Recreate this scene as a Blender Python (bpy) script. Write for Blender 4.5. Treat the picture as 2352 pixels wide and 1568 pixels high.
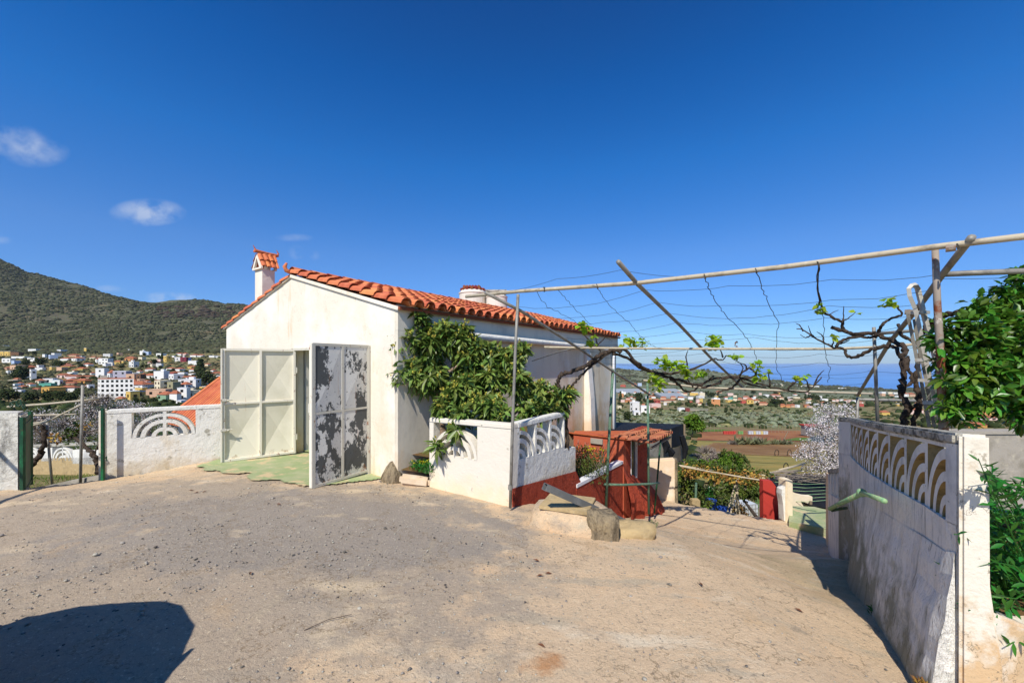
import bpy, math, random
import numpy as np
from mathutils import Vector
for o in list(bpy.data.objects): bpy.data.objects.remove(o)
SC = bpy.context.scene
COL = SC.collection
# ---------------------------------------------------------------- camera, sky, sun, exposure
F, CX, YH = 915.0, 1176.0, 828.0            # focal length in photo units, centre column, eye-level row
cam = bpy.data.cameras.new('camera'); co = bpy.data.objects.new('camera', cam); COL.objects.link(co)
cam.sensor_width = 36.0; cam.lens = 36.0*F/2352.0; cam.shift_y = (YH-784.0)/2352.0
cam.clip_start = 0.05; cam.clip_end = 200000
co.location = (0, 0, 0); co.rotation_euler = (math.radians(90), 0, 0)
SC.camera = co
SAZ = math.radians(20.5); EL = math.radians(48)          # shadows fall toward (sin, cos)
sd = Vector((math.sin(SAZ)*math.cos(EL), math.cos(SAZ)*math.cos(EL), -math.sin(EL)))
sun = bpy.data.lights.new('sun', 'SUN'); sun.energy = 5.0; sun.angle = math.radians(0.5); sun.color = (1.0, 0.945, 0.86)
so = bpy.data.objects.new('sun', sun); COL.objects.link(so); so.location = (-20, -40, 60)
so.rotation_euler = sd.to_track_quat('-Z', 'Y').to_euler()
SC.view_settings.view_transform = 'Standard'; SC.view_settings.look = 'None'
SC.view_settings.exposure = 0.18; SC.view_settings.gamma = 1.0
W = bpy.data.worlds.new('World'); SC.world = W; W.use_nodes = True
nt = W.node_tree; nt.nodes.clear()
def N(t, typ, **kw):
    n = t.nodes.new(typ)
    for k, v in kw.items(): setattr(n, k, v)
    return n
def mth(t, op, a, b=None, c=None, clamp=False):
    n = t.nodes.new('ShaderNodeMath'); n.operation = op; n.use_clamp = clamp
    for i, v in enumerate((a, b, c)):
        if v is None: continue
        if isinstance(v, (int, float)): n.inputs[i].default_value = v
        else: t.links.new(v, n.inputs[i])
    return n.outputs[0]
def mixc(t, f, a, b, mode='MIX'):
    n = t.nodes.new('ShaderNodeMix'); n.data_type = 'RGBA'; n.blend_type = mode
    for i, v in ((0, f), (6, a), (7, b)):
        if isinstance(v, (int, float)): n.inputs[i].default_value = v
        elif isinstance(v, (tuple, list)): n.inputs[i].default_value = (*v[:3], 1)
        else: t.links.new(v, n.inputs[i])
    return n.outputs[2]
sky = N(nt, 'ShaderNodeTexSky', sky_type='NISHITA', sun_disc=False)
sky.sun_elevation = EL; sky.sun_rotation = math.pi + SAZ; sky.altitude = 200
sky.air_density = 1.0; sky.dust_density = 0.35; sky.ozone_density = 2.5
hs = N(nt, 'ShaderNodeHueSaturation'); hs.inputs['Saturation'].default_value = 1.22; hs.inputs['Value'].default_value = 1.0
nt.links.new(sky.outputs[0], hs.inputs['Color'])
tc = N(nt, 'ShaderNodeTexCoord'); sep = N(nt, 'ShaderNodeSeparateXYZ'); nt.links.new(tc.outputs['Generated'], sep.inputs[0])
yy = mth(nt, 'MAXIMUM', sep.outputs[1], 0.02)
uu = mth(nt, 'DIVIDE', sep.outputs[0], yy); vv = mth(nt, 'DIVIDE', sep.outputs[2], yy)
front = mth(nt, 'GREATER_THAN', sep.outputs[1], 0.1)
cn = N(nt, 'ShaderNodeTexNoise'); cn.inputs['Scale'].default_value = 24; cn.inputs['Detail'].default_value = 6; cn.inputs['Roughness'].default_value = 0.6
nt.links.new(tc.outputs['Generated'], cn.inputs['Vector'])
tot = None
for (px, py, rx, ry, am) in ((340, 488, 92, 34, .55), (30, 322, 90, 40, .36), (85, 352, 80, 36, .34), (388, 684, 66, 16, .6), (255, 662, 40, 9, .3),
                             (682, 580, 22, 18, .28), (712, 587, 26, 14, .22), (676, 546, 48, 10, .16), (5, 552, 34, 10, .2), (20, 860, 900, 22, .0)):
    if am == 0: continue
    du = mth(nt, 'MULTIPLY', mth(nt, 'SUBTRACT', uu, (px-CX)/F), F/rx)
    dv = mth(nt, 'MULTIPLY', mth(nt, 'SUBTRACT', vv, (YH-py)/F), F/ry)
    r2 = mth(nt, 'ADD', mth(nt, 'MULTIPLY', du, du), mth(nt, 'MULTIPLY', dv, dv))
    m = mth(nt, 'MULTIPLY', mth(nt, 'SUBTRACT', 1.0, r2, clamp=True), am)
    tot = m if tot is None else mth(nt, 'ADD', tot, m)
shaped = mth(nt, 'MULTIPLY', tot, mth(nt, 'MULTIPLY', mth(nt, 'SUBTRACT', cn.outputs[0], 0.40, clamp=True), 4.2, clamp=True))
shaped = mth(nt, 'MULTIPLY', shaped, front)
rmp = N(nt, 'ShaderNodeValToRGB'); els = rmp.color_ramp.elements    # clear subtropical air: deeper and bluer with height
stops = [(0., (.66, 1.08, 1.72)), (.09, (.46, .76, 1.28)), (.238, (.60, .92, 1.34)), (.423, (.17, .92, 1.46)), (.56, (.0, .74, 1.32)), (.66, (.0, .60, 1.12)), (1., (.0, .5, .9))]
while len(els) < len(stops): els.new(.5)
for e, (p_, c_) in zip(els, stops): e.position = p_; e.color = (*[v/2 for v in c_], 1)
nt.links.new(sep.outputs[2], rmp.inputs[0]); half = N(nt, 'ShaderNodeVectorMath', operation='SCALE'); half.inputs['Scale'].default_value = 2.0; nt.links.new(rmp.outputs[0], half.inputs[0])
graded = mixc(nt, 1.0, hs.outputs[0], half.outputs[0], 'MULTIPLY')
bg = N(nt, 'ShaderNodeBackground'); bg.inputs['Strength'].default_value = 0.096
cl = mixc(nt, shaped, graded, (6.5, 7.0, 7.8)); nt.links.new(cl, bg.inputs['Color']); wo = N(nt, 'ShaderNodeOutputWorld'); nt.links.new(bg.outputs[0], wo.inputs[0])

# ---------------------------------------------------------------- helpers
R = random.Random(7); NR = np.random.default_rng(11)
def P(x, y, D): return Vector(((x-CX)/F*D, D, (YH-y)/F*D))
def V2(x, y): return Vector((x, y, 0))
def srgb(h):
    if isinstance(h, str): c = [int(h[i:i+2], 16)/255 for i in (0, 2, 4)]
    else: return tuple(h)
    return tuple((v/12.92 if v <= .04045 else ((v+.055)/1.055)**2.4) for v in c)
MATS = {}
def mat(name, base, layers=(), rough=.85, bump=None, spec=.3, metal=0., alpha=None, trans=0., hv=.05, rnd=0.):
    m = bpy.data.materials.new(name); m.use_nodes = True; t = m.node_tree; t.nodes.clear()
    out = N(t, 'ShaderNodeOutputMaterial'); b = N(t, 'ShaderNodeBsdfPrincipled'); t.links.new(b.outputs[0], out.inputs[0])
    b.inputs['Roughness'].default_value = rough; b.inputs['Metallic'].default_value = metal
    b.inputs['Specular IOR Level'].default_value = spec
    geo = N(t, 'ShaderNodeNewGeometry')
    def noise(s, st=(1, 1, 1), det=5, rg=.6, dist=0.):
        mp = N(t, 'ShaderNodeMapping'); mp.inputs['Scale'].default_value = st
        t.links.new(geo.outputs['Position'], mp.inputs[0])
        n = N(t, 'ShaderNodeTexNoise'); n.inputs['Scale'].default_value = s; n.inputs['Detail'].default_value = det
        n.inputs['Roughness'].default_value = rg; n.inputs['Distortion'].default_value = dist
        t.links.new(mp.outputs[0], n.inputs['Vector']); return n.outputs[0]
    col = srgb(base)
    for L in layers:
        L = dict(L); c = srgb(L['c']); lo, hi = L.get('lo', .45), L.get('hi', .6)
        if 'z' in L or 'blob' in L or 'val' in L:
            if 'z' in L:                                    # a band measured up or down a surface: z=(from, to)
                s2 = N(t, 'ShaderNodeSeparateXYZ'); t.links.new(geo.outputs['Position'], s2.inputs[0])
                mr = N(t, 'ShaderNodeMapRange'); mr.inputs[1].default_value = L['z'][0]; mr.inputs[2].default_value = L['z'][1]
                t.links.new(s2.outputs[2], mr.inputs[0]); g = mr.outputs[0]
            elif 'blob' in L:
                bx, by, rx, ry = L['blob']; s2 = N(t, 'ShaderNodeSeparateXYZ'); t.links.new(geo.outputs['Position'], s2.inputs[0])
                a = mth(t, 'MULTIPLY', mth(t, 'SUBTRACT', s2.outputs[0], bx), 1/rx); bb = mth(t, 'MULTIPLY', mth(t, 'SUBTRACT', s2.outputs[1], by), 1/ry)
                g = mth(t, 'SUBTRACT', 1.0, mth(t, 'ADD', mth(t, 'MULTIPLY', a, a), mth(t, 'MULTIPLY', bb, bb)))
                g = mth(t, 'MAXIMUM', g, -1.0)
            nn = noise(L.get('s', 3), L.get('st', (1, 1, 1)), L.get('det', 6), L.get('rg', .65))
            g = mth(t, 'ADD', mth(t, 'MULTIPLY', g, L.get('w', .5)), nn)
        else:
            g = noise(L.get('s', 3), L.get('st', (1, 1, 1)), L.get('det', 6), L.get('rg', .65), L.get('dist', 0.))
            if L.get('ridge'): g = mth(t, 'SUBTRACT', 1.0, mth(t, 'ABSOLUTE', mth(t, 'SUBTRACT', g, .5)))    # thin meandering lines: cracks
        mr = N(t, 'ShaderNodeMapRange'); mr.inputs[1].default_value = lo; mr.inputs[2].default_value = hi
        mr.inputs[4].default_value = L.get('a', 1.0); t.links.new(g, mr.inputs[0])
        col = mixc(t, mr.outputs[0], col, c)
    if rnd:
        oi = N(t, 'ShaderNodeTexNoise'); oi.inputs['Scale'].default_value = 1/rnd if rnd > 1 else 1.2
        oi = geo.outputs['Random Per Island']
        h = N(t, 'ShaderNodeHueSaturation'); 
        t.links.new(mth(t, 'ADD', mth(t, 'MULTIPLY', oi, hv), .5-hv/2), h.inputs['Hue'])
        t.links.new(mth(t, 'ADD', mth(t, 'MULTIPLY', oi, rnd), 1-rnd/2), h.inputs['Value'])
        if isinstance(col, tuple): h.inputs['Color'].default_value = (*col, 1)
        else: t.links.new(col, h.inputs['Color'])
        col = h.outputs[0]
    if isinstance(col, tuple): b.inputs['Base Color'].default_value = (*col, 1)
    else: t.links.new(col, b.inputs['Base Color'])
    if bump:
        prev = None
        for (s, stg, dist, st) in bump:
            bn = N(t, 'ShaderNodeBump'); bn.inputs['Strength'].default_value = stg; bn.inputs['Distance'].default_value = dist
            t.links.new(noise(s, st, 6, .65), bn.inputs['Height'])
            if prev is not None: t.links.new(prev, bn.inputs['Normal'])
            prev = bn.outputs[0]
        t.links.new(prev, b.inputs['Normal'])
    if trans:                                               # light coming through thin leaves
        tr = N(t, 'ShaderNodeBsdfTranslucent'); mx = N(t, 'ShaderNodeMixShader'); mx.inputs[0].default_value = trans
        if isinstance(col, tuple): tr.inputs[0].default_value = (*col, 1)
        else: t.links.new(col, tr.inputs[0])
        t.links.new(b.outputs[0], mx.inputs[1]); t.links.new(tr.outputs[0], mx.inputs[2]); t.links.new(mx.outputs[0], out.inputs[0])
    MATS[name] = m
    return m
O1 = (1, 1, 1)
def tag(o, label=None, cat=None, group=None, kind=None):
    if label: o['label'] = label
    if cat: o['category'] = cat
    if group: o['group'] = group
    if kind: o['kind'] = kind
    return o
def thing(name, label, cat, loc, group=None):
    o = bpy.data.objects.new(name, None); COL.objects.link(o); o.location = loc; o.empty_display_size = .1
    return tag(o, label, cat, group)
def wloc(o):
    v = Vector((0, 0, 0))
    while o is not None: v += o.location; o = o.parent
    return v
def link(name, me, m, parent=None, smooth=False):
    o = bpy.data.objects.new(name, me); COL.objects.link(o)
    if m is not None: me.materials.append(m)
    if smooth:
        me.polygons.foreach_set('use_smooth', [True]*len(me.polygons))
    if parent is not None: o.parent = parent
    return o
def npmesh(name, verts, faces, m, parent=None, smooth=False):
    verts = np.asarray(verts, dtype=np.float32); faces = np.asarray(faces, dtype=np.int32)
    if parent is not None: verts = verts - np.array(wloc(parent), dtype=np.float32)
    me = bpy.data.meshes.new(name); nf, k = faces.shape
    me.vertices.add(len(verts)); me.vertices.foreach_set('co', verts.ravel())
    me.loops.add(nf*k); me.loops.foreach_set('vertex_index', faces.ravel())
    me.polygons.add(nf); me.polygons.foreach_set('loop_start', np.arange(nf, dtype=np.int32)*k)
    me.polygons.foreach_set('loop_total', np.full(nf, k, dtype=np.int32))
    me.update(calc_edges=True); me.validate()
    return link(name, me, m, parent, smooth)
class MB:
    def __init__(s): s.v = []; s.f = []
    def add(s, vs, fs):
        b = len(s.v); s.v += [tuple(v) for v in vs]; s.f += [tuple(i+b for i in f) for f in fs]; return s
    def obox(s, c, ax, ay, az):                               # centre and three half-axis vectors
        c, ax, ay, az = map(Vector, (c, ax, ay, az))
        vs = [c+ax*i+ay*j+az*k for k in (-1, 1) for j in (-1, 1) for i in (-1, 1)]
        return s.add(vs, [(0, 2, 3, 1), (4, 5, 7, 6), (0, 1, 5, 4), (2, 6, 7, 3), (0, 4, 6, 2), (1, 3, 7, 5)])
    def box(s, x0, x1, y0, y1, z0, z1):
        return s.obox(((x0+x1)/2, (y0+y1)/2, (z0+z1)/2), ((x1-x0)/2, 0, 0), (0, (y1-y0)/2, 0), (0, 0, (z1-z0)/2))
    def bar(s, a, b, w, h, up=(0, 0, 1)):                    # a rectangular bar from a to b
        a, b = Vector(a), Vector(b); d = (b-a); L = d.length; d = d/L
        u = Vector(up); sd_ = d.cross(u)
        if sd_.length < 1e-4: sd_ = d.cross(Vector((1, 0, 0)))
        sd_.normalize(); u = sd_.cross(d)
        return s.obox((a+b)/2, d*(L/2), sd_*(w/2), u*(h/2))
    def tube(s, pts, rad, n=8, cap=True):
        pts = [Vector(p) for p in pts]
        if not isinstance(rad, (list, tuple)): rad = [rad]*len(pts)
        ref = None; b = len(s.v); k = len(pts)
        for i, p in enumerate(pts):
            d = (pts[min(i+1, k-1)]-pts[max(i-1, 0)]).normalized()
            if ref is None:
                ref = d.cross(Vector((0, 0, 1)))
                if ref.length < .1: ref = d.cross(Vector((1, 0, 0)))
            ref = (ref - d*ref.dot(d)).normalized(); o2 = d.cross(ref)
            for j in range(n):
                a = 2*math.pi*j/n; s.v.append(tuple(p+ref*math.cos(a)*rad[i]+o2*math.sin(a)*rad[i]))
        for i in range(k-1):
            for j in range(n):
                j2 = (j+1) % n; s.f.append((b+i*n+j, b+i*n+j2, b+(i+1)*n+j2, b+(i+1)*n+j))
        if cap:
            s.f.append(tuple(b+j for j in reversed(range(n)))); s.f.append(tuple(b+(k-1)*n+j for j in range(n)))
        return s
    def prism(s, O, a, b, n, pts, t):                        # a flat outline pts (along a, b) given thickness t along n
        O, a, b, n = map(Vector, (O, a, b, n)); k = len(pts)
        v0 = [O+a*p[0]+b*p[1] for p in pts]; v1 = [v+n*t for v in v0]
        fs = [tuple(range(k)), tuple(reversed(range(k, 2*k)))]
        for i in range(k): j = (i+1) % k; fs.append((j, i, i+k, j+k))
        return s.add(v0+v1, fs)
    def arcband(s, O, a, b, n, c, r0, r1, a0, a1, t, seg=12, clipx=None):
        O, a, b, n = map(Vector, (O, a, b, n)); base = len(s.v)
        for i in range(seg+1):
            th = a0+(a1-a0)*i/seg
            for (r, d) in ((r0, 0), (r1, 0), (r1, t), (r0, t)):
                s.v.append(tuple(O+a*(c[0]+r*math.cos(th))+b*(c[1]+r*math.sin(th))+n*d))
        for i in range(seg):
            for q in range(4):
                q2 = (q+1) % 4; s.f.append((base+i*4+q, base+i*4+q2, base+i*4+4+q2, base+i*4+4+q))
        s.f.append((base, base+1, base+2, base+3)); e = base+seg*4; s.f.append((e+3, e+2, e+1, e)); return s
    def lathe(s, c, prof, n=20):
        c = Vector(c); b = len(s.v)
        for (r, z) in prof:
            for j in range(n): s.v.append((c.x+r*math.cos(2*math.pi*j/n), c.y+r*math.sin(2*math.pi*j/n), c.z+z))
        for i in range(len(prof)-1):
            for j in range(n): j2 = (j+1) % n; s.f.append((b+i*n+j, b+i*n+j2, b+(i+1)*n+j2, b+(i+1)*n+j))
        s.f.append(tuple(b+j for j in reversed(range(n)))); s.f.append(tuple(b+(len(prof)-1)*n+j for j in range(n))); return s
    def build(s, name, m, parent=None, smooth=False, bevel=0.):
        me = bpy.data.meshes.new(name); off = wloc(parent) if parent is not None else Vector((0, 0, 0))
        me.from_pydata([(v[0]-off.x, v[1]-off.y, v[2]-off.z) for v in s.v], [], s.f)
        import bmesh
        bm = bmesh.new(); bm.from_mesh(me); bmesh.ops.recalc_face_normals(bm, faces=bm.faces)
        if bevel:
            bmesh.ops.remove_doubles(bm, verts=bm.verts, dist=1e-5)
            es = [e for e in bm.edges if len(e.link_faces) == 2 and e.calc_face_angle(0) > .6]
            bmesh.ops.bevel(bm, geom=es, offset=bevel, segments=2, affect='EDGES', clamp_overlap=True)
        bm.to_mesh(me); bm.free(); me.update()
        return link(name, me, m, parent, smooth)
def icosph(sub=1):
    t = (1+5**.5)/2; v = [(-1, t, 0), (1, t, 0), (-1, -t, 0), (1, -t, 0), (0, -1, t), (0, 1, t), (0, -1, -t), (0, 1, -t), (t, 0, -1), (t, 0, 1), (-t, 0, -1), (-t, 0, 1)]
    f = [(0, 11, 5), (0, 5, 1), (0, 1, 7), (0, 7, 10), (0, 10, 11), (1, 5, 9), (5, 11, 4), (11, 10, 2), (10, 7, 6), (7, 1, 8), (3, 9, 4), (3, 4, 2), (3, 2, 6), (3, 6, 8), (3, 8, 9), (4, 9, 5), (2, 4, 11), (6, 2, 10), (8, 6, 7), (9, 8, 1)]
    v = [Vector(p).normalized() for p in v]
    for _ in range(sub):
        cache = {}; nf = []
        def mid(a, b):
            k = (min(a, b), max(a, b))
            if k not in cache: v.append(((v[a]+v[b])/2).normalized()); cache[k] = len(v)-1
            return cache[k]
        for (a, b, c) in f: ab, bc, ca = mid(a, b), mid(b, c), mid(c, a); nf += [(a, ab, ca), (b, bc, ab), (c, ca, bc), (ab, bc, ca)]
        f = nf
    return np.array([tuple(p) for p in v]), np.array(f)
ICO0, ICO1, ICO2 = icosph(0), icosph(1), icosph(2)
def clumps(name, pos, size, m, parent=None, squash=.75, ico=ICO0, jit=.3):    # many small rough lumps as one mesh
    iv, fi = ico; n = len(pos); pos = np.asarray(pos); size = np.asarray(size).reshape(n, 1, 1)
    v = iv[None]*(1+NR.uniform(-jit, jit, (n, len(iv), 1)))*size; v[:, :, 2] *= squash
    v = v+pos[:, None]; f = fi[None]+(np.arange(n)*len(iv))[:, None, None]
    return npmesh(name, v.reshape(-1, 3), f.reshape(-1, 3), m, parent)
def leaves(name, pos, dirs, length, width, m, parent=None, fold=.25, droop=.0, ups=None):
    """pos (n,3) leaf bases, dirs (n,3); each leaf is a pointed, folded blade of four triangles pairs"""
    pos = np.asarray(pos, float); d = np.asarray(dirs, float); n = len(pos)
    d /= np.linalg.norm(d, axis=1, keepdims=True)+1e-9
    up = NR.normal(size=(n, 3))*.5+np.array([0, 0, 1.]) if ups is None else ups
    sdv = np.cross(d, up); sdv /= np.linalg.norm(sdv, axis=1, keepdims=True)+1e-9; nn = np.cross(sdv, d)
    L = (np.ones((n, 1))*length)*NR.uniform(.7, 1.2, (n, 1)); Wd = L*width
    dz = np.zeros((n, 3)); dz[:, 2] = 1
    a = pos; m1 = pos+d*L*.4-dz*droop*L*.12; tip = pos+d*L-dz*droop*L*.5
    l = pos+d*L*.42+sdv*Wd*.5+nn*Wd*fold-dz*droop*L*.12; r = pos+d*L*.42-sdv*Wd*.5+nn*Wd*fold-dz*droop*L*.12
    l2 = pos+d*L*.75+sdv*Wd*.33+nn*Wd*fold*.6-dz*droop*L*.3; r2 = pos+d*L*.75-sdv*Wd*.33+nn*Wd*fold*.6-dz*droop*L*.3
    m2 = pos+d*L*.75-dz*droop*L*.3
    V = np.stack([a, l, m1, r, l2, m2, r2, tip], 1).reshape(-1, 3)
    base = np.array([(0, 1, 2), (0, 2, 3), (1, 4, 5), (1, 5, 2), (2, 5, 6), (2, 6, 3), (4, 7, 5), (5, 7, 6)])
    Fc = (base[None]+(np.arange(n)*8)[:, None, None]).reshape(-1, 3)
    return npmesh(name, V, Fc, m, parent)
def petals(name, pos, size, m, parent=None):                 # small four-sided scraps turned every way
    pos = np.asarray(pos); n = len(pos); a = NR.normal(size=(n, 3)); a /= np.linalg.norm(a, axis=1, keepdims=True)
    b = np.cross(a, NR.normal(size=(n, 3))); b /= np.linalg.norm(b, axis=1, keepdims=True)
    s = (np.ones((n, 1))*size)*NR.uniform(.6, 1.3, (n, 1)); V = np.stack([pos+a*s, pos+b*s*.8, pos-a*s, pos-b*s*.8], 1).reshape(-1, 3)
    return npmesh(name, V, np.arange(n*4).reshape(n, 4), m, parent)
def inball(n, c, r):
    p = NR.normal(size=(n, 3)); p /= np.linalg.norm(p, axis=1, keepdims=True)
    return np.asarray(c)+p*(NR.uniform(0, 1, (n, 1))**(1/2.4))*np.asarray(r)
# ---------------------------------------------------------------- materials
mat('ground', 'cbb190', [dict(c='d6b288', s=.8, lo=.52, hi=.68, a=.7), dict(c='d9cdb4', s=1.3, st=(.7, 1.6, 1), lo=.54, hi=.66, a=.6), dict(c='a99f8a', s=2.0, st=(.6, 1.8, 1), lo=.56, hi=.66, a=.6),
     dict(c='a49582', blob=(-3.7, 3.9, 3.9, 2.6), s=1.9, w=.34, lo=.44, hi=.58, a=.9), dict(c='948a7e', blob=(-2.4, 4.6, 2.6, 1.3), s=2.2, w=.25, lo=.46, hi=.6, a=.9), dict(c='bfa078', s=1.1, lo=.6, hi=.7, a=.6),
     dict(c='7d7468', s=30, lo=.57, hi=.67, a=.7, det=4), dict(c='e0d2b2', s=48, lo=.60, hi=.70, a=.6, det=3), dict(c='d2bd9c', s=.55, st=(1, 2, 1), lo=.6, hi=.68, a=.7),
     dict(c='747350', blob=(3.9, 4.4, 1.2, 1.9), s=3, w=.3, lo=.5, hi=.8, a=.35), dict(c='a9713f', blob=(.2, 2.45, .22, .12), s=6, w=.25, lo=.55, hi=.75, a=.7), dict(c='6d6558', s=90, lo=.62, hi=.7, a=.7, det=3), dict(c='7c6a50', s=.55, ridge=1, lo=.9965, hi=.9985, a=.6, det=7), dict(c='b4a486', s=.9, st=(6, .5, 1), lo=.6, hi=.7, a=.35), dict(c='8c7a5e', s=1.6, ridge=1, lo=.9955, hi=.998, a=.35, det=8), dict(c='8a8070', s=4.2, lo=.64, hi=.68, a=.5)],
     rough=.95, bump=[(3, .25, .05, O1), (14, .35, .03, O1), (46, .6, .016, O1), (150, .8, .008, O1)], spec=.15)
mat('green_floor', '93a070', [dict(c='a9aa84', s=2.4, lo=.45, hi=.65), dict(c='c6b088', s=2.6, lo=.53, hi=.62), dict(c='7b9562', s=4, lo=.56, hi=.7, a=.6)], bump=[(20, .3, .02, O1)])
mat('terrain', '816f4e', [dict(c='73744a', s=.012, lo=.42, hi=.56), dict(c='8a6644', s=.03, lo=.55, hi=.64), dict(c='6d6d42', s=.08, lo=.5, hi=.62, a=.7), dict(c='9a8660', s=.25, lo=.6, hi=.7, a=.6), dict(c='565c38', s=.4, lo=.55, hi=.7, a=.6)], bump=[(.3, .6, .6, O1), (2, .5, .2, O1)], spec=.1)
mat('mountain', '575343', [dict(c='5a5a44', s=.006, lo=.4, hi=.6), dict(c='6b5a40', s=.02, st=(1, 1, 3), lo=.56, hi=.66, a=.7), dict(c='343d1e', s=.06, lo=.5, hi=.62, a=.8), dict(c='6f7450', s=.12, lo=.56, hi=.68, a=.7),
     dict(c='2f331d', s=.02, st=(1, 1, 2.5), lo=.6, hi=.72, a=.6)], bump=[(.02, .8, 9, O1), (.12, .8, 3, O1)], spec=.08)
mat('far_hill', '6f7458', [dict(c='5b6347', s=.004, lo=.4, hi=.6), dict(c='847a62', s=.012, lo=.5, hi=.64, a=.7)], bump=[(.01, .5, 8, O1)], spec=.08)
mat('sea', '4a80be', [dict(c='5b92cf', s=.0002, st=(1, 5, 1), lo=.4, hi=.7)], rough=.35, spec=.25)
mat('field_soil', '9a6a45', [dict(c='85553a', s=.12, lo=.45, hi=.6), dict(c='8f6238', s=.5, st=(1, 5, 1), lo=.52, hi=.66, a=.7)], bump=[(.8, .5, .15, (1, 4, 1))], spec=.1)
mat('field_brown', '8d6d49', [dict(c='7a5a3a', s=.12, lo=.45, hi=.6), dict(c='86794a', s=.4, st=(1, 5, 1), lo=.54, hi=.66, a=.6)], bump=[(.8, .5, .15, (1, 4, 1))], spec=.1)
mat('field_olive', '8b8048', [dict(c='9a8448', s=.1, st=(1, 4, 1), lo=.45, hi=.6), dict(c='575f28', s=.3, st=(.6, 5, 1), lo=.5, hi=.66, a=.8)], bump=[(1, .5, .15, (.5, 3, 1))], spec=.1)
mat('field_green', '4f6a28', [dict(c='6a7a38', s=.3, st=(1, 4, 1), lo=.45, hi=.6)], bump=[(1, .5, .15, O1)], spec=.1)
mat('plaster_gable', 'e3d9c6', [dict(c='b99a74', s=.9, ridge=1, lo=.9975, hi=.999, a=.45), dict(c='a8937a', s=13, lo=.68, hi=.71, a=.6), dict(c='dfbf98', s=1.1, st=(1.5, 1.5, .45), lo=.56, hi=.74, a=.6), dict(c='dfae78', s=3.2, st=(2, 2, .2), lo=.59, hi=.74, a=.65), dict(c='f2ecdf', s=.8, lo=.45, hi=.6, a=.6),
     dict(c='d9b88e', z=(-1.4, -2.1), s=3, w=.45, lo=.62, hi=.95, a=.7)], bump=[(3, .25, .05, O1), (18, .25, .012, O1), (90, .2, .003, O1)], spec=.2)
mat('plaster_side', 'e4d3b4', [dict(c='bfa27c', s=1.2, st=(1.4, 1.4, .5), lo=.5, hi=.68, a=.7), dict(c='b98f58', z=(-.9, -2.2), s=1.6, w=.5, lo=.6, hi=1.0, a=.75), dict(c='8f8573', s=4, st=(2, 2, .15), lo=.58, hi=.75, a=.5), dict(c='ded9cc', s=.7, lo=.5, hi=.65, a=.6)],
     bump=[(4, .2, .04, O1), (25, .2, .01, O1)], spec=.2)
mat('whitewash', 'dcd9cf', [dict(c='c9b48f', s=2.6, st=(1, 1, .6), lo=.58, hi=.74, a=.6), dict(c='9c9788', s=5.5, lo=.61, hi=.67, a=.9), dict(c='8d9277', s=1.3, lo=.66, hi=.76, a=.6), dict(c='b9a988', z=(-1.6, -2.15), s=4, w=.5, lo=.62, hi=.9, a=.7)],
     bump=[(4, .45, .06, O1), (14, .45, .02, O1), (60, .3, .006, O1)], spec=.2)
mat('whitewash_clean', 'ddd5c5', [dict(c='dcc39a', s=1.5, st=(1, 1, .4), lo=.58, hi=.75, a=.5), dict(c='e6cfa6', z=(-1.6, -2.15), s=3, w=.5, lo=.6, hi=.9, a=.6), dict(c='a59b88', s=9, lo=.66, hi=.7, a=.6)], bump=[(5, .3, .04, O1), (30, .3, .01, O1)], spec=.2)
mat('wall_dirty', 'ece8dd', [dict(c='bdb8ad', s=2.4, st=(2.2, 2.2, .35), lo=.48, hi=.64, a=.7), dict(c='7b7566', s=5, st=(3, 3, .22), lo=.585, hi=.67, a=.7), dict(c='dedbd2', s=9, st=(2, 2, .4), lo=.58, hi=.66, a=.8), dict(c='6a6a48', z=(-1.5, -2.2), s=4, w=.4, lo=.6, hi=.85, a=.75),
     dict(c='3c3b33', s=17, st=(2, 2, .4), lo=.62, hi=.68, a=.7)], bump=[(5, .8, .09, (1, 1, .5)), (16, .8, .035, (1.5, 1.5, .5)), (60, .5, .01, O1)], spec=.15)
mat('wall_lattice', 'dfdcd2', [dict(c='8d8d90', s=3, st=(1, 1, .6), lo=.5, hi=.66, a=.6), dict(c='9a8f62', s=12, lo=.6, hi=.7, a=.6), dict(c='5c5a50', s=22, lo=.64, hi=.7, a=.8), dict(c='d9d6cd', s=6, lo=.55, hi=.7, a=.6)], bump=[(12, .5, .02, O1), (50, .4, .008, O1)], spec=.2)
mat('coping_dirty', 'b8b3a5', [dict(c='4f4b40', s=9, lo=.46, hi=.6, a=.85), dict(c='a8864c', s=2.4, lo=.56, hi=.68, a=.8), dict(c='d5d0c2', s=14, lo=.58, hi=.68, a=.7)], bump=[(12, .9, .05, O1), (50, .6, .015, O1)], spec=.15)
mat('wall_end_lit', 'ddd5c3', [dict(c='c39a62', z=(-1.2, -2.0), s=6, w=.4, lo=.62, hi=.82, a=.75), dict(c='b9a88a', s=3, lo=.54, hi=.68, a=.6), dict(c='8d826c', s=16, lo=.63, hi=.68, a=.7), dict(c='6e6554', s=1.5, ridge=1, lo=.997, hi=.9985, a=.6)], bump=[(9, .4, .03, O1), (40, .3, .01, O1)], spec=.2)
mat('pillar_grey', 'c6c2b6', [dict(c='74716a', s=3, st=(1.5, 1.5, .6), lo=.48, hi=.62, a=.8), dict(c='d3d0c7', s=6, st=(2, 2, .5), lo=.55, hi=.66, a=.8), dict(c='4e4a42', s=20, lo=.62, hi=.68, a=.6)], bump=[(4, .8, .08, O1), (20, .6, .02, O1)], spec=.15)
mat('concrete', '9f978a', [dict(c='77705f', s=3, lo=.5, hi=.68, a=.7), dict(c='c0b69f', s=8, lo=.55, hi=.7, a=.6)], bump=[(14, .4, .02, O1), (70, .4, .006, O1)], spec=.2)
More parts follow.
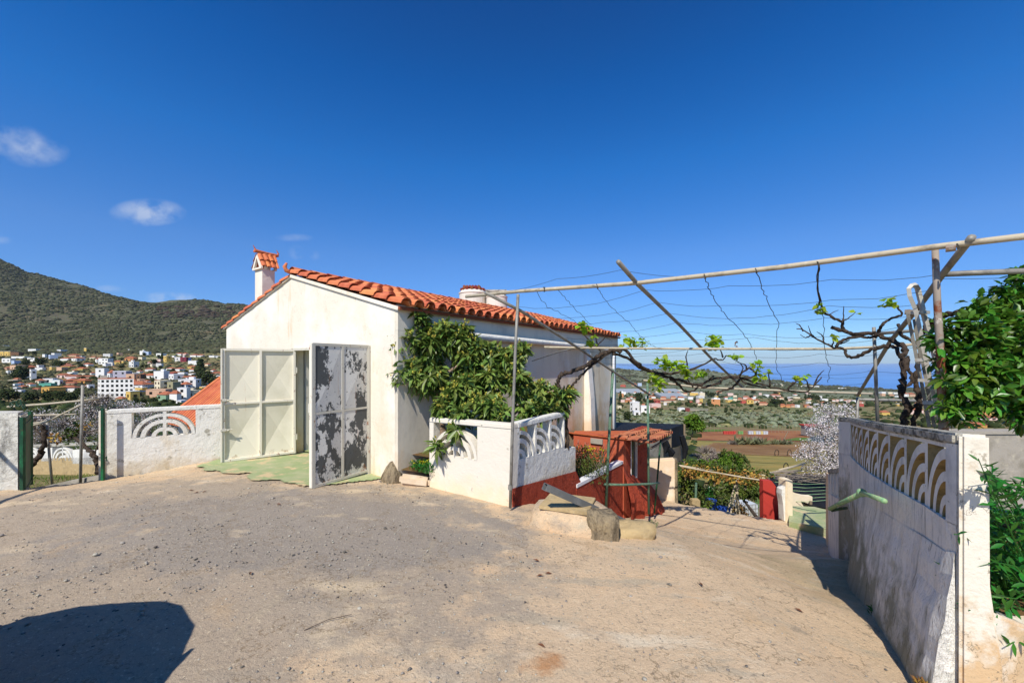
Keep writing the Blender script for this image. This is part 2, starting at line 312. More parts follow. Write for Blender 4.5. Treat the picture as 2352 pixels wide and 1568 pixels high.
mat('concrete_tan', 'b39c73', [dict(c='8a7a5d', s=4, lo=.5, hi=.66, a=.7), dict(c='c9b48c', s=9, lo=.55, hi=.7, a=.6)], bump=[(10, .6, .03, O1), (60, .5, .008, O1)], spec=.15)
mat('rock', '96866c', [dict(c='564d3f', s=7, st=(2.5, 2.5, .5), lo=.48, hi=.62, a=.8), dict(c='b09c78', s=4, lo=.56, hi=.7, a=.7)], bump=[(8, .9, .08, (2, 2, .6)), (34, .7, .02, O1)], spec=.15)
mat('red_smooth', 'b45b40', [dict(c='9b4832', s=2.2, lo=.5, hi=.66, a=.7), dict(c='c56a43', s=1.5, lo=.58, hi=.72, a=.6)], bump=[(26, .5, .015, O1), (80, .4, .006, O1)], spec=.15)
mat('red_rough', 'ba523b', [dict(c='963d2a', s=5, lo=.5, hi=.64, a=.7), dict(c='b9512f', s=9, lo=.56, hi=.7, a=.6)], bump=[(16, 1., .12, (1, 1, .6)), (48, .9, .03, O1)], spec=.15)
mat('red_top', 'b5613c', [dict(c='9b4a2f', s=4, lo=.5, hi=.66, a=.7), dict(c='c9835a', s=3, lo=.56, hi=.7, a=.6)], bump=[(20, .6, .02, O1)], spec=.15)
mat('red_paint_far', 'b03a30', [dict(c='9b322a', s=2, lo=.5, hi=.7, a=.6)], bump=[(30, .3, .01, O1)])
mat('tile', 'c8744c', [dict(c='b05c3a', s=2.6, lo=.5, hi=.66, a=.7), dict(c='d18a5f', s=5, lo=.54, hi=.7, a=.7), dict(c='8d5a44', s=9, lo=.66, hi=.72, a=.6), dict(c='dcae8e', s=7, lo=.66, hi=.74, a=.5)], bump=[(60, .25, .006, O1)], spec=.2, rough=.85, rnd=.34, hv=.022)
mat('tile_old', 'a8694c', [dict(c='86523c', s=3, lo=.5, hi=.64, a=.8), dict(c='b98e6c', s=6, lo=.56, hi=.68, a=.7)], bump=[(40, .4, .008, O1)], spec=.12, rnd=.25, hv=.015)
mat('tile_dark', '8f4a32', [dict(c='5f4636', s=6, lo=.5, hi=.66, a=.8)], bump=[(40, .5, .01, O1)], spec=.15, rnd=.3)
mat('tile_far', '9d6148', [dict(c='84503c', s=.4, lo=.5, hi=.7, a=.6)], spec=.1)
mat('door_cream', 'e4ddc6', [dict(c='c2bb9c', s=1.3, lo=.5, hi=.7, a=.5), dict(c='8d6638', s=30, lo=.69, hi=.72, a=.8), dict(c='a9743f', s=6, st=(3, 3, .2), lo=.66, hi=.73, a=.6), dict(c='9b7a4c', z=(-1.75, -1.95), s=9, w=.25, lo=.66, hi=.8, a=.7)], rough=.5, bump=[(3, .15, .03, O1)], spec=.4)
mat('door_frame', 'e6dfcb', [dict(c='8b4a26', s=16, st=(1, 1, .5), lo=.63, hi=.67, a=.9), dict(c='6e675c', s=40, lo=.66, hi=.7, a=.8)], rough=.55, spec=.35)
mat('door_peeling', 'd0cec6', [dict(c='4f5150', s=2.7, st=(1, 1, .62), lo=.496, hi=.508, det=9, rg=.72), dict(c='3f4140', s=22, lo=.64, hi=.66, a=.9, det=4), dict(c='a4683a', s=6, st=(3, 3, .2), lo=.64, hi=.72, a=.6), dict(c='8f5c34', z=(-1.75, -1.95), s=9, w=.25, lo=.64, hi=.78, a=.8)], rough=.6, bump=[(7, .3, .02, O1)], spec=.3)
mat('door_frame_rusty', 'c9c4b4', [dict(c='93582c', s=9, st=(1, 1, .6), lo=.6, hi=.66, a=.85), dict(c='6c655b', s=28, lo=.62, hi=.66, a=.8)], rough=.6, spec=.3)
mat('pipe_cream', 'b3a78f', [dict(c='7a7060', s=7, lo=.52, hi=.66, a=.75), dict(c='cbbfa6', s=15, lo=.56, hi=.68, a=.6), dict(c='7b4527', s=5, lo=.68, hi=.74, a=.8)], rough=.7, bump=[(60, .4, .004, O1)], spec=.3)
mat('pipe_grey', '8d897f', [dict(c='5f5b54', s=9, lo=.5, hi=.64, a=.8), dict(c='a8a49a', s=18, lo=.56, hi=.68, a=.6), dict(c='754425', s=6, lo=.66, hi=.73, a=.8)], rough=.6, metal=.25, bump=[(60, .4, .004, O1)], spec=.4)
mat('pipe_rusty', '93877a', [dict(c='7a4023', s=6, lo=.46, hi=.56, a=.95), dict(c='d0c9bb', s=9, lo=.56, hi=.62, a=.9)], rough=.8, spec=.2)
mat('green_pipe', '587560', [dict(c='8a9a78', s=11, lo=.54, hi=.66, a=.7), dict(c='6d4b30', s=17, lo=.64, hi=.7, a=.8)], rough=.6, spec=.3)
mat('green_paint', '153f29', [dict(c='1f6a40', s=5, lo=.5, hi=.66, a=.8), dict(c='3f3221', s=13, lo=.6, hi=.68, a=.8)], rough=.55, spec=.35)
mat('green_pale', '8fae7f', [dict(c='5f9a72', s=6, lo=.5, hi=.62, a=.8), dict(c='c4b98e', s=9, lo=.55, hi=.66, a=.7), dict(c='5d5238', s=25, lo=.63, hi=.7, a=.8)], rough=.7, bump=[(40, .5, .005, O1)], spec=.2)
mat('steel', '6f7170', [dict(c='8c8e8c', s=7, lo=.5, hi=.65, a=.7), dict(c='55534e', s=14, lo=.6, hi=.7, a=.7)], rough=.55, metal=.35, spec=.4)
mat('aluminium', 'b5b0a4', [dict(c='8e897d', s=8, lo=.5, hi=.66, a=.7), dict(c='d6d2c6', s=14, lo=.56, hi=.68, a=.6)], rough=.6, metal=.15, spec=.4)
mat('wire', '3b352d', rough=.7, metal=.3)
mat('leaf_dead', '6a4630', rough=.9)
mat('bark_vine', '4e433a', [dict(c='2b2520', s=14, st=(1, 1, 1), lo=.46, hi=.6, a=.85), dict(c='8a735c', s=26, lo=.58, hi=.68, a=.7)], bump=[(30, 1., .03, (1, 1, 1)), (90, .8, .01, O1)], spec=.1)
mat('bark_pale', '9d8672', [dict(c='6a5646', s=12, lo=.5, hi=.64, a=.7)], bump=[(30, .8, .02, O1)], spec=.1)
mat('bark_grey', '5b5048', [dict(c='3a322c', s=9, lo=.5, hi=.64, a=.7)], bump=[(20, .8, .02, O1)], spec=.1)
mat('leaf_loquat', '5f7632', [dict(c='8b9a4a', s=2.5, lo=.45, hi=.62, a=.7), dict(c='3c5220', s=6, lo=.55, hi=.65, a=.6)], rough=.42, spec=.45, trans=.22, rnd=.55)
mat('leaf_citrus', '4a7422', [dict(c='7a9a30', s=3, lo=.5, hi=.64, a=.7), dict(c='9aa83a', s=5, lo=.66, hi=.74, a=.6)], rough=.36, spec=.5, trans=.25, rnd=.9, hv=.07)
mat('leaf_shrub', '2f6a22', [dict(c='4f8a2c', s=5, lo=.5, hi=.64, a=.7)], rough=.45, spec=.4, trans=.28, rnd=.5)
mat('leaf_lime', '9ab82e', [dict(c='b9cf4a', s=9, lo=.5, hi=.65, a=.7)], rough=.6, trans=.5, rnd=.35)
mat('leaf_hedge', '44531f', [dict(c='6d7a2c', s=1.2, lo=.5, hi=.62, a=.7), dict(c='7f6a2a', s=.7, lo=.58, hi=.68, a=.6)], rough=.55, trans=.15, rnd=.6)
mat('leaf_dry', 'a8813c', [dict(c='7a5a2a', s=3, lo=.5, hi=.65, a=.7)], rough=.8, trans=.25, rnd=.5)
mat('bloom_yellow', 'b5ac48', [dict(c='cfba55', s=20, lo=.5, hi=.65, a=.7)], rough=.8, trans=.2, rnd=.4)
mat('petal_white', 'e8e0de', rough=.7, trans=.3, rnd=.2)
mat('petal_yellow', 'd9c81e', rough=.6, trans=.3)
mat('twig_grey', '83786d', rough=.9, rnd=.3)
mat('scrub', '414430', [dict(c='4f5038', s=.02, lo=.45, hi=.6), dict(c='5c5644', s=.05, lo=.55, hi=.66, a=.7)], rough=.95, rnd=.5, spec=.05)
mat('scrub_blue', '72775f', [dict(c='6b6d48', s=.06, lo=.48, hi=.6), dict(c='7c6a48', s=.1, lo=.58, hi=.68, a=.6)], rough=.8, rnd=.7, spec=.1)
mat('tree_far', '303a1f', [dict(c='464d28', s=.15, lo=.45, hi=.62, a=.7)], rough=.8, rnd=.7, spec=.08, trans=.1)
mat('tree_mid', '4f6a1e', [dict(c='6f8630', s=.5, lo=.45, hi=.62, a=.7)], rough=.7, rnd=.6, spec=.1, trans=.15)
mat('grass', '5f7a2a', [dict(c='8a7a3c', s=2, lo=.5, hi=.62, a=.8)], rough=.7, rnd=.5, trans=.3)
mat('soil', '6a5236', [dict(c='4f5a26', s=1.3, lo=.45, hi=.58, a=.9), dict(c='8a7048', s=5, lo=.56, hi=.68, a=.6)], bump=[(8, .6, .05, O1)], spec=.1)
mat('shade_net', '17181b', [dict(c='26272b', s=6, st=(1, 1, .3), lo=.5, hi=.66, a=.7)], rough=.8, bump=[(4, .5, .05, O1)], spec=.2)
mat('glass_dark', '14181a', rough=.12, spec=.6)
mat('wood_grey', '8c7c66', [dict(c='5f5446', s=10, st=(1, 1, 1), lo=.5, hi=.64, a=.7)], bump=[(40, .5, .006, O1)], spec=.1)
mat('wood_pale', 'b9ab90', [dict(c='8d7f66', s=6, lo=.5, hi=.66, a=.7)], spec=.1)
mat('plastic_white', 'c9ced0', rough=.45, spec=.4, trans=.1)
mat('plastic_blue', '2c4fa0', rough=.45, spec=.4)
mat('white_paint', 'dedede', rough=.6)
mat('car_red', '3b2220', rough=.22, spec=.6, metal=.3)
mat('rubber', '141414', rough=.8)
mat('stone_small', '9d968a', [dict(c='5f5a52', s=5, lo=.5, hi=.6)], rough=.9, rnd=.6)
mat('plaster_corner', 'ddd4c0', [dict(c='b9b1a2', s=2, st=(1, 1, .5), lo=.5, hi=.68, a=.6), dict(c='c5a47c', z=(-1.2, -2.0), s=3, w=.4, lo=.6, hi=.9, a=.6)], bump=[(7, .2, .02, O1), (40, .25, .005, O1)], spec=.2)
mat('shelf_paint', 'dedacf', [dict(c='9b8f7c', s=3, lo=.6, hi=.7, a=.6)])
WALLC = {}
def wallmat(h):
    if h not in WALLC: WALLC[h] = mat('house_paint_'+h, h, [dict(c='8f8878', s=.35, st=(1, 1, .6), lo=.6, hi=.8, a=.35)], spec=.15)
    return WALLC[h]
# ---------------------------------------------------------------- the yard and ramp
FS = np.array([(-20, -.14), (-3, -.12), (-1.6, -.06), (-.7, .0), (0, .06), (.5, .15), (1, .30), (1.5, .49), (2, .72), (2.5, .97), (3, 1.2), (4, 1.52), (5, 1.80), (6, 1.98), (8, 2.2), (10, 2.38), (14, 2.6)])
def gz(X, Y, rough=True):
    X = np.asarray(X, float); Y = np.asarray(Y, float)
    s = .566*X+.824*Y-4.5; f = np.interp(s, FS[:, 0], FS[:, 1])
    f = f-.26*np.clip((X-3.6)/1.0, 0, 1)*np.clip((Y-4.4)/1.0, 0, 1)*np.clip((8-Y)/2, 0, 1)
    z = -1.97-f-.20*np.clip((X-1.9)/1.2, 0, 1)*np.clip((5.4-Y)/1.2, 0, 1)
    z = z-.22*np.exp(-(((X+7.3)/1.3)**2+((Y-7.0)/1.2)**2)) - .05*np.exp(-(((X-2.6)/1.0)**2+((Y-2.4)/1.0)**2))
    # the house stands on a level floor
    lev = np.clip(1-(np.abs(X+3.2)/2.6), 0, 1)*np.clip((Y-6)/1.5, 0, 1); z = z*(1-lev)+(-1.955)*lev
    return z
def G(X, Y): return float(gz(X, Y))
yard_poly = [(-8.6, -6), (-7.75, 5.9), (-7.25, 6.85), (-6.1, 7.75), (-4.6, 9.0), (-2.5, 8.0), (0.4, 8.5), (2.7, 10.2), (3.9, 12.6), (4.45, 12.3), (4.85, 11.5), (6.0, 10.9), (7.1, 10.4), (8.1, 10.1), (6.6, 8.2), (5.2, 6.0), (3.25, 3.2), (3.0, 2.8), (8.8, 2.9), (8.8, -6)]
def inpoly(px, py, poly):
    ins = np.zeros(px.shape, bool); j = len(poly)-1
    for i in range(len(poly)):
        xi, yi = poly[i]; xj, yj = poly[j]
        c = ((yi > py) != (yj > py)) & (px < (xj-xi)*(py-yi)/(yj-yi+1e-12)+xi); ins ^= c; j = i
    return ins
def fbm(X, Y, sc, seed=0):
    r = np.random.default_rng(seed); z = np.zeros_like(X)
    for k in range(26):
        a = r.uniform(0, 2*math.pi); w = sc*r.uniform(.5, 3); ph = r.uniform(0, 6.28); z += np.sin((X*math.cos(a)+Y*math.sin(a))*w+ph)/w
    return z*sc/8
st = .07
gx, gy = np.meshgrid(np.arange(-8.8, 9.0, st), np.arange(-6, 13.8, st)); ny, nx = gx.shape
zz = gz(gx, gy)+fbm(gx, gy, 3.0, 1)*.012+fbm(gx, gy, 9.0, 2)*.006+NR.normal(size=gx.shape)*.0025
V = np.stack([gx, gy, zz], -1).reshape(-1, 3)
idx = np.arange(nx*ny).reshape(ny, nx); q = np.stack([idx[:-1, :-1], idx[:-1, 1:], idx[1:, 1:], idx[1:, :-1]], -1).reshape(-1, 4)
cx_ = (gx[:-1, :-1]+st/2).ravel(); cy_ = (gy[:-1, :-1]+st/2).ravel(); q = q[inpoly(cx_, cy_, yard_poly)]
used, inv = np.unique(q, return_inverse=True)
yard = npmesh('ground', V[used], inv.reshape(-1, 4), MATS['ground'], smooth=True); yard['kind'] = 'structure'
# earth body below the yard edge
k = len(yard_poly); m = MB(); vs = [(x, y, G(x, y)-.06) for x, y in yard_poly]+[(x, y, -9.) for x, y in yard_poly]
m.add(vs, [(i, (i+1) % k, (i+1) % k+k, i+k) for i in range(k)]); tag(m.build('ground_bank', MATS['soil']), kind='structure')
# green painted strip by the gate
gp = []
poly = [(-5.9, 7.35), (-5.0, 6.75), (-3.9, 6.35), (-3.1, 6.15), (-2.45, 6.4), (-2.2, 6.95), (-2.9, 7.35), (-3.9, 8.3), (-4.7, 8.9), (-5.7, 8.0)]
gxx, gyy = np.meshgrid(np.arange(-6, -2, .05), np.arange(6, 9.1, .05)); zq = gz(gxx, gyy)+fbm(gxx, gyy, 3.0, 1)*.012+fbm(gxx, gyy, 9.0, 2)*.006+.024
idx = np.arange(gxx.size).reshape(gxx.shape); q = np.stack([idx[:-1, :-1], idx[:-1, 1:], idx[1:, 1:], idx[1:, :-1]], -1).reshape(-1, 4)
wob = fbm(gxx, gyy, 5, 4)*.25
q = q[inpoly((gxx+wob)[:-1, :-1].ravel(), (gyy+wob)[:-1, :-1].ravel(), poly)]; used, inv = np.unique(q, return_inverse=True)
tag(npmesh('green_floor', np.stack([gxx, gyy, zq], -1).reshape(-1, 3)[used], inv.reshape(-1, 4), MATS['green_floor'], smooth=True), kind='structure')
# loose stones
n = 12000; sx = NR.normal(-2.2, 2.3, n*2); sy = NR.uniform(1.6, 7, n*2); ok = inpoly(sx, sy, yard_poly) & (sx < 2.6) & ~inpoly(sx, sy, [(-4.6, 8.6), (-1.9, 6.5), (0, 5.4), (2, 7), (2, 12)]); sx = sx[ok][:n]; sy = sy[ok][:n]
ss = .0028+.009*NR.random(len(sx))**5*(1+1.2*(NR.random(len(sx)) < .04)); tag(clumps('gravel', np.stack([sx, sy, gz(sx, sy)+ss*.3], -1), ss, MATS['stone_small'], squash=.6), kind='stuff')
# ---------------------------------------------------------------- terrain: heights along lines of sight from the yard
Ds = [8.5, 11, 13.5, 16, 20, 28, 40, 60, 80, 100, 140, 200, 235, 300, 400, 500, 700, 1000, 1500, 2000, 2600, 3500, 5000, 8000]
SEA = -232.0
def yz(D, z): return YH-z*F/D
left = {8.5: yz(8.5, -2.95), 11: yz(11, -3.3), 13.5: yz(13.5, -3.85), 16: yz(16, -4.9), 20: yz(20, -5.7), 28: yz(28, -6.8), 40: yz(40, -8), 60: 985, 80: 964, 100: 950, 140: 936, 200: 925, 235: 917, 300: 884, 400: 856, 500: 834, 700: 806, 1000: 770}
right = {8.5: yz(8.5, -5.5), 11: yz(11, -5.8), 13.5: yz(13.5, -6.1), 16: yz(16, -7.0), 20: yz(20, -8.3), 28: yz(28, -10.8), 40: 1112, 60: 1064, 80: 1034, 100: 1011, 140: 984, 200: 963, 235: 957, 300: 948, 400: 936, 500: 928, 700: 915, 1000: 905, 1500: 896.5, 2000: 892, 2600: 889, 3500: 886}
def colm(base, ext): d = dict(base); d.update(ext); return np.array([-(d[D]-YH)/F*D for D in Ds])
def ridge(y, mid=None): return {1000: mid if mid else 770, 1500: y, 2000: y+10, 2600: y+25, 3500: y+45, 5000: 860, 8000: 870}
cols = []
for x, ry, md in ((-700, 470, 720), (-300, 505, 735), (-60, 560, 745), (0, 597, 752), (30, 612, 754), (60, 631, 757), (100, 640, 760), (160, 654, 763), (235, 670, 767), (320, 687, 772), (360, 692, 773), (400, 690, 774), (440, 689, 774), (470, 693, 775), (515, 706, 777), (560, 712, 779), (700, 745, 790), (1000, 800, 840)):
    cols.append((x, colm(left, ridge(ry, md))))
for x, a in ((1415, {1000: 900, 1500: 880, 2000: 862, 2600: 845, 3500: 858, 5000: 872, 8000: 880}), (1470, {1000: 902, 1500: 884, 2000: 867, 2600: 850, 3500: 860, 5000: 872, 8000: 880}), (1540, {1000: 903, 1500: 886, 2000: 868, 2600: 845, 3500: 858, 5000: 872, 8000: 880}),
             (1600, {1000: 904, 1500: 888, 2000: 870, 2600: 847, 3500: 858, 5000: 872, 8000: 880}), (1680, {1500: 890, 2000: 874, 2600: 858, 3500: 866, 5000: 878, 8000: 880}), (1760, {1500: 893, 2000: 880, 2600: 870, 3500: 876}), (1850, {1500: 895, 2000: 888, 2600: 883, 3500: 885}),
             (1950, {2000: 892, 2600: 889, 3500: 891}), (2050, {1500: 899, 2000: 896, 2600: 895, 3500: 900}), (2150, {1500: 900, 2000: 896, 2600: 888, 3500: 900}), (2352, {1500: 900, 2000: 894, 2600: 895, 3500: 900}), (3200, {1500: 900, 2000: 894, 2600: 895, 3500: 900})):
    d = {**right, **{5000: yz(5000, -260), 8000: yz(8000, -300)}, **a}; cols.append((x, colm(d, {})))
CU = np.array([(c[0]-CX)/F for c in cols]); CZ = np.array([c[1] for c in cols]); LD = np.log(np.array(Ds))
def T(X, Y):
    X = np.asarray(X, float); Y = np.maximum(np.asarray(Y, float), 1.0); u = np.clip(X/Y, CU[0], CU[-1]); ld = np.clip(np.log(Y), LD[0], LD[-1])
    i = np.clip(np.searchsorted(CU, u)-1, 0, len(CU)-2); j = np.clip(np.searchsorted(LD, ld)-1, 0, len(LD)-2)
    a = (u-CU[i])/(CU[i+1]-CU[i]); b = (ld-LD[j])/(LD[j+1]-LD[j])
    z = (CZ[i, j]*(1-a)+CZ[i+1, j]*a)*(1-b)+(CZ[i, j+1]*(1-a)+CZ[i+1, j+1]*a)*b
    amp = np.clip((Y-30)/400, 0, 1); mt = np.clip((Y-600)/500, 0, 1)*np.clip((.2-X/Y)/.5, 0, 1)*np.clip((2500-Y)/500, 0, 1)
    z = z+amp*fbm(X, Y, .05, 5)*1.0*np.clip((3500-Y)/1500, 0, 1)+mt*(fbm(X, Y, .012, 6)*26+fbm(X, Y, .04, 7)*7)
    return z
def TZ(X, Y): return float(T(X, Y))
def hit(x, y, lo=9.0, hi=6000.0):                            # where the line of sight through a photo point meets the land
    ds = np.exp(np.linspace(math.log(lo), math.log(hi), 900)); X = (x-CX)/F*ds; z = (YH-y)/F*ds; t = T(X, ds)
    k = np.argmax(t >= z)
    return float(ds[k]) if t[k] >= z[k] else None
def terr(name, us, ds, m):
    U, D = np.meshgrid(us, ds); X = U*D; z = T(X, D); a = np.stack([X, D, z], -1).reshape(-1, 3); n2, n1 = U.shape
    idx = np.arange(n1*n2).reshape(n2, n1); q = np.stack([idx[:-1, :-1], idx[:-1, 1:], idx[1:, 1:], idx[1:, :-1]], -1).reshape(-1, 4)
    return tag(npmesh(name, a, q, m, smooth=True), kind='structure')
us = np.linspace(-2.1, 2.1, 420)
terr('land', us, np.exp(np.linspace(math.log(8.2), math.log(690), 240)), MATS['terrain'])
terr('mountain', np.linspace(-2.1, .22, 420), np.exp(np.linspace(math.log(690), math.log(8000), 200)), MATS['mountain'])
terr('far_hills', np.linspace(.22, 2.1, 240), np.exp(np.linspace(math.log(690), math.log(8000), 160)), MATS['far_hill'])
m = MB(); m.add([(-400, -900, -12), (400, -900, -12), (400, 8.3, -12), (-400, 8.3, -12)], [(0, 1, 2, 3)]); tag(m.build('lower_ground', MATS['terrain']), kind='structure')
m = MB(); m.add([(-36000, 2500, SEA), (60000, 2500, SEA), (60000, 32000, SEA), (-36000, 32000, SEA)], [(0, 1, 2, 3)]); tag(m.build('sea', MATS['sea']), kind='structure')
# fields: strips lying on the land
def patch(name, corners, m, off=.12, nu=26, nv=10):
    pts = [];
    for (x, y) in corners:
        D = hit(x, y); pts.append(((x-CX)/F*D, D))
    a, b, c, d = [np.array(p) for p in pts]; s, t = np.meshgrid(np.linspace(0, 1, nu), np.linspace(0, 1, nv))
    xy = (a[None, None]*(1-s)[..., None]+b[None, None]*s[..., None])*(1-t)[..., None]+(d[None, None]*(1-s)[..., None]+c[None, None]*s[..., None])*t[..., None]
    X, Y = xy[..., 0], xy[..., 1]; vv3 = np.stack([X, Y, T(X, Y)+off], -1).reshape(-1, 3); idx = np.arange(nu*nv).reshape(nv, nu)
    return tag(npmesh(name, vv3, np.stack([idx[:-1, :-1], idx[:-1, 1:], idx[1:, 1:], idx[1:, :-1]], -1).reshape(-1, 4), m, smooth=True), kind='structure')
patch('field', [(1570, 1052), (1900, 1074), (1930, 1028), (1585, 1012)], MATS['field_olive'], .10)
patch('field', [(1585, 1040), (1870, 1052), (1900, 1024), (1640, 1018)], MATS['field_brown'], .16)
patch('field', [(1600, 1012), (1940, 1016), (1935, 990), (1610, 988)], MATS['field_soil'], .10)
patch('field', [(1800, 1012), (1940, 1018), (1940, 1008), (1830, 1006)], MATS['field_green'], .18)
patch('field', [(1585, 994), (1690, 991), (1660, 987), (1600, 988)], MATS['field_green'], .2)
patch('field', [(1570, 1110), (1900, 1120), (1930, 1076), (1570, 1056)], MATS['field_olive'], .16)
patch('field', [(1735, 1170), (1800, 1170), (1800, 1118), (1735, 1112)], MATS['field_green'], .16)
# ---------------------------------------------------------------- the white house
UP = Vector((0, 0, 1)); HA = Vector((-4.57, 8.40, 0)); HG = Vector((.823, -.568, 0)).normalized(); HS = Vector((-HG.y, HG.x, 0))
RL, RR, RM, SL = -3.49, 3.20, -.15, 10.35
ZE, ZR, ZF = .90, 1.80, -3.6                                 # eave, ridge, foot of the walls
def H(r, s, z): p = HA+HG*r+HS*s; return Vector((p.x, p.y, z))
def zroof(r): return ZR-(ZR-ZE)*abs(r-RM)/((RR-RM) if r > RM else (RM-RL))
house = thing('white_house', 'white plastered house with orange tiled gable roof and open metal doors', 'house', H(0, 0, -1.95))
m = MB()
DZ = .255                                                     # top of the door opening
DL, DR = -.05, 2.56
for (pts) in ([(RL, ZF), (DL, ZF), (DL, zroof(DL)), (RM, ZR), (RL, ZE)], [(DR, ZF), (RR, ZF), (RR, ZE), (DR, zroof(DR))], [(DL, DZ), (DR, DZ), (DR, zroof(DR)), (DL, zroof(DL))]):
    m.prism(H(0, 0, 0), HG, UP, HS, pts, .2)
m.build('gable_wall', MATS['plaster_gable'], house)
m = MB(); O_ = H(RR, .2, 0)
m.prism(O_, HS, UP, -HG, [(0, ZF), (SL-.4, ZF), (SL-.4, ZE), (0, ZE)], .2); m.build('side_wall', MATS['plaster_side'], house)
m = MB(); m.prism(H(RR, .003, 0), HS, UP, HG, [(0, .50), (SL-.01, .50), (SL-.01, ZE+.02), (0, ZE+.02)], .075); m.build('wall_band', MATS['plaster_corner'], house)
m = MB(); m.prism(H(RR+.001, .003, 0), HS, UP, HG, [(0, ZF), (2.1, ZF), (2.1, .497), (0, .497)], .073); m.build('wall_corner', MATS['plaster_corner'], house)
m = MB(); pts = [H(RR+.14, 1.2+t, .50-.01*t) for t in np.linspace(0, 6.3, 12)]; m.tube(pts, .07, 10); m.build('ledge', MATS['whitewash'], house, smooth=True)
m = MB(); m.prism(H(RL, .2, 0), HS, UP, HG, [(0, ZF), (SL-.4, ZF), (SL-.4, ZE), (0, ZE)], .2); m.prism(H(0, SL, 0), HG, UP, -HS, [(RL, ZF), (RR, ZF), (RR, ZE), (RM, ZR), (RL, ZE)], .2); m.build('rear_wall', MATS['plaster_side'], house)
# buttress with a rounded head, downpipe, water pipe
m = MB(); prof = [(0, ZF), (.30, ZF), (.22, -1.2), (.13, -.2), (.10, .2), (.0, .42)]
m.prism(H(RR, 7.45, 0), HG, UP, HS, prof, .36); m.build('buttress', MATS['plaster_gable'], house, bevel=.02)
m = MB(); m.tube([H(RR+.09, 9.85, z) for z in (ZF, -1, 0, .3)], .045, 8); m.tube([H(RR+.05, 9.85, .3), H(RR+.09, 9.7, .36), H(RR+.09, 8.6, .42)], .035, 8); m.build('downpipe', MATS['white_paint'], house, smooth=True)
# foot stone at the corner
m = MB(); iv, fi = ICO2; vv_ = iv*(1+NR.normal(size=(len(iv), 1))*.05)*.19*np.array([.9, .8, 1.5])+np.array(H(3.14, .0, -1.98)); npmesh('plinth_stone', vv_, fi, MATS['rock'], house, smooth=True)
# roof: slab, barrel tiles, ridge
sl = MB()
for sg in (1, -1):
    rr = RR+.16 if sg > 0 else RL-.16
    a0, a1 = (RM, ZR+.02), (rr, zroof(RM+sg*(3.35))-.045+.02)
    sl.prism(H(0, -.03, 0), HG, UP, HS, [a0, a1, (a1[0], a1[1]-.05), (a0[0], a0[1]-.05)], SL+.06)
roof = sl.build('roof', MATS['tile_dark'], house)
def tiles(p0, along, down, nrm, ncol, nrow, pitch, expo, r, m):
    """barrel tiles: caps over channels, each cap a tapering half shell stepped over the next"""
    for c in range(ncol):
        for w in range(nrow):
            jit = R.uniform(-.011, .011); b = p0+along*(pitch*c+jit)+down*(expo*w+R.uniform(-.012, .012))+nrm*R.uniform(-.005, .006); L = expo*1.16
            for kind in (0, 1):
                r0, r1 = (r*.86, r*1.06) if kind == 0 else (r*1.02, r*.86)
                off = along*0 if kind == 0 else along*pitch*.5; lift0, lift1 = (.012, .052) if kind == 0 else (.045, .06)
                if kind == 0: lift0, lift1 = lift0+.018, lift1+.012
                base = len(m.v); K = 7; th = .016
                for (q, rad, lf) in ((0, r0, lift0), (L, r1, lift1)):
                    for ro in (rad, rad-th):
                        for i in range(K):
                            an = math.pi*i/(K-1); sg = 1 if kind == 0 else -1
                            m.v.append(tuple(b+off+down*q+along*(math.cos(an)*ro)+nrm*(lf+sg*math.sin(an)*ro*.95+(0 if kind == 0 else .05))))
                A, B, C, D = base, base+K, base+2*K, base+3*K
                for i in range(K-1):
                    m.f.append((A+i, A+i+1, C+i+1, C+i)); m.f.append((B+i, D+i, D+i+1, B+i+1)); m.f.append((C+i, C+i+1, D+i+1, D+i))
def slope(side, par, name='tile_course'):
    rr = (RR+.22) if side > 0 else (RL-.16); e = H(rr, 0, 0); zr = zroof(RM+side*3.35)-(.22*.27); lo_ = 0 if side > 0 else .085
    top = H(RM, 0, ZR+.03-lo_); bot = H(rr, 0, zr+.02-lo_); dn = (bot-top); L = dn.length; dn = dn/L; nrm = (HS.cross(dn) if side < 0 else dn.cross(HS)).normalized()
    if nrm.z < 0: nrm = -nrm
    n = 38; mm = MB(); tiles(top+HS*.04-dn*.02, HS, dn, nrm, n, 10, (SL-.1)/n, (L-.04)/10, .108, mm); o = mm.build(name, MATS['tile'], roof); return o
slope(1, roof); slope(-1, roof)
m = MB(); nn_ = 26
for i in range(nn_):
    a = H(RM, i*SL/nn_, ZR+.055); b = H(RM, (i+1.15)*SL/nn_, ZR+.055); base = len(m.v)
    for (p, r) in ((a, .135), (b, .115)):
        for j in range(8):
            an = math.pi*j/7; m.v.append(tuple(p+HG*math.cos(an)*r+UP*(math.sin(an)*r+.01)))
    for j in range(7): m.f.append((base+j, base+j+1, base+8+j+1, base+8+j))
m.build('ridge_tile', MATS['tile'], roof)
m = MB(); m.tube([H(RM, -.02, ZR+.08), H(RM-.02, -.10, ZR+.10), H(RM-.03, -.13, ZR+.18), H(RM, -.10, ZR+.26)], [.05, .045, .04, .02], 8); m.build('ridge_horn', MATS['tile'], roof, smooth=True)
m = MB()                                                      # white mortar line along the verge
for sg in (1, -1):
    r1 = RR+.02 if sg > 0 else RL-.02
    m.bar(H(RM, -.022, ZR-.002), H(r1+.1*sg, -.022, zroof(RM+sg*3.35)-.045-.004), .03, .062, UP)
m.build('verge', MATS['plaster_gable'], roof)
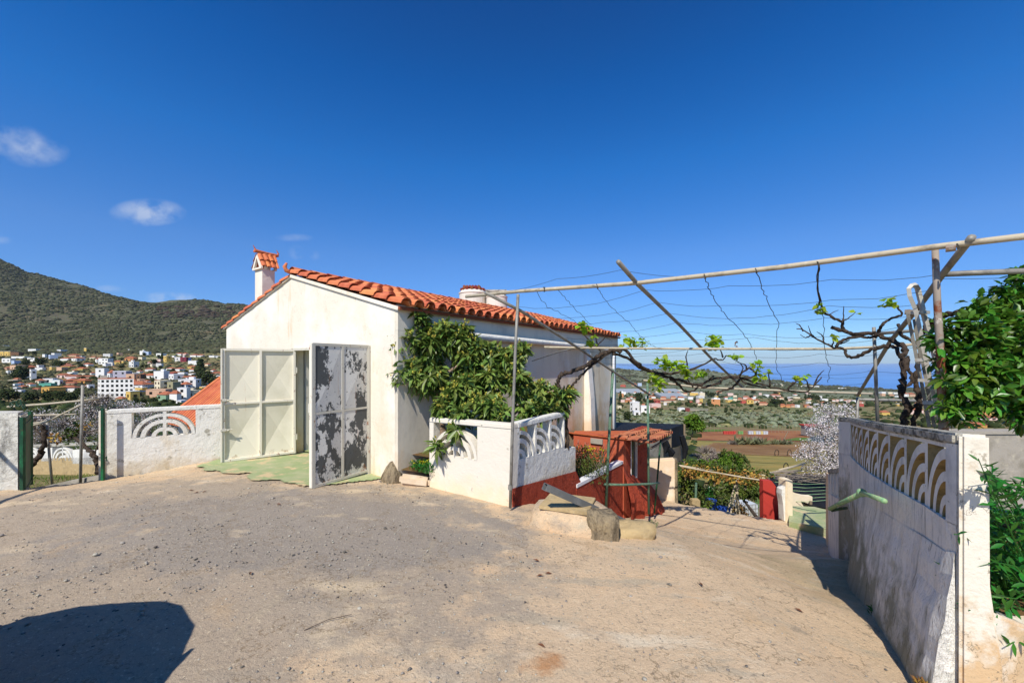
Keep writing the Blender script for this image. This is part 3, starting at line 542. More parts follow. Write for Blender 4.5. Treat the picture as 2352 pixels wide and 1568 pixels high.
# door frame, interior
m = MB(); m.bar(H(DL+.025, -.012, ZF+1.6), H(DL+.025, -.012, DZ), .06, .08, HS); m.bar(H(DR-.025, -.012, ZF+1.6), H(DR-.025, -.012, DZ), .06, .08, HS); m.bar(H(DL, -.012, DZ-.02), H(DR, -.012, DZ-.02), .08, .05, UP); m.build('door_frame', MATS['door_frame_rusty'], house)
m = MB(); m.prism(H(0, 0, -1.94), HG, HS, UP, [(DL-.7, .2), (DR+.4, .2), (DR+.4, 3.6), (DL-.7, 3.6)], .01); m.build('inner_floor', MATS['green_floor'], house)
m = MB(); m.prism(H(0, 3.6, 0), HG, UP, HS, [(DL-.7, -2), (DR+.4, -2), (DR+.4, .8), (DL-.7, .8)], .1); m.prism(H(DR+.4, .2, 0), HS, UP, HG, [(0, -2), (3.4, -2), (3.4, .8), (0, .8)], .1)
m.prism(H(DL-.8, .2, 0), HS, UP, HG, [(0, -2), (3.4, -2), (3.4, .8), (0, .8)], .1); m.prism(H(0, 0, .8), HG, HS, UP, [(DL-.8, .2), (DR+.5, .2), (DR+.5, 3.7), (DL-.8, 3.7)], .05); m.build('inner_wall', MATS['shelf_paint'], house)
shelf = MB()                                                   # recess with shelves seen through the gap
shelf.obox(H(-.45, .52, -.85), HG*.25, HS*.02, UP*1.1); shelf.obox(H(-.45, 1.75, -.85), HG*.25, HS*.02, UP*1.1)
for z in (-1.42, -.60, -.02): shelf.obox(H(-.45, 1.13, z), HG*.25, HS*.59, UP*.022)
sh = shelf.build('shelf', MATS['shelf_paint'], house)
m = MB(); m.obox(H(-.06, .36, -.85), HG*.05, HS*.12, UP*1.09); m.build('inner_post', MATS['shelf_paint'], house)
# metal doors: tube frame and four pressed panels
def gate_leaf(hinge, free, z0, z1, n, sgn, mp, mf, label, hinges):
    a, b = Vector((*hinge, 0)), Vector((*free, 0)); L = (b-a).length; t = (b-a)/L; n = Vector((*n, 0)).normalized()
    fr = MB(); w = .042
    def Q(s, z, o=0): p = a+t*s+n*o; return Vector((p.x, p.y, z))
    pr = .022 if sgn > 0 else .018
    for s in (w/2, L/2, L-w/2): fr.obox(Q(s, (z0+z1)/2), t*(w/2), n*pr, UP*((z1-z0)/2-(w if s != L/2 else w)))
    zm = (z0+z1)/2+.02
    for z in (z0+w/2, z1-w/2): fr.obox(Q(L/2, z), t*(L/2), n*pr, UP*(w/2))
    for (s0, s1) in ((w, L/2-w/2), (L/2+w/2, L-w)): fr.obox(Q((s0+s1)/2, zm), t*((s1-s0)/2), n*(pr-.002), UP*(w/2-.004))
    leaf = fr.build('door', mf, house); leaf['label'] = label
    pn = MB(); off, dep = (-.012, -.045) if sgn > 0 else (.008, .026)
    for (s0, s1) in ((w, L/2-w/2), (L/2+w/2, L-w)):
        for (y0, y1) in ((z0+w, zm-w/2), (zm+w/2, z1-w)):
            g = .0; c = [Q(s0, y0, off), Q(s1, y0, off), Q(s1, y1, off), Q(s0, y1, off), Q((s0+s1)/2, (y0+y1)/2, off+dep)]
            pn.add(c, [(0, 1, 4), (1, 2, 4), (2, 3, 4), (3, 0, 4)])
            c2 = [p-n*.03 for p in c]; pn.add(c2, [(1, 0, 4), (2, 1, 4), (3, 2, 4), (0, 3, 4)])
    pn.build('panel', mp, leaf)
    for z in hinges:
        h = MB(); h.tube([Q(-.025, z-.06, .0), Q(-.025, z+.06, .0)], .017, 8); h.obox(Q(.0, z, 0), t*.03, n*.008, UP*.045); h.build('hinge', mf, leaf)
    return leaf, Q, t, n, L
lf, Q, t, n, L = gate_leaf((-4.55, 8.37), (-5.53, 7.60), -1.935, .235, (.62, -.79), 1, MATS['door_cream'], MATS['door_frame'], 'cream open door with its inner face of recessed diamond panels', (-1.6, -.2))
for z in (-.75, -1.38+.06):
    h = MB(); h.obox(Q(L-.02, z, .04), t*.045, n*.02, UP*.022); h.tube([Q(L+.03, z, .05), Q(L-.16, z, .05)], .011, 6); h.tube([Q(L-.09, z-.03, .05), Q(L-.09, z, .075)], .012, 6); h.build('latch', MATS['door_frame_rusty'], lf)
h = MB(); h.obox(Q(L+.012, -.85, .01), t*.012, n*.034, UP*1.08); h.build('edge_plate', MATS['door_frame'], lf)
rf, Q, t, n, L = gate_leaf((-2.50, 6.94), (-3.02, 6.02), -1.93, .27, (.877, -.48), -1, MATS['door_peeling'], MATS['door_frame_rusty'], 'open door of flaking grey and white paint', (-1.68, -.85, .07))
h = MB(); h.obox(Q(L+.01, -.83, -.012), t*.01, n*.03, UP*1.09); h.build('edge_plate', MATS['door_frame'], rf)
h = MB(); h.obox(Q(L-.01, -.72, -.05), t*.035, n*.012, UP*.07); h.build('lock_plate', MATS['door_frame_rusty'], rf)
# tall chimney with its little tiled roof
ca = H(-2.42, .4, 0); cw, cd = .40, .30; ch = MB()
ztop = (YH-617)/F*ca.y
for_c = ca-HG*0
ch.prism(ca+UP*0, -HG, UP, HS, [(0, .7), (cw, .7), (cw, ztop), (0, ztop)], cd); chim = ch.build('chimney', MATS['plaster_gable'], house)
zt2 = ztop+.40; hd = MB()
cm = ca-HG*(cw/2); cz = Vector((cm.x, cm.y, 0))
def CPt(a, s, z): p = cz+HG*a+HS*s; return Vector((p.x, p.y, z))
tri = [(-.26, ztop), (.26, ztop), (.26, ztop+.05), (.02, zt2), (-.02, zt2), (-.26, ztop+.05)]
for (s0, s1) in ((-.05, 0.0), (cd, cd+.04)):                 # open triangles at both ends
    o = [(-.24, ztop), (.24, ztop), (.24, ztop+.04), (-.24, ztop+.04)]
    hd.prism(CPt(0, s0, 0), HG, UP, HS, o, s1-s0)
    for sg in (-1, 1): hd.prism(CPt(0, s0, 0), HG, UP, HS, [(sg*.24, ztop+.04), (sg*.15, ztop+.04), (0, zt2-.10), (0, zt2)], s1-s0)
hd.prism(CPt(0, .18, 0), HG, UP, HS, [(-.17, ztop), (.17, ztop), (0, zt2-.1)], .02)
hd.build('chimney_head', MATS['plaster_gable'], chim)
ct = MB()
for sg in (1, -1):
    dn = (HG*sg*.25-UP*(zt2-ztop)).normalized(); nr = (dn.cross(HS) if sg > 0 else HS.cross(dn)).normalized()
    if nr.z < 0: nr = -nr
    tiles(CPt(0, .0, zt2+.0)+dn*.02, HS, dn, nr, 3, 2, .125, .20, .056, ct)
ct.tube([CPt(0, -.09, zt2+.07), CPt(0, .2, zt2+.05), CPt(0, .45, zt2+.05)], .045, 8)
for s_ in (-.1, .46): ct.tube([CPt(0, s_, zt2+.03), CPt(0, s_+.02, zt2+.12), CPt(0, s_-.03, zt2+.2)], [.03, .018, .006], 6)
ct.build('chimney_roof', MATS['tile'], chim)
m = MB(); m.tube([H(-1.95, .35, 1.2), H(-1.95, .35, 1.5), H(-1.25, .3, 1.62)], .013, 6); m.build('roof_pipe', MATS['white_paint'], house)
# round white stacks with tiled tops behind the ridge
for (px, rp, yt, D, dark) in ((1086, 31, 668, 15.4, 1), (1141, 24, 676, 15.2, 0)):
    c = P(px, yt, D); rr = rp/F*D; s_ = MB(); s_.lathe((c.x, c.y, 0), [(rr, .6), (rr, c.z-.14), (rr*1.04, c.z-.13), (rr*1.04, c.z-.09), (rr*.96, c.z-.08), (rr*.86, c.z)], 26)
    o = s_.build('round_chimney', MATS['whitewash_clean'], house, smooth=False); tp = MB()
    if dark:
        for k_ in range(16):
            a = 2*math.pi*k_/16; tp.tube([(c.x+math.cos(a)*rr*.35, c.y+math.sin(a)*rr*.35, c.z+.09), (c.x+math.cos(a)*rr*.92, c.y+math.sin(a)*rr*.92, c.z+.03)], .05, 7)
        for k_ in range(6): tp.tube([(c.x-.3+k_*.11, c.y-.3, c.z+.12), (c.x-.3+k_*.11, c.y+.3, c.z+R.uniform(.12, .22))], .055, 7)
    else:
        for k_ in range(3): tp.box(c.x-.42, c.x+.38, c.y-.3+k_*.2, c.y-.14+k_*.2, c.z+.06, c.z+.13)
        tp.box(c.x-.32, c.x+.3, c.y-.28, c.y+.26, c.z-.02, c.z+.06)
    tp.build('chimney_cap', MATS['tile_dark'] if dark else MATS['coping_dirty'], o)

# ---------------------------------------------------------------- walls with pierced blocks
def wallpoint(a, t, s, z): p = a+t*s; return Vector((p.x, p.y, z))
def block(par, a, t, n, s0, w, z0, h, centre, th, m):         # one pierced block: frame edge and three quarter arcs
    b = MB(); O_ = wallpoint(a, t, s0, z0); r = min(w, h)
    c = (w, 0) if centre == 'r' else (0, 0); a0, a1 = (math.pi/2, math.pi) if centre == 'r' else (0, math.pi/2)
    for (f0, f1) in ((.86, .985), (.58, .73), (.24, .38)): b.arcband(O_, t, UP, n, c, r*f0, r*f1, a0, a1, th, 12)
    return b.build('pierced_block', m, par)
def pierced_wall(root, a, b, zb, zt, blocks, ztop, n, th, mats, foot=.5, sc=1.0):
    """a,b ends in plan; zb(s) foot of wall; pierced band z=zt..zt+h; blocks=(s0,w,centre); piers fill what is left"""
    a, b = Vector((*a, 0)), Vector((*b, 0)); L = (b-a).length; t = (b-a)/L; n = Vector((*n, 0)).normalized()
    mw, mc, mbk = mats; m = MB(); S = np.linspace(0, L, 9)
    zl = zt if callable(zt) else (lambda s: zt); zu = ztop if callable(ztop) else (lambda s: ztop)
    m.prism(wallpoint(a, t, 0, 0), t, UP, n, [(s, zl(s)) for s in S]+[(s, zb(s)-foot) for s in S[::-1]], th); m.build('wall', mw, root)
    cap = .075; m = MB(); m.prism(wallpoint(a, t, 0, 0)-n*.008, t, UP, n, [(s, zu(s)) for s in S]+[(s, zu(s)-cap) for s in S[::-1]], th+.016); m.build('coping', mc, root, bevel=.012)
    ed = sorted([(s0, s0+w) for s0, w, c in blocks]); cur = 0; m = MB(); piers = []
    for (s0, s1) in ed: piers.append((cur, s0)); cur = s1
    piers.append((cur, L))
    for (s0, s1) in piers:
        if s1-s0 > .01: m.prism(wallpoint(a, t, 0, 0), t, UP, n, [(s0, zl(s0)), (s1, zl(s1)), (s1, zu(s1)-cap), (s0, zu(s0)-cap)], th)
    m.build('pier', mbk if len(piers) > 4 else mw, root)
    for (s0, w, c) in blocks:
        h = zu(s0+w/2)-cap-zl(s0+w/2)
        block(root, a, t, n, s0, w, zl(s0+w/2)-.01, h+.01, c, th, mbk)
    return a, t, L
# left wall beside the pedestrian gate
root = thing('garden_wall', 'whitewashed block wall with one pierced fan window between iron gate post and cream door', 'wall', (-7.0, 7.0, -2.1))
la, lb = (-7.13, 7.01), (-4.62, 8.62); tl = (Vector(lb)-Vector(la)).normalized()
lwz = lambda s: -2.16+.20*min(1, s/1.5)
pierced_wall(root, la, lb, lwz, lambda s: -1.40, [(.32, .43, 'r'), (.80, .43, 'l'), (1.74, .43, 'r')], lambda s: -.87+.0*s, (.44*1, -.897) if False else (-tl.y, tl.x), .16, (MATS['whitewash'],)*3)
m = MB(); nv_ = Vector((-tl.y, tl.x, 0)); tv_ = Vector((tl.x, tl.y, 0)); ce_ = Vector((la[0], la[1], -1.56))-tv_*.055+nv_*.085; m.obox(ce_, tv_*.054, nv_*.095, UP*.705); m.build('end_pier', MATS['whitewash_clean'], root, bevel=.03)
# planter wall in front of the tree
pw = thing('planter_wall', 'white planter wall with pierced fan blocks and dark red foot under the loquat tree', 'wall', (0, 5.54, -2))
pa, pb = Vector((-1.33, 6.42, 0)), Vector((0.0, 5.54, 0)); pc = pb+HS*2.02
n1 = HS; z_top = -.885
pierced_wall(pw, (pa.x, pa.y), (pb.x, pb.y), lambda s: -1.95-.04*s, lambda s: -1.47, [(.09, .42, 'r'), (.56, .42, 'l')], lambda s: z_top-.03*(1-s/1.6), (HS.x, HS.y), .14, (MATS['whitewash_clean'],)*3)
th = .14; m = MB(); S = [0.14, 2.02]
red = lambda s: -1.775-.11*s
m.prism(pb+HS*.0+HG*0, HS, UP, -HG, [(.141, -1.41), (.141, red(.14)), (2.02, red(2.02)), (2.02, -1.56), (1.60, -1.52), (1.58, -1.47)], th); m.build('wall', MATS['whitewash'], pw)
m = MB(); m.prism(pb+HG*.012, HS, UP, -HG, [(-.0, red(0)-.004), (.0, -2.6), (2.3, -3.6), (2.3, red(2.3)-.3), (2.02, red(2.02)-.004)], th+.012); o = m.build('red_base', MATS['red_rough'], pw)
m = MB(); Sx = [.141, .6, 1.1, 1.60]; m.prism(pb-HG*th, HS, UP, HG, [(s, z_top-.0) for s in Sx]+[(s, z_top-.075) for s in Sx[::-1]], th+.006); m.build('coping', MATS['whitewash'], pw, bevel=.012)
m = MB()
for (s0, s1) in ((.141, .19), (.62, .67), (1.08, 1.13), (1.56, 1.6)): m.prism(pb, HS, UP, -HG, [(s0, -1.405-.04*s0), (s1, -1.405-.04*s1), (s1, z_top-.076), (s0, z_top-.076)], th)
m.build('pier', MATS['whitewash'], pw)
for s0 in (.19, .67, 1.13): block(pw, pb-HG*th, HS, HG, s0, .43, -1.42-.045*s0, .46+.045*s0, 'l', th, MATS['whitewash'])
bed = MB(); bp = [pa+HS*.13, pb+HS*.13-HG*.1, pc-HG*.13, pc+HS*.3-HG*.5, H(RR+.02, 4.4, 0), H(RR+.02, .3, 0)]
bed.add([(p.x, p.y, -1.60) for p in bp], [tuple(range(len(bp)))]); bed.build('soil_bed', MATS['soil'], pw)
m = MB(); m.bar(H(3.35, -.02, -1.92), pa+UP*-1.97+HS*.02, .14, .17); m.build('bed_kerb', MATS['plaster_corner'], pw, bevel=.045)
m = MB(); k1, k2, k3 = H(3.28, .05, -1.72), pa+HS*.1, H(RR+.05, 1.0, 0)
m.add([(k1.x, k1.y, -1.80), (k2.x, k2.y, -1.84), (k3.x, k3.y, -1.74)], [(0, 1, 2)]); m.build('soil_bed', MATS['soil'], pw)
# ---------------------------------------------------------------- red hut, red ramp wall, tile canopy
hc = Vector((2.58, 9.2, 0)); hl = hc-HG*1.27; hr = hc+HS*2.0
hut = thing('red_hut', 'small dark red rough plastered hut with narrow window and low tiled roof', 'hut', (2.58, 9.2, -3.8))
m = MB(); m.prism(hl, HG, UP, HS, [(0, -3.2), (1.27, -3.9), (1.27, -1.79), (0, -1.80)], .18); m.build('front_wall', MATS['red_smooth'], hut)
m = MB(); w0, w1, wb, wt = .50, .98, -2.93, -1.86
m.prism(hc, HS, UP, -HG, [(.181, -4.6), (w0, -4.6), (w0, -1.79), (.181, -1.79)], .18); m.prism(hc, HS, UP, -HG, [(w1, -4.6), (2.0, -4.6), (2.0, -1.79), (w1, -1.79)], .18); m.prism(hc, HS, UP, -HG, [(w0, -4.6), (w1, -4.6), (w1, wb), (w0, wb)], .18); m.build('side_wall', MATS['red_rough'], hut)
m = MB(); 
for (a0, a1, b0, b1) in ((w0, w0+.045, wb, wt), (w1-.045, w1, wb, wt), (w0+.045, w1-.045, wb, wb+.045), (w0+.045, w1-.045, wt-.045, wt)): m.prism(hc+HG*.012, HS, UP, -HG, [(a0, b0), (a1, b0), (a1, b1), (a0, b1)], .06)
wn = m.build('window_frame', MATS['wall_lattice'], hut)
m = MB(); m.prism(hc-HG*.03, HS, UP, -HG, [(w0, wb), (w1, wb), (w1, wt), (w0, wt)], .01); m.build('window_pane', MATS['glass_dark'], wn)
m = MB(); top = [hl-HS*.04, hc-HS*.04+HG*.04, hr+HG*.04, hr-HG*2.2, hl-HG*.6+HS*1.2, hl-HG*.15]
m.add([(p.x, p.y, -1.785-.0*(i > 2) if i in (0, 1, 5) else (-1.90 if i == 2 else -2.13)) for i, p in enumerate(top)]+[(p.x, p.y, -2.25 if i in (2, 3, 4) else -1.815) for i, p in enumerate(top)], [tuple(range(6))]+[(i, (i+1) % 6, (i+1) % 6+6, i+6) for i in range(6)]); m.build('roof_slab', MATS['red_top'], hut)
m = MB(); m.obox(hl+HG*.62-HS*.02+UP*-1.93, HG*.15, HS*.03, UP*.06); m.build('vent_block', MATS['concrete'], hut)
# rough skirt of plaster running down to the ramp
m = MB(); nsk = 14; base = []
for i in range(nsk+1):
    s = 2.0*i/nsk; p = hc+HS*s; out_ = .12+.38*(i/nsk)**1.5+.06*math.sin(i*1.7); q = p+HG*out_; zb_ = G(q.x, q.y)-.15; zt_ = -2.55-.75*(i/nsk)
    base.append([(p.x, p.y, zt_)]+[tuple(Vector((p.x, p.y, zt_)).lerp(Vector((q.x, q.y, zb_)), f)+HG*(.10*math.sin(math.pi*f)+R.uniform(-.03, .03))) for f in (.25, .5, .75, 1)])
for i in range(nsk):
    for k_ in range(4):
        m.add([base[i][k_], base[i+1][k_], base[i+1][k_+1], base[i][k_+1]], [(0, 1, 2, 3)])
m.build('plaster_skirt', MATS['red_rough'], hut)
# canopy tiles
cn = thing('tile_canopy', 'weathered clay tile canopy on thin green posts beside the red hut', 'canopy', (3.2, 10, -3.9))
m = MB(); c0 = hc-HG*.25+HS*.15+UP*-1.86; tiles(c0, (HS-UP*.03).normalized(), (HG*1-UP*.06).normalized(), UP, 10, 3, .19, .28, .075, m); m.build('roof', MATS['tile_old'], cn)
m = MB(); m.bar(c0-UP*.05+HG*.55, c0+HS*2.0-UP*.12+HG*.55, .05, .06); m.bar(c0+HG*.82-UP*.12, c0+HS*1.9+HG*.82-UP*.16, .04, .04); m.build('rafter', MATS['wood_grey'], cn)
rw = thing('ramp_wall', 'dark red retaining wall with white coping stepping from planter to red hut', 'wall', (1, 7, -2.4))
m = MB(); w0p = pb+HS*2.03+HG*.02; w1p = hc-HG*.02
dd = (w1p-w0p); L_ = Vector((dd.x, dd.y, 0)).length; tt = Vector((dd.x, dd.y, 0))/L_; n_ = Vector((-tt.y, tt.x, 0))
m.prism(w0p, tt, UP, n_, [(0, -2.30), (0, -3.6), (L_, -4.4), (L_, -2.38)], .14); m.build('wall', MATS['red_rough'], rw)
m = MB(); m.prism(w0p-n_*.01, tt, UP, n_, [(0, -2.235), (0, -2.297), (L_, -2.377), (L_, -2.315)], .16); m.build('coping', MATS['white_paint'], rw)
m = MB(); bp = [w0p+n_*.1, w1p+n_*.1, hl+HS*.1, H(RR+.05, 6.0, 0), H(RR+.05, 4.4, 0), pc-HG*.2]
m.add([(p.x, p.y, -2.42) for p in bp], [tuple(range(6))]); m.build('soil_bed', MATS['soil'], rw)
# ---------------------------------------------------------------- slab, rocks, steel tube
sb = thing('inspection_chamber', 'rough concrete block with a thin square lid at the planter foot', 'chamber', (.9, 4.7, -2))
sc_ = Vector((.74, 4.98, 0)); sx_ = Vector((.93, -.36, 0)).normalized(); sy_ = Vector((-sx_.y, sx_.x, 0))
m = MB(); iv, fi = ICO2; cb = iv/np.max(np.abs(iv), axis=1, keepdims=True); cb = (cb*.8+iv*.35)*(1+NR.normal(size=(len(iv), 1))*.02); cb = np.outer(cb[:, 0], np.array(sx_))*.42+np.outer(cb[:, 1], np.array(sy_))*.36+np.outer(cb[:, 2], np.array(UP))*.24+np.array(sc_+UP*-2.07); o = npmesh('block', cb, fi, MATS['ground'], sb, smooth=True)
m = MB(); m.obox(sc_+UP*-1.785-sx_*.04, sx_*.30, sy_*.27, UP*.022); m.build('lid', MATS['concrete_tan'], sb, bevel=.006)
def boulder(name, c, r, label, m_, sq=(1, 1, 1), group=None, sub=2):
    iv, fi = ICO2; rr_ = np.random.default_rng(int(abs(c[0]*1000))); d = iv.copy()
    f = 1+.16*np.sin(d[:, :1]*3.1+c[0]*9)*np.cos(d[:, 1:2]*2.7)+.12*np.sin(d[:, 2:]*5+c[1])+rr_.normal(size=(len(d), 1))*.025
    cube = d/np.max(np.abs(d), axis=1, keepdims=True)*.8; v = (d*.45+cube*.55)*f*r*np.array(sq)+np.array(c)
    return tag(npmesh(name, v, fi, m_), label, 'rock', group)
boulder('rock', (1.05, 4.56, -1.98), .25, 'upright dark weathered rock against the concrete block with the lid', MATS['rock'], (.8, .6, 1.15))
boulder('rock', (1.42, 4.75, -2.14), .26, 'low tan boulder right of the upright rock under the steel tube end', MATS['concrete_tan'], (1.15, .8, .85))
m = MB(); A1 = P(1251, 1117, 4.6); B1 = P(1452, 1206, 5.2); dr = (B1-A1).normalized(); u_ = UP; sd_ = dr.cross(u_).normalized(); u2 = sd_.cross(dr); w_ = .038
pr_ = [(-w_, -w_), (w_, -w_), (w_, w_), (-w_, w_)]
for i in range(4):
    a_, b_ = pr_[i], pr_[(i+1) % 4]; mid = (Vector((*a_, 0))+Vector((*b_, 0)))/2; e = Vector((b_[0]-a_[0], b_[1]-a_[1], 0)); c_ = (A1+B1)/2+sd_*mid.x+u2*mid.y
    nrm_ = (sd_*mid.x+u2*mid.y).normalized()*.002; m.obox(c_, dr*((B1-A1).length/2), (sd_*e.x+u2*e.y)*.5, nrm_)
tag(m.build('square_tube', MATS['steel']), 'hollow grey square steel tube leaning down past the red wall', 'steel tube')
m = MB(); c_ = P(1462, 1205, 5.0); m.add([c_+Vector(v) for v in ((-.1, .05, .03), (.08, .12, .0), (.16, .02, -.01), (-.03, -.12, -.10), (.02, 0, .05))], [(0, 1, 4), (1, 2, 4), (2, 3, 4), (3, 0, 4)]); m.add([c_+Vector(v)-UP*.01 for v in ((-.1, .05, .03), (.08, .12, .0), (.16, .02, -.01), (-.03, -.12, -.10), (.02, 0, .05))], [(1, 0, 4), (2, 1, 4), (3, 2, 4), (0, 3, 4)])
tag(m.build('sheet_scrap', MATS['aluminium']), 'bent scrap of pale sheet metal at the lower end of the steel tube', 'metal scrap')
# ---------------------------------------------------------------- pergola of pipes and wires
pg = thing('pergola', 'grape pergola of cream pipes tied with wire over the sloping ramp', 'pergola', (.08, 5.38, -2))
BL, BR = P(1070, 681, 5.75), P(2352, 543, 2.77); m = MB(); m.tube([BL, P(1190, 669, 5.38), P(1462, 650, 4.47), P(1800, 613, 3.75), P(2148, 567, 3.13), BR+(BR-P(2148, 567, 3.13))*.8], .024, 10); m.build('beam', MATS['pipe_cream'], pg, smooth=True)
def pipe(name, pts, r, mt, par=pg, n=8): q_ = MB(); q_.tube(pts, r, n); return q_.build(name, MATS[mt], par, smooth=True)
R1 = [P(1115, 672, 5.15), P(1200, 716, 5.5), P(1325, 797, 7.0), P(1404, 850, 8.0), P(1492, 906, 9.0)]
R2 = [P(1420, 601, 3.98), P(1464, 652, 4.52), P(1560, 745, 5.9), P(1633, 822, 7.6), P(1712, 896, 9.3)]
R3 = [P(2232, 545, 2.95), P(2165, 630, 3.45), P(2110, 705, 4.15), P(2044, 785, 5.3), P(1970, 908, 7.73)]
pipe('rafter', R1, .024, 'pipe_grey'); pipe('rafter', R2, .024, 'pipe_grey'); pipe('rafter', R3, .026, 'pipe_grey')
MBR = [P(1250, 797, 6.9), P(1347, 799, 7.1), P(1600, 801, 6.6), P(1909, 801, 5.9), P(2044, 796, 5.5), P(2112, 789, 5.3)]; pipe('beam', MBR, .019, 'pipe_cream')
FB = [P(1478, 873, 9.1), P(1600, 889, 9.1), P(1800, 897, 8.5), P(2004, 904, 7.9)]; pipe('beam', FB, .022, 'pipe_cream')
pipe('beam', [P(2016, 766, 5.3), P(2090, 760, 5.0), P(2160, 757, 4.8), P(2300, 752, 4.4)], .021, 'pipe_grey'); pipe('beam', [P(2166, 630, 3.5), P(2230, 627, 3.4), P(2420, 620, 3.2)], .024, 'pipe_grey')
pipe('beam', [P(1971, 917, 7.8), P(2060, 919, 7.9), P(2500, 930, 8.2)], .028, 'pipe_grey')
pipe('brace', [P(1222, 829, 8.6), P(1290, 806, 7.5), P(1350, 793, 6.8)], .011, 'pipe_grey')
pipe('post', [P(1172, 1166, 5.37), P(1176, 1010, 5.37), P(1184, 800, 5.38), P(1190, 676, 5.38)], .021, 'pipe_grey')
q_ = MB(); q_.tube([P(1172, 1124, 5.37), P(1172.4, 1113, 5.37)], .03, 8); q_.build('pipe_coupling', MATS['pipe_grey'], pg)
pipe('post', [P(1391, 1180, 8.3), P(1398, 1020, 8.25), P(1408, 848, 8.05)], .03, 'green_pipe')
pipe('post', [P(1490, 1180, 9.0), P(1489, 1010, 9.0), P(1487, 878, 9.05)], .027, 'green_pipe')
pipe('post', [P(1503, 1178, 9.6), P(1518, 1003, 9.6)], .022, 'green_paint')
pipe('rail', [P(1387, 1112, 8.25), P(1430, 1113, 8.5), P(1493, 1111, 8.95), P(1513, 1109, 9.4)], .026, 'green_pipe')
pipe('post', [P(2148, 574, 3.2), P(2153, 700, 3.2), P(2162, 850, 3.22), P(2168, 1010, 3.22)], [.021, .023, .027, .03], 'pipe_rusty')
pipe('post', [P(2007, 751, 5.4), P(2011, 850, 5.4), P(2016, 975, 5.35)], .02, 'pipe_grey')
pipe('post', [P(1970, 912, 7.7), P(1968, 980, 7.7), P(1966, 1090, 7.7)], .025, 'pipe_grey')
def wirebit(pts, r=.0024, mt='wire', nm='wire', par=pg, sag=.0, jit=.0, n=3):
    P0 = [Vector(p) for p in pts]; out_ = []
    for i in range(len(P0)-1):
        for k_ in range(6):
            f = k_/6; p = P0[i].lerp(P0[i+1], f); p.z -= sag*4*f*(1-f); out_.append(p+Vector((R.uniform(-jit, jit), 0, R.uniform(-jit, jit))))
    out_.append(P0[-1]); q_ = MB(); q_.tube(out_, r, n, False); return q_.build(nm, MATS[mt], par)
def along(Rf, f):
    L_ = [0]
    for i in range(len(Rf)-1): L_.append(L_[-1]+(Rf[i+1]-Rf[i]).length)
    d = f*L_[-1]; i = max(j for j in range(len(Rf)-1) if L_[j] <= d+1e-9); return Rf[i].lerp(Rf[i+1], (d-L_[i])/(L_[i+1]-L_[i]))
P0L = [P(1190, 690, 5.6), P(1330, 800, 7.2), P(1480, 895, 9.0)]
for i in range(13):
    f = .07+.068*i; a_, b_, c_ = along(R1, f+.02), along(R2, f+.06), along(R3, f+.04); up_ = Vector((0, 0, .02))
    wirebit([a_+up_, a_.lerp(b_, .5)+Vector((0, 0, R.uniform(-.08, .03))), b_+up_, b_.lerp(c_, .35)+Vector((0, 0, R.uniform(-.1, .05))), b_.lerp(c_, .7)+Vector((0, 0, R.uniform(-.1, .05))), c_+up_], sag=.03, jit=.006)
for i in range(4):
    f = .12+.2*i; c_ = along(R3, f); wirebit([c_, c_+Vector((1.2, -.5, .0)), c_+Vector((2.6, -1.2, .05))], sag=.03)
wirebit([P(1150, 672, 5.4), P(1280, 640, 5.0), P(1425, 620, 4.4), P(1600, 637, 4.3)], sag=.02)
def C4(x, y): return (1339.4+.375*x, 555.4+.375*y)
def C5(x, y): return (1829.4+.3333*x, 506.4+.3333*y)
def C3(x, y): return (882+.375*x, 637+.375*y)
def path(pts, cf, D0, D1): k_ = len(pts); return [P(*cf(*p), D0+(D1-D0)*i/(k_-1)) for i, p in enumerate(pts)]
wirebit(path([(85, 285), (130, 350), (220, 450), (290, 500), (335, 560), (400, 620), (450, 650)], C4, 5.0, 7.2), r=.0036, jit=.014)
wirebit(path([(938, 95), (1000, 180), (1120, 240), (1200, 290), (1290, 330), (1400, 390)], C3, 5.2, 7.4), r=.0036, jit=.014)
wirebit(path([(1068, 85), (1130, 150), (1200, 220), (1270, 290)], C3, 5.0, 6.6), r=.0036, jit=.014)
wirebit(path([(750, 225), (770, 290), (815, 370), (880, 460), (980, 560), (1040, 650), (1060, 720)], C4, 4.1, 6.8), r=.0048, jit=.016)
wirebit(path([(1058, 190), (1090, 270), (1125, 350), (1195, 490), (1180, 640), (1185, 780), (1230, 870)], C4, 3.8, 7.5), r=.0048, jit=.016)
wirebit(path([(1440, 120), (1432, 280), (1455, 380), (1475, 480), (1470, 640), (1510, 770), (1500, 860)], C4, 3.5, 6.5), r=.0042, jit=.016)
for (x, y, D) in ((1120, 672, 5.6), (1250, 664, 5.05), (1372, 657, 4.7), (1462, 650, 4.45), (1619, 634, 4.1), (1737, 621, 3.85), (1880, 606, 3.55), (2200, 565, 3.0)):
    q_ = MB(); q_.tube([P(x-2, y-5, D-.02), P(x+2, y+5, D-.04), P(x, y+6, D+.03), P(x+1, y-5, D+.03)], .006, 4); q_.build('wire_tie', MATS['wire'], pg)
q_ = MB(); q_.tube([P(2172, 571, 3.06), P(2196, 568, 3.02)], .028, 10); q_.build('beam_sleeve', MATS['pipe_rusty'], pg)
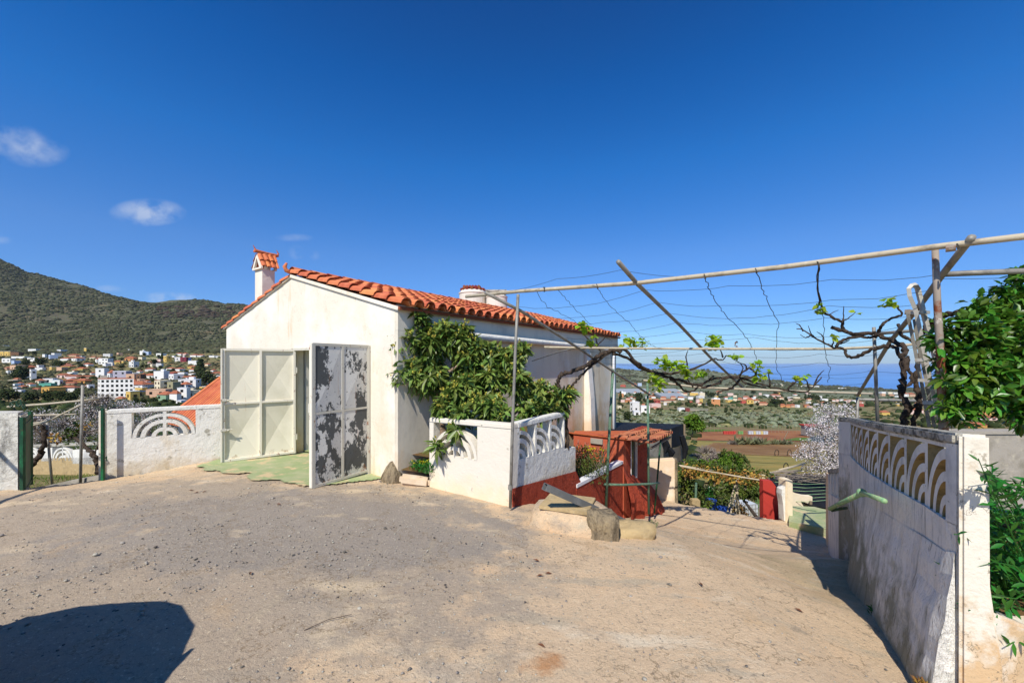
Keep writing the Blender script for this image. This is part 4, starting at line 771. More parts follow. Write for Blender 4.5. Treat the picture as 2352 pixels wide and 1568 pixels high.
# ---------------------------------------------------------------- grape vines
def gnarl(pts, r0, r1, name, par, mt='bark_vine', n=8, jit=.018, sub=5):
    P0 = [Vector(p) for p in pts]; k_ = len(P0); out_ = []; rad = []
    for i in range(k_-1):
        pm = P0[max(i-1, 0)]; p1 = P0[i]; p2 = P0[i+1]; p3 = P0[min(i+2, k_-1)]
        for j in range(sub):
            t_ = j/sub; v = .5*((2*p1)+(-pm+p2)*t_+(2*pm-5*p1+4*p2-p3)*t_*t_+(-pm+3*p1-3*p2+p3)*t_**3)
            g = (i+t_)/(k_-1); rr_ = r0+(r1-r0)*g; out_.append(v+Vector((R.gauss(0, 1), R.gauss(0, 1), R.gauss(0, 1)))*min(jit, rr_*.35)); rad.append(rr_*R.uniform(.82, 1.2))
    out_.append(P0[-1]); rad.append(r1); q_ = MB(); q_.tube(out_, rad, n); return q_.build(name, MATS[mt], par, smooth=True)
v1 = thing('grape_vine', 'thick gnarled old grape vine rising from planter and sprawling along the pergola', 'vine', P(1303, 1030, 7.0))
gnarl([P(1303, 1035, 7.0), P(1302, 990, 7.0), P(1300, 935, 7.05), P(1288, 900, 7.1), P(1281, 876, 7.1), P(1288, 862, 7.1), P(1310, 854, 7.15), P(1343, 842, 7.2), P(1362, 828, 7.25), P(1380, 815, 7.3), P(1402, 806, 7.3), P(1427, 804, 7.3)], .034, .036, 'trunk', v1)
gnarl([P(1305, 900, 7.2), P(1318, 880, 7.2), P(1335, 862, 7.25), P(1362, 838, 7.3), P(1395, 812, 7.3)], .022, .024, 'trunk', v1)
gnarl([P(1395, 806, 7.25), P(1429, 801, 7.4), P(1463, 832, 7.5), P(1489, 851, 7.7), P(1520, 862, 7.8), P(1549, 869, 7.9), P(1602, 884, 8.1), P(1632, 872, 8.1), P(1684, 864, 8.1), P(1733, 878, 8.0), P(1771, 888, 7.8), P(1842, 900, 7.4), P(1864, 890, 7.3), P(1887, 866, 7.2)], .038, .010, 'branch', v1)
gnarl([P(1409, 812, 7.3), P(1440, 822, 7.5), P(1478, 848, 7.7), P(1530, 858, 7.9), P(1579, 851, 7.9), P(1617, 836, 7.8), P(1640, 824, 7.7), P(1660, 826, 7.7), P(1668, 816, 7.6)], .028, .010, 'branch', v1)
gnarl([P(1540, 868, 7.9), P(1560, 884, 8.0), P(1572, 898, 8.1), P(1594, 897, 8.1), P(1605, 886, 8.1), P(1622, 876, 8.1), P(1640, 862, 8.0)], .022, .014, 'branch', v1)
gnarl([P(1610, 890, 8.1), P(1650, 880, 8.1), P(1665, 868, 8.1), P(1720, 868, 8.0), P(1735, 858, 7.9), P(1722, 846, 7.9), P(1700, 862, 7.9), P(1712, 880, 7.9), P(1760, 890, 7.8)], .026, .014, 'branch', v1)
gnarl([P(1647, 908, 8.1), P(1655, 898, 8.1), P(1680, 890, 8.0), P(1700, 872, 7.9)], .018, .022, 'branch', v1)
for (a_, b_, c_) in (((1716, 850), (1712, 838), (1694, 832)), ((1769, 886), (1767, 868), (1763, 848)), ((1700, 862), (1705, 840), (1680, 822)), ((1810, 896), (1820, 880), (1845, 872)), ((1858, 890), (1854, 878), (1850, 866)), ((1592, 888), (1580, 872), (1575, 850)), ((1810, 893), (1830, 875), (1846, 866)), ((1870, 884), (1880, 862), (1893, 850)), ((1735, 872), (1738, 850), (1745, 838)), ((1380, 812), (1372, 795), (1352, 780)), ((1352, 780), (1340, 765), (1332, 740)), ((1365, 800), (1385, 780), (1392, 770)), ((1372, 790), (1368, 772), (1360, 755)), ((1660, 820), (1657, 810), (1652, 800)), ((1580, 845), (1576, 820), (1580, 805))):
    gnarl([P(*a_, 7.75), P(*b_, 7.7), P(*c_, 7.6)], .016, .005, 'shoot', v1, jit=.006, sub=4)
def leafclusters(cent, par, D0, size=.075, nper=12, spread=.11, name='foliage'):
    pos = []; dr_ = []
    for (x, y, D, w) in cent:
        c = np.array(P(x, y, D)); k_ = int(nper*w)
        p = inball(k_, c, (spread*w**.5,)*3); pos.append(p); d = NR.normal(size=(k_, 3)); d[:, 2] = d[:, 2]*.5-.1; dr_.append(d)
    return leaves(name, np.concatenate(pos), np.concatenate(dr_), size, .95, MATS['leaf_lime'], par, fold=.15, droop=.2)
leafclusters([(1343, 757, 6.5, 1.3), (1356, 782, 6.7, .8), (1335, 745, 6.5, .5), (1442, 784, 7.0, 1.2), (1472, 790, 7.0, 1.0), (1520, 829, 7.5, 1.6), (1531, 838, 7.6, 1.2), (1549, 840, 7.6, 1.3), (1570, 844, 7.6, 1.4), (1575, 858, 7.7, 1.0), (1515, 882, 7.6, 1.7), (1500, 866, 7.6, 1.2), (1637, 786, 6.9, 1.6), (1643, 792, 6.9, 1.3), (1609, 858, 7.7, 1.1), (1735, 842, 7.6, 1.3), (1746, 866, 7.6, .8), (1686, 818, 7.6, .5), (1694, 824, 7.6, .4), (1830, 870, 7.3, .5), (1846, 866, 7.3, .4), (1765, 853, 7.5, .3)], v1, 7, .10, 22, .10)
pos = inball(14, P(1690, 788, 6.9), (.05, .04, .07)); petals('dry_leaves', pos, .02, MATS['tile_dark'], v1)
v2 = thing('grape_vine', 'twin stemmed knotted grape vine behind the right pierced wall', 'vine', P(2085, 980, 4.3))
gnarl([P(2076, 985, 4.3), P(2078, 955, 4.3), P(2084, 930, 4.3), P(2070, 900, 4.35), P(2074, 873, 4.4), P(2080, 840, 4.4), P(2074, 816, 4.5), P(2079, 800, 4.6), P(2059, 786, 4.8), P(2029, 773, 5.0), P(2009, 766, 5.1), P(1963, 767, 5.3), P(1936, 760, 5.4), P(1909, 751, 5.5)], .030, .024, 'trunk', v2)
gnarl([P(2096, 985, 4.3), P(2103, 950, 4.3), P(2114, 926, 4.3), P(2105, 890, 4.4), P(2103, 856, 4.4), P(2111, 823, 4.5), P(2112, 796, 4.6), P(2090, 780, 4.7), P(2072, 770, 4.8), P(2063, 745, 4.9)], .026, .018, 'trunk', v2)
gnarl([P(2080, 955, 4.3), P(2098, 935, 4.3), P(2112, 920, 4.3), P(2116, 900, 4.3)], .020, .016, 'trunk', v2)
gnarl([P(2074, 890, 4.4), P(2092, 880, 4.4), P(2096, 866, 4.4), P(2084, 842, 4.5), P(2086, 818, 4.5)], .018, .014, 'branch', v2)
gnarl([P(2076, 850, 4.4), P(2062, 806, 4.6), P(2050, 794, 4.8)], .024, .016, 'branch', v2)
gnarl([P(2042, 792, 4.9), P(2009, 801, 5.0), P(1979, 813, 5.1), P(1956, 821, 5.2), P(1944, 813, 5.2), P(1938, 802, 5.3), P(1909, 796, 5.4), P(1873, 776, 5.5), P(1845, 758, 5.6), P(1830, 755, 5.6)], .024, .006, 'branch', v2)
gnarl([P(1920, 797, 5.3), P(1926, 786, 5.3), P(1950, 776, 5.3), P(1990, 775, 5.2), P(2015, 774, 5.1)], .018, .016, 'branch', v2)
gnarl([P(1936, 760, 5.4), P(1933, 740, 5.4), P(1914, 729, 5.4), P(1893, 716, 5.4), P(1882, 690, 5.0), P(1878, 655, 4.4), P(1881, 612, 3.6)], .022, .006, 'branch', v2)
gnarl([P(2016, 760, 5.1), P(2025, 748, 5.0), P(2030, 742, 5.0), P(2049, 731, 5.0), P(2070, 724, 4.9), P(2066, 712, 4.9), P(2049, 699, 4.9)], .02, .007, 'branch', v2)
gnarl([P(2120, 765, 4.6), P(2135, 748, 4.5), P(2155, 730, 4.3), P(2185, 720, 4.1), P(2215, 714, 4.0), P(2260, 712, 3.9)], .03, .02, 'branch', v2)
for (a_, b_, c_) in (((1934, 742), (1937, 725), (1938, 703)), ((1936, 738), (1952, 728), (1966, 716)), ((1914, 729), (1905, 722), (1926, 712)), ((1873, 776), (1862, 765), (1857, 748)), ((1893, 785), (1888, 770), (1876, 762)), ((1909, 796), (1914, 784), (1910, 772)), ((1862, 770), (1850, 775), (1838, 768)), ((1930, 790), (1948, 782), (1950, 780)), ((1845, 760), (1838, 748), (1828, 742))):
    gnarl([P(*a_, 5.35), P(*b_, 5.35), P(*c_, 5.3)], .010, .003, 'shoot', v2, jit=.004, sub=4)
leafclusters([(1880, 700, 5.1, .6), (1884, 710, 5.1, .7), (1882, 719, 5.1, .4), (2040, 690, 4.9, .8), (2036, 697, 4.9, .5), (2058, 700, 4.9, .3), (1966, 718, 5.3, .3), (1911, 773, 5.3, .3)], v2, 5, .08, 11, .06)
# ---------------------------------------------------------------- right wall with pierced blocks
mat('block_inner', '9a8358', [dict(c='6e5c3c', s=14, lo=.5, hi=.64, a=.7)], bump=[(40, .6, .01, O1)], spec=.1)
UN = [.9055, .8605, .8173, .7836, .7597, .741, .728, .718, .711, .7055]
UN = [u*1100/915 for u in UN]
pts = [Vector((2.46*UN[0], 2.46, 0))]
for k_ in range(1, 10):
    u = UN[k_]; p = pts[-1]; best = None
    lo, hi = p.y*1.005, p.y+.7
    for _ in range(50):
        mid = (lo+hi)/2; q = Vector((u*mid, mid, 0))
        if (q-p).length < .435: lo = mid
        else: hi = mid
    pts.append(Vector((u*lo, lo, 0)))
rwall = thing('patio_wall', 'weathered grey white wall with a row of pierced blocks curving down beside the ramp', 'wall', (2.7, 2.5, -2.0))
top = lambda p: -.44-.115*(p.y-2.46)
P9 = [Vector((pts[0].x-.035, pts[0].y-.09, 0))]+pts+[Vector((pts[-1].x+.10, pts[-1].y+.32, 0))]
def offs(ps, d):
    o = []
    for i, p in enumerate(ps):
        t_ = (ps[min(i+1, len(ps)-1)]-ps[max(i-1, 0)]).normalized(); o.append(p+Vector((t_.y, -t_.x, 0))*d)
    return o
TH = .115; PI_, PO = P9, offs(P9, TH)
def strip(ps0, ps1, z0f, z1f, m):
    b_ = len(m.v); n_ = len(ps0)
    for a_, c_ in zip(ps0, ps1): m.v += [(a_.x, a_.y, z0f(a_)), (a_.x, a_.y, z1f(a_)), (c_.x, c_.y, z1f(a_)), (c_.x, c_.y, z0f(a_))]
    for i in range(n_-1):
        for q_ in range(4): q2 = (q_+1) % 4; m.f.append((b_+4*i+q_, b_+4*i+q2, b_+4*i+4+q2, b_+4*i+4+q_))
    m.f.append((b_, b_+1, b_+2, b_+3)); e = b_+4*(n_-1); m.f.append((e+3, e+2, e+1, e))
LZ = .53
m = MB(); strip(PI_, PO, lambda p: -4.2, lambda p: top(p)-.065-LZ+.05, m); m.build('wall', MATS['wall_dirty'], rwall)
m = MB(); strip(offs(P9, -.012), offs(P9, TH+.012), lambda p: top(p)-.07, top, m); m.build('coping', MATS['coping_dirty'], rwall, bevel=.015)
m = MB(); strip(P9[:2], PO[:2], lambda p: top(p)-.068-LZ+.045, lambda p: top(p)-.068, m); strip(P9[-2:], PO[-2:], lambda p: top(p)-.068-LZ+.045, lambda p: top(p)-.068, m); m.build('pier', MATS['wall_lattice'], rwall)
for k_ in range(9):
    a_, b_ = pts[k_], pts[k_+1]; t_ = (b_-a_); L_ = t_.length; t_ = t_/L_; n_ = Vector((t_.y, -t_.x, 0)); zt_ = top(a_)-.068; zl_ = zt_-LZ+.05; h_ = zt_-zl_; b = MB(); dz = top(b_)-top(a_)
    sh_ = Vector((t_.x, t_.y, dz/L_)); O_ = Vector((a_.x, a_.y, zl_))+n_*.012; fw = .028; t0 = TH-.035
    for (s0, s1) in ((0, fw), (L_-fw, L_)): b.prism(O_, sh_, UP, n_, [(s0, 0), (s1, 0), (s1, h_), (s0, h_)], t0)
    b.prism(O_, sh_, UP, n_, [(fw, h_-.03), (L_-fw, h_-.03), (L_-fw, h_), (fw, h_)], t0)
    r_ = L_-2*fw+.01
    for (f0, f1) in ((.85, 1.0), (.54, .68), (.22, .35)):
        base = len(b.v); hs_ = (h_-.03)/r_*.985
        for i in range(13):
            an = math.pi/2+math.pi/2*0; an = math.pi/2*i/12
            for (rr_, d_) in ((r_*f0, 0), (r_*f1, 0), (r_*f1, t0), (r_*f0, t0)): b.v.append(tuple(O_+sh_*(fw-.0+rr_*math.cos(an))+UP*(rr_*math.sin(an)*hs_)+n_*d_))
        for i in range(12):
            for q_ in range(4): q2 = (q_+1) % 4; b.f.append((base+4*i+q_, base+4*i+q2, base+4*i+4+q2, base+4*i+4+q_))
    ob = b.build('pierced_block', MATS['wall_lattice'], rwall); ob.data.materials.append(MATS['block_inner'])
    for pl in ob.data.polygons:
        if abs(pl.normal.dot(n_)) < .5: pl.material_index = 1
# bright end face, set just proud
m = MB(); e0, e1 = P9[0]+Vector((0, -.012, 0)), PO[0]+Vector((.0, -.012, 0)); t_ = (e1-e0).normalized(); nn_ = Vector((t_.y, -t_.x, 0)); L_ = (e1-e0).length
m.prism(e0, t_, UP, nn_, [(-.008, -2.4), (L_+.08, -2.4), (L_+.06, -1.75), (L_+.01, -1.3), (L_+.006, top(P9[0])+.001), (-.008, top(P9[0])+.001)], .035); m.build('end_face', MATS['wall_end_lit'], rwall, bevel=.015)
# rough footing that swells out near the ramp
rows = []
foot = P9[:8]
for i, p in enumerate(foot):
    t_ = (foot[min(i+1, 7)]-foot[max(i-1, 0)]).normalized(); no = Vector((-t_.y, t_.x, 0)); zg = G(p.x, p.y)-.12; zt_ = -1.15-.115*(p.y-2.46)-.18*i/7
    rr_ = []
    for k_ in range(9):
        f = k_/8; rr_.append(tuple(Vector((p.x, p.y, zt_*(1-f)+zg*f))+no*(.004+.15*f**1.15+R.uniform(-.010, .010))))
    rows.append(rr_)
m = MB()
for i in range(7):
    for k_ in range(8): m.add([rows[i][k_], rows[i+1][k_], rows[i+1][k_+1], rows[i][k_+1]], [(0, 1, 2, 3)])
m.add(rows[0]+[(rows[0][0][0]+.02, rows[0][0][1], rows[0][-1][2])], [tuple(range(10))]); m.build('rough_footing', MATS['wall_dirty'], rwall, smooth=True)
# lower stepped wall further down the ramp
lw = thing('ramp_side_wall', 'low grey pierced wall with cream end pillar further down the ramp', 'wall', (5.6, 7.2, -3.3))
q0 = P9[-1]+Vector((.12, .02, 0)); q1 = Vector((6.55, 8.25, 0)); t_ = (q1-q0).normalized(); L_ = (q1-q0).length; n_ = Vector((t_.y, -t_.x, 0)); zt_ = -1.62
m = MB(); m.prism(q0, t_, UP, n_, [(0, -4.6), (L_, -4.6), (L_, -2.75), (0, -2.15)], .16); m.build('wall', MATS['wall_lattice'], lw)
m = MB(); m.prism(q0-n_*.01, t_, UP, n_, [(0, zt_), (L_, -2.26), (L_, -2.33), (0, zt_-.07)], .18); m.build('coping', MATS['coping_dirty'], lw)
nb = 5
m = MB()
for k_ in range(nb+1): s = L_*k_/nb; s = min(max(s, .03), L_-.03); zz0 = -2.15-.6*s/L_; zz1 = zt_-.07-.64*s/L_; m.prism(q0, t_, UP, n_, [(s-.03, zz0), (s+.03, zz0), (s+.03, zz1), (s-.03, zz1)], .15)
m.build('pier', MATS['wall_lattice'], lw)
for k_ in range(nb): s = L_*k_/nb+.035; block(lw, q0+n_*.02, t_, n_, s, L_/nb-.07, -2.17-.6*s/L_, .46, 'l', .1, MATS['wall_lattice'])
m = MB(); pp = P(1910, 1100, 8.6); m.obox((pp.x, pp.y, (-2.42-4.4)/2), Vector((.07, -.03, 0)), Vector((.05, .11, 0)), UP*.99); m.build('end_pillar', MATS['plaster_gable'], lw, bevel=.02)
# green hinged pipe on the wall
hb = thing('barrier_pipe', 'pale green elbowed pipe bracketed to the right wall above the ramp', 'pipe', P(1980, 1131, 4.0))
m = MB(); m.tube([P(1906, 1168, 5.3), P(1925, 1158, 5.0), P(1976, 1134, 3.95)], .026, 10); m.build('long_arm', MATS['green_pale'], hb, smooth=True)
m = MB(); m.tube([P(1976, 1130, 3.95), P(2000, 1138, 3.6), P(2031, 1150, 3.12)], .021, 10); m.build('short_arm', MATS['green_pale'], hb, smooth=True)
m = MB(); c_ = P(1979, 1131, 3.92); iv, fi = ICO2; npmesh('joint', iv*.042+np.array(c_), fi, MATS['green_pale'], hb, smooth=True)
m = MB(); m.tube([P(1906, 1166, 5.3), P(1911, 1172, 5.3), P(1935, 1167, 5.1), P(1944, 1166, 5.3)], .018, 8); m.build('bracket', MATS['green_paint'], hb)
# kerb, planting bed and back terrace to the right
kb = thing('bed_kerb', 'low cream plastered kerb running right from the wall end below the shrub', 'kerb', (3.4, 2.6, -1.9))
m = MB(); k0 = Vector((PO[0].x+.02, PO[0].y+.02, 0)); k1 = Vector((8.6, 2.62, 0)); t_ = (k1-k0).normalized(); n_ = Vector((-t_.y, t_.x, 0))
m.prism(k0, t_, UP, n_, [(0, -2.4), (5.8, -2.3), (5.8, -1.66), (1, -1.63), (.35, -1.60), (.1, -1.5), (0, -1.38)], .16); m.build('kerb', MATS['wall_end_lit'], kb, bevel=.02)
m = MB(); bp = [k0+n_*.15, k1+n_*.15, Vector((8.6, 4.6, 0)), Vector((4.2, 4.4, 0)), PO[4]]; m.add([(p.x, p.y, -1.74) for p in bp]+[(p.x, p.y, -3.5) for p in bp], [tuple(range(5))]+[(i, (i+1) % 5, (i+1) % 5+5, i+5) for i in range(5)]); tag(m.build('soil', MATS['soil']), kind='structure')
m = MB(); m.prism((0, 0, -3.4), (1, 0, 0), (0, 1, 0), (0, 0, 1), [(5.1, 4.3), (12, 4.3), (12, 6.05), (6.1, 6.05)], 1.71); tag(m.build('terrace', MATS['concrete']), kind='structure')
bw = thing('terrace_wall', 'plain grey rendered wall behind the citrus tree', 'wall', (7, 5.6, -1.7)); m = MB(); m.box(5.95, 11, 5.60, 5.78, -1.69, -1.03); m.build('wall', MATS['concrete'], bw); m = MB(); m.box(5.94, 11, 5.58, 5.80, -1.03, -.99); m.build('coping', MATS['concrete'], bw)
m = MB(); m.obox((3.9, 2.2, -2.06), (1.3, 0, 0), (0, .45, 0), (0, 0, .02))
# ladder
ld = thing('step_ladder', 'weathered aluminium step ladder with rounded top hoop leaning by the vine', 'ladder', P(2130, 990, 3.9))
def C8(x, y): return (2025.3+.2397*x, 637+.2397*y)
D = 3.75
hoop = [P(*C8(470, 1440), D-.35), P(*C8(410, 800), D-.12), P(*C8(345, 420), D), P(*C8(290, 240), D+.02)]
m = MB(); rails = [[(575, 1440), (480, 1060), (425, 800), (370, 520), (320, 300), (268, 180), (258, 110), (285, 80), (320, 72), (345, 110), (372, 220), (405, 360), (440, 500), (520, 800), (600, 1130), (672, 1440)]]
m.tube([P(*C8(*p), D+(.12 if i > 8 else 0)) for i, p in enumerate(rails[0])], .022, 4); m.build('front_rail', MATS['aluminium'], ld)
for rl in ([(245, 330), (300, 600), (380, 1000), (455, 1430)], [(312, 400), (350, 640), (400, 850), (505, 1430)]):
    m = MB(); m.tube([P(*C8(*p), D+.35) for p in rl], .02, 4); m.build('rear_rail', MATS['pipe_grey'], ld)
for (x0, x1, y) in ((338, 402, 335), (376, 470, 790), (405, 520, 985), (450, 590, 1200)): m = MB(); m.bar(P(*C8(x0, y), D+.02), P(*C8(x1, y+4), D+.1), .09, .03); m.build('step', MATS['aluminium'], ld)
m = MB(); m.bar(P(*C8(240, 330), D+.35), P(*C8(320, 345), D+.38), .04, .05); m.build('cross_bar', MATS['pipe_rusty'], ld)
# ---------------------------------------------------------------- foot of the ramp
gp_ = thing('gate_pillar', 'square cream plastered pillar with grey curved flank at the ramp foot', 'pillar', P(1812, 1192, 10.3))
m = MB(); a_ = P(1807, 1103, 10.3); b_ = P(1820, 1103, 10.3); m.box(a_.x-.01, b_.x+.02, 10.3, 10.62, -4.6, (YH-1103)/F*10.3); m.build('shaft', MATS['whitewash_clean'], gp_, bevel=.02)
m = MB(); cl_ = [(1807, 1106), (1803, 1118), (1796, 1124), (1795, 1135), (1799, 1160), (1801, 1196), (1808, 1196)]
fp = [Vector((p[0], 10.34, p[1])) for p in [((x-CX)/F*10.34, (YH-y)/F*10.34) for x, y in cl_]]
m.add(fp+[p+Vector((0, .2, 0)) for p in fp], [tuple(range(7)), tuple(reversed(range(7, 14)))]+[(i, (i+1) % 7, (i+1) % 7+7, i+7) for i in range(7)]); m.build('flank', MATS['wall_lattice'], gp_)
def flat(name, pix, D, t, m_, lab, cat, D2=None, par=None):
    k_ = len(pix); D2 = D2 or [D]*k_; f = [P(x, y, d) for (x, y), d in zip(pix, D2)]; q_ = MB()
    q_.add(f+[p+Vector((0, t, 0)) for p in f], [tuple(range(k_)), tuple(reversed(range(k_, 2*k_)))]+[(i, (i+1) % k_, (i+1) % k_+k_, i+k_) for i in range(k_)]); o = q_.build(name, m_, par)
    if par is None: tag(o, lab, cat)
    return o
flat('red_wall', [(1752.6, 1103.7), (1772.5, 1104), (1783, 1118), (1795, 1133), (1798, 1172), (1798, 1215), (1753.5, 1215)], 10.9, .16, MATS['red_paint_far'], 'tall bright red painted wall section beside the cream pillar at ramp foot', 'wall')
flat('white_low_wall', [(1820, 1129), (1836, 1136), (1850, 1139), (1866, 1140), (1866, 1170), (1820, 1170)], 11.8, .16, MATS['whitewash_clean'], 'low white wall with red edge right of the cream pillar', 'wall')
m = MB(); g_ = [P(1814, 1161, 11.0), P(1870, 1163, 11.2), P(1898, 1170, 10.9), P(1905, 1215, 9.2), P(1812, 1197, 9.9)]; zt_ = -4.02
g2 = [(p.x, p.y, p.z) for p in g_]; m.add(g2+[(p[0], p[1], -6) for p in g2], [tuple(range(5))]+[(i, (i+1) % 5, (i+1) % 5+5, i+5) for i in range(5)]); tag(m.build('green_floor', MATS['green_floor']), kind='structure')
# shade net roof at the ramp foot
sn = thing('net_shelter', 'sagging black shade net roof stretched on cords over the lower yard', 'shelter', P(1850, 1140, 13))
a4 = [P(1760, 1096, 13.5), P(1788, 1091, 17), P(1905, 1108, 16.5), P(1906, 1168, 11.3), P(1860, 1160, 11.6), P(1800, 1131, 12.2)]
m = MB(); cc = P(1835, 1128, 13.2); vs = [tuple(cc)]+[tuple(p) for p in a4]+[tuple(p-UP*.03) for p in [cc]+a4]
m.add(vs, [(0, i, i % 6+1) for i in range(1, 7)]+[(7, 7+i % 6+1, 7+i) for i in range(1, 7)]); m.build('net', MATS['shade_net'], sn)
for k_ in range(6): m = MB(); y_ = 1104+k_*9; m.tube([P(1772+k_*9, y_+2, 13.3-k_*.28), P(1850, y_+8-k_, 13.1-k_*.3), P(1905, y_+6-k_*1.5, 14.6-k_*.5)], .008, 4); m.build('cord', MATS['green_pale'], sn)
for (x, y, D) in ((1765, 1098, 13.4), (1900, 1110, 16), (1862, 1150, 11.7)): m = MB(); p = P(x, y, D); m.tube([p, Vector((p.x, p.y, -9))], .04, 6); m.build('post', MATS['wood_grey'], sn)
m = MB()
for k_ in range(230):
    x = R.uniform(1765, 1905); D = R.uniform(14, 16.8); p = P(x, 1090+9*abs((x-1810)/95)+R.uniform(-6, 12)-4*(x < 1800), D); a = R.uniform(-.5, .5); l = R.uniform(.25, 1.0); m.tube([p, p+Vector((math.cos(a)*l, math.sin(a)*l*.7, R.uniform(-.12, .16)*l))], R.uniform(.006, .014), 3)
tag(m.build('brushwood', MATS['twig_grey']), 'heap of dry grey palm and vine cuttings on the black net roof', 'brushwood')
# ---------------------------------------------------------------- black net enclosure, cream wall
cwall = thing('cream_wall', 'cream rendered wall with rough dark end beside the far ramp', 'wall', P(1520, 1135, 12))
A_, B_ = P(1470, 1043, 12.1), P(1550, 1056, 11.8); t_ = (B_-A_); t_.z = 0; L_ = t_.length; t_ = t_/L_; n_ = Vector((-t_.y, t_.x, 0))
if n_.y < 0: n_ = -n_
m = MB(); m.prism(Vector((A_.x, A_.y, 0)), t_, UP, n_, [(0, -6), (L_, -6), (L_, -2.92), (L_*.55, -2.98), (0, -3.05)], .30); m.build('wall', MATS['plaster_gable'], cwall, bevel=.03)
m = MB(); m.prism(Vector((B_.x, B_.y, 0))+t_*.001, t_, UP, n_, [(0, -6), (.10, -6), (.07, -2.95), (0, -2.93)], .30); m.build('rough_end', MATS['rock'], cwall)
ne = thing('net_enclosure', 'flat roofed enclosure of black shade net on timber posts behind the red hut', 'shelter', P(1540, 1030, 15))
c4 = [P(1400, 969, 19), P(1570, 973.5, 19), P(1538, 985, 14.2), P(1400, 990, 13.6)]
for p in c4: p.z = min(p.z, -2.35)
m = MB(); m.add([tuple(p) for p in c4]+[tuple(p-UP*.04) for p in c4], [(0, 1, 2, 3), (7, 6, 5, 4)]+[(i, (i+1) % 4, (i+1) % 4+4, i+4) for i in range(4)]); m.build('net_roof', MATS['shade_net'], ne)
m = MB(); f_ = [P(1538, 985, 14.2), P(1570, 973.5, 19), P(1571, 1018, 19), P(1560, 1024, 17), P(1540, 1030, 14.4)]; m.add([tuple(p) for p in f_]+[tuple(p+Vector((-.03, .0, 0))) for p in f_], [(0, 1, 2, 3, 4), (9, 8, 7, 6, 5)]); m.build('net_side', MATS['shade_net'], ne)
for (a, b, D) in (((1524, 1006), (1527, 1040), 14), ((1534, 1028), (1540, 1050), 14), ((1566, 1000), (1571, 1058), 16)): m = MB(); w_ = .10; p, q = P(*a, D), P(*b, D); m.tube([p, p.lerp(q, .5)+Vector((.1, 0, 0)), q], [w_, w_*1.2, w_*.5], 6); m.build('net_rag', MATS['shade_net'], ne)
for (x, y, D) in ((1572, 974, 18.9), (1539, 986, 14.3), (1512, 990, 14.2), (1485, 988, 14)): m = MB(); p = P(x, y, D); m.tube([p, Vector((p.x, p.y, -7))], .05, 6); m.build('post', MATS['wood_grey'], ne)
m = MB(); m.add([P(1540, 1032, 14.5), P(1570, 1020, 17), P(1570, 1060, 17), P(1540, 1064, 14.5)], [(0, 1, 2, 3)]); m.build('board', MATS['wood_grey'], ne)
m = MB(); m.add([P(1492, 1002, 13.9), P(1538, 1012, 14.3), P(1538, 1050, 14.3), P(1492, 1050, 13.9)], [(0, 1, 2, 3)]); m.build('mesh_panel', MATS['pipe_grey'], ne)
# ---------------------------------------------------------------- trees and plants near the yard
def rosettes(cent, par, leaf, nros, nleaf, L, wd, mt, droop, bloom=None, bfrac=.4, jitter_up=.15, outd=.7):
    """leafy twig ends spread through the given blobs; leaves fan out and hang from each"""
    pos = []; dr_ = []; bl = []; ctrs = []
    tot = sum(r[0]*r[1]*r[2] for _, r in cent)**.0
    vol = np.array([r[0]*r[1]+r[1]*r[2] for _, r in cent]); vol = vol/vol.sum()
    for (c, r), w in zip(cent, vol):
        k_ = max(2, int(nros*w)); d = NR.normal(size=(k_, 3)); d /= np.linalg.norm(d, axis=1, keepdims=True); rad = NR.uniform(.35, 1.0, (k_, 1))**.5
        p = np.array(c)+d*rad*np.array(r); ctrs.append((p, d))
    p = np.concatenate([a for a, b in ctrs]); d0 = np.concatenate([b for a, b in ctrs])
    for i in range(len(p)):
        out_ = d0[i]*outd+np.array([0, 0, jitter_up])+NR.normal(size=3)*.25; out_ /= np.linalg.norm(out_); k_ = int(nleaf*R.uniform(.7, 1.2))
        a = NR.normal(size=(k_, 3)); a = a-np.outer(a@out_, out_)*.55; a /= np.linalg.norm(a, axis=1, keepdims=True)+1e-9
        dd_ = a*.9+out_*NR.uniform(-.1, .7, (k_, 1)); dd_[:, 2] -= droop*.45; pos.append(p[i]+a*.012+out_*NR.uniform(-.05, .03, (k_, 1))); dr_.append(dd_)
        if bloom and R.random() < bfrac and d0[i][2] > -.35:
            kb_ = 16; hh = NR.uniform(0, 1, (kb_, 1)); bl.append(p[i]+out_*.02+out_*hh*L*.55+NR.normal(size=(kb_, 3))*.016*(1.2-hh))
    o = leaves(leaf, np.concatenate(pos), np.concatenate(dr_), L, wd, MATS[mt], par, fold=.18, droop=droop)
    if bloom and bl: petals('blossom', np.concatenate(bl), .016, MATS[bloom], par)
    return o
lt = thing('loquat_tree', 'leaning loquat tree with drooping glossy leaves and yellow flower sprays in white planter', 'tree', (-.95, 7.0, -1.6))
def B(x, y, D, rx, rz=None, ry=None): s = D/F; rz = rz or rx; return (tuple(P(x, y, D)), (rx*s, (ry or (rx+rz)/2)*s, rz*s))
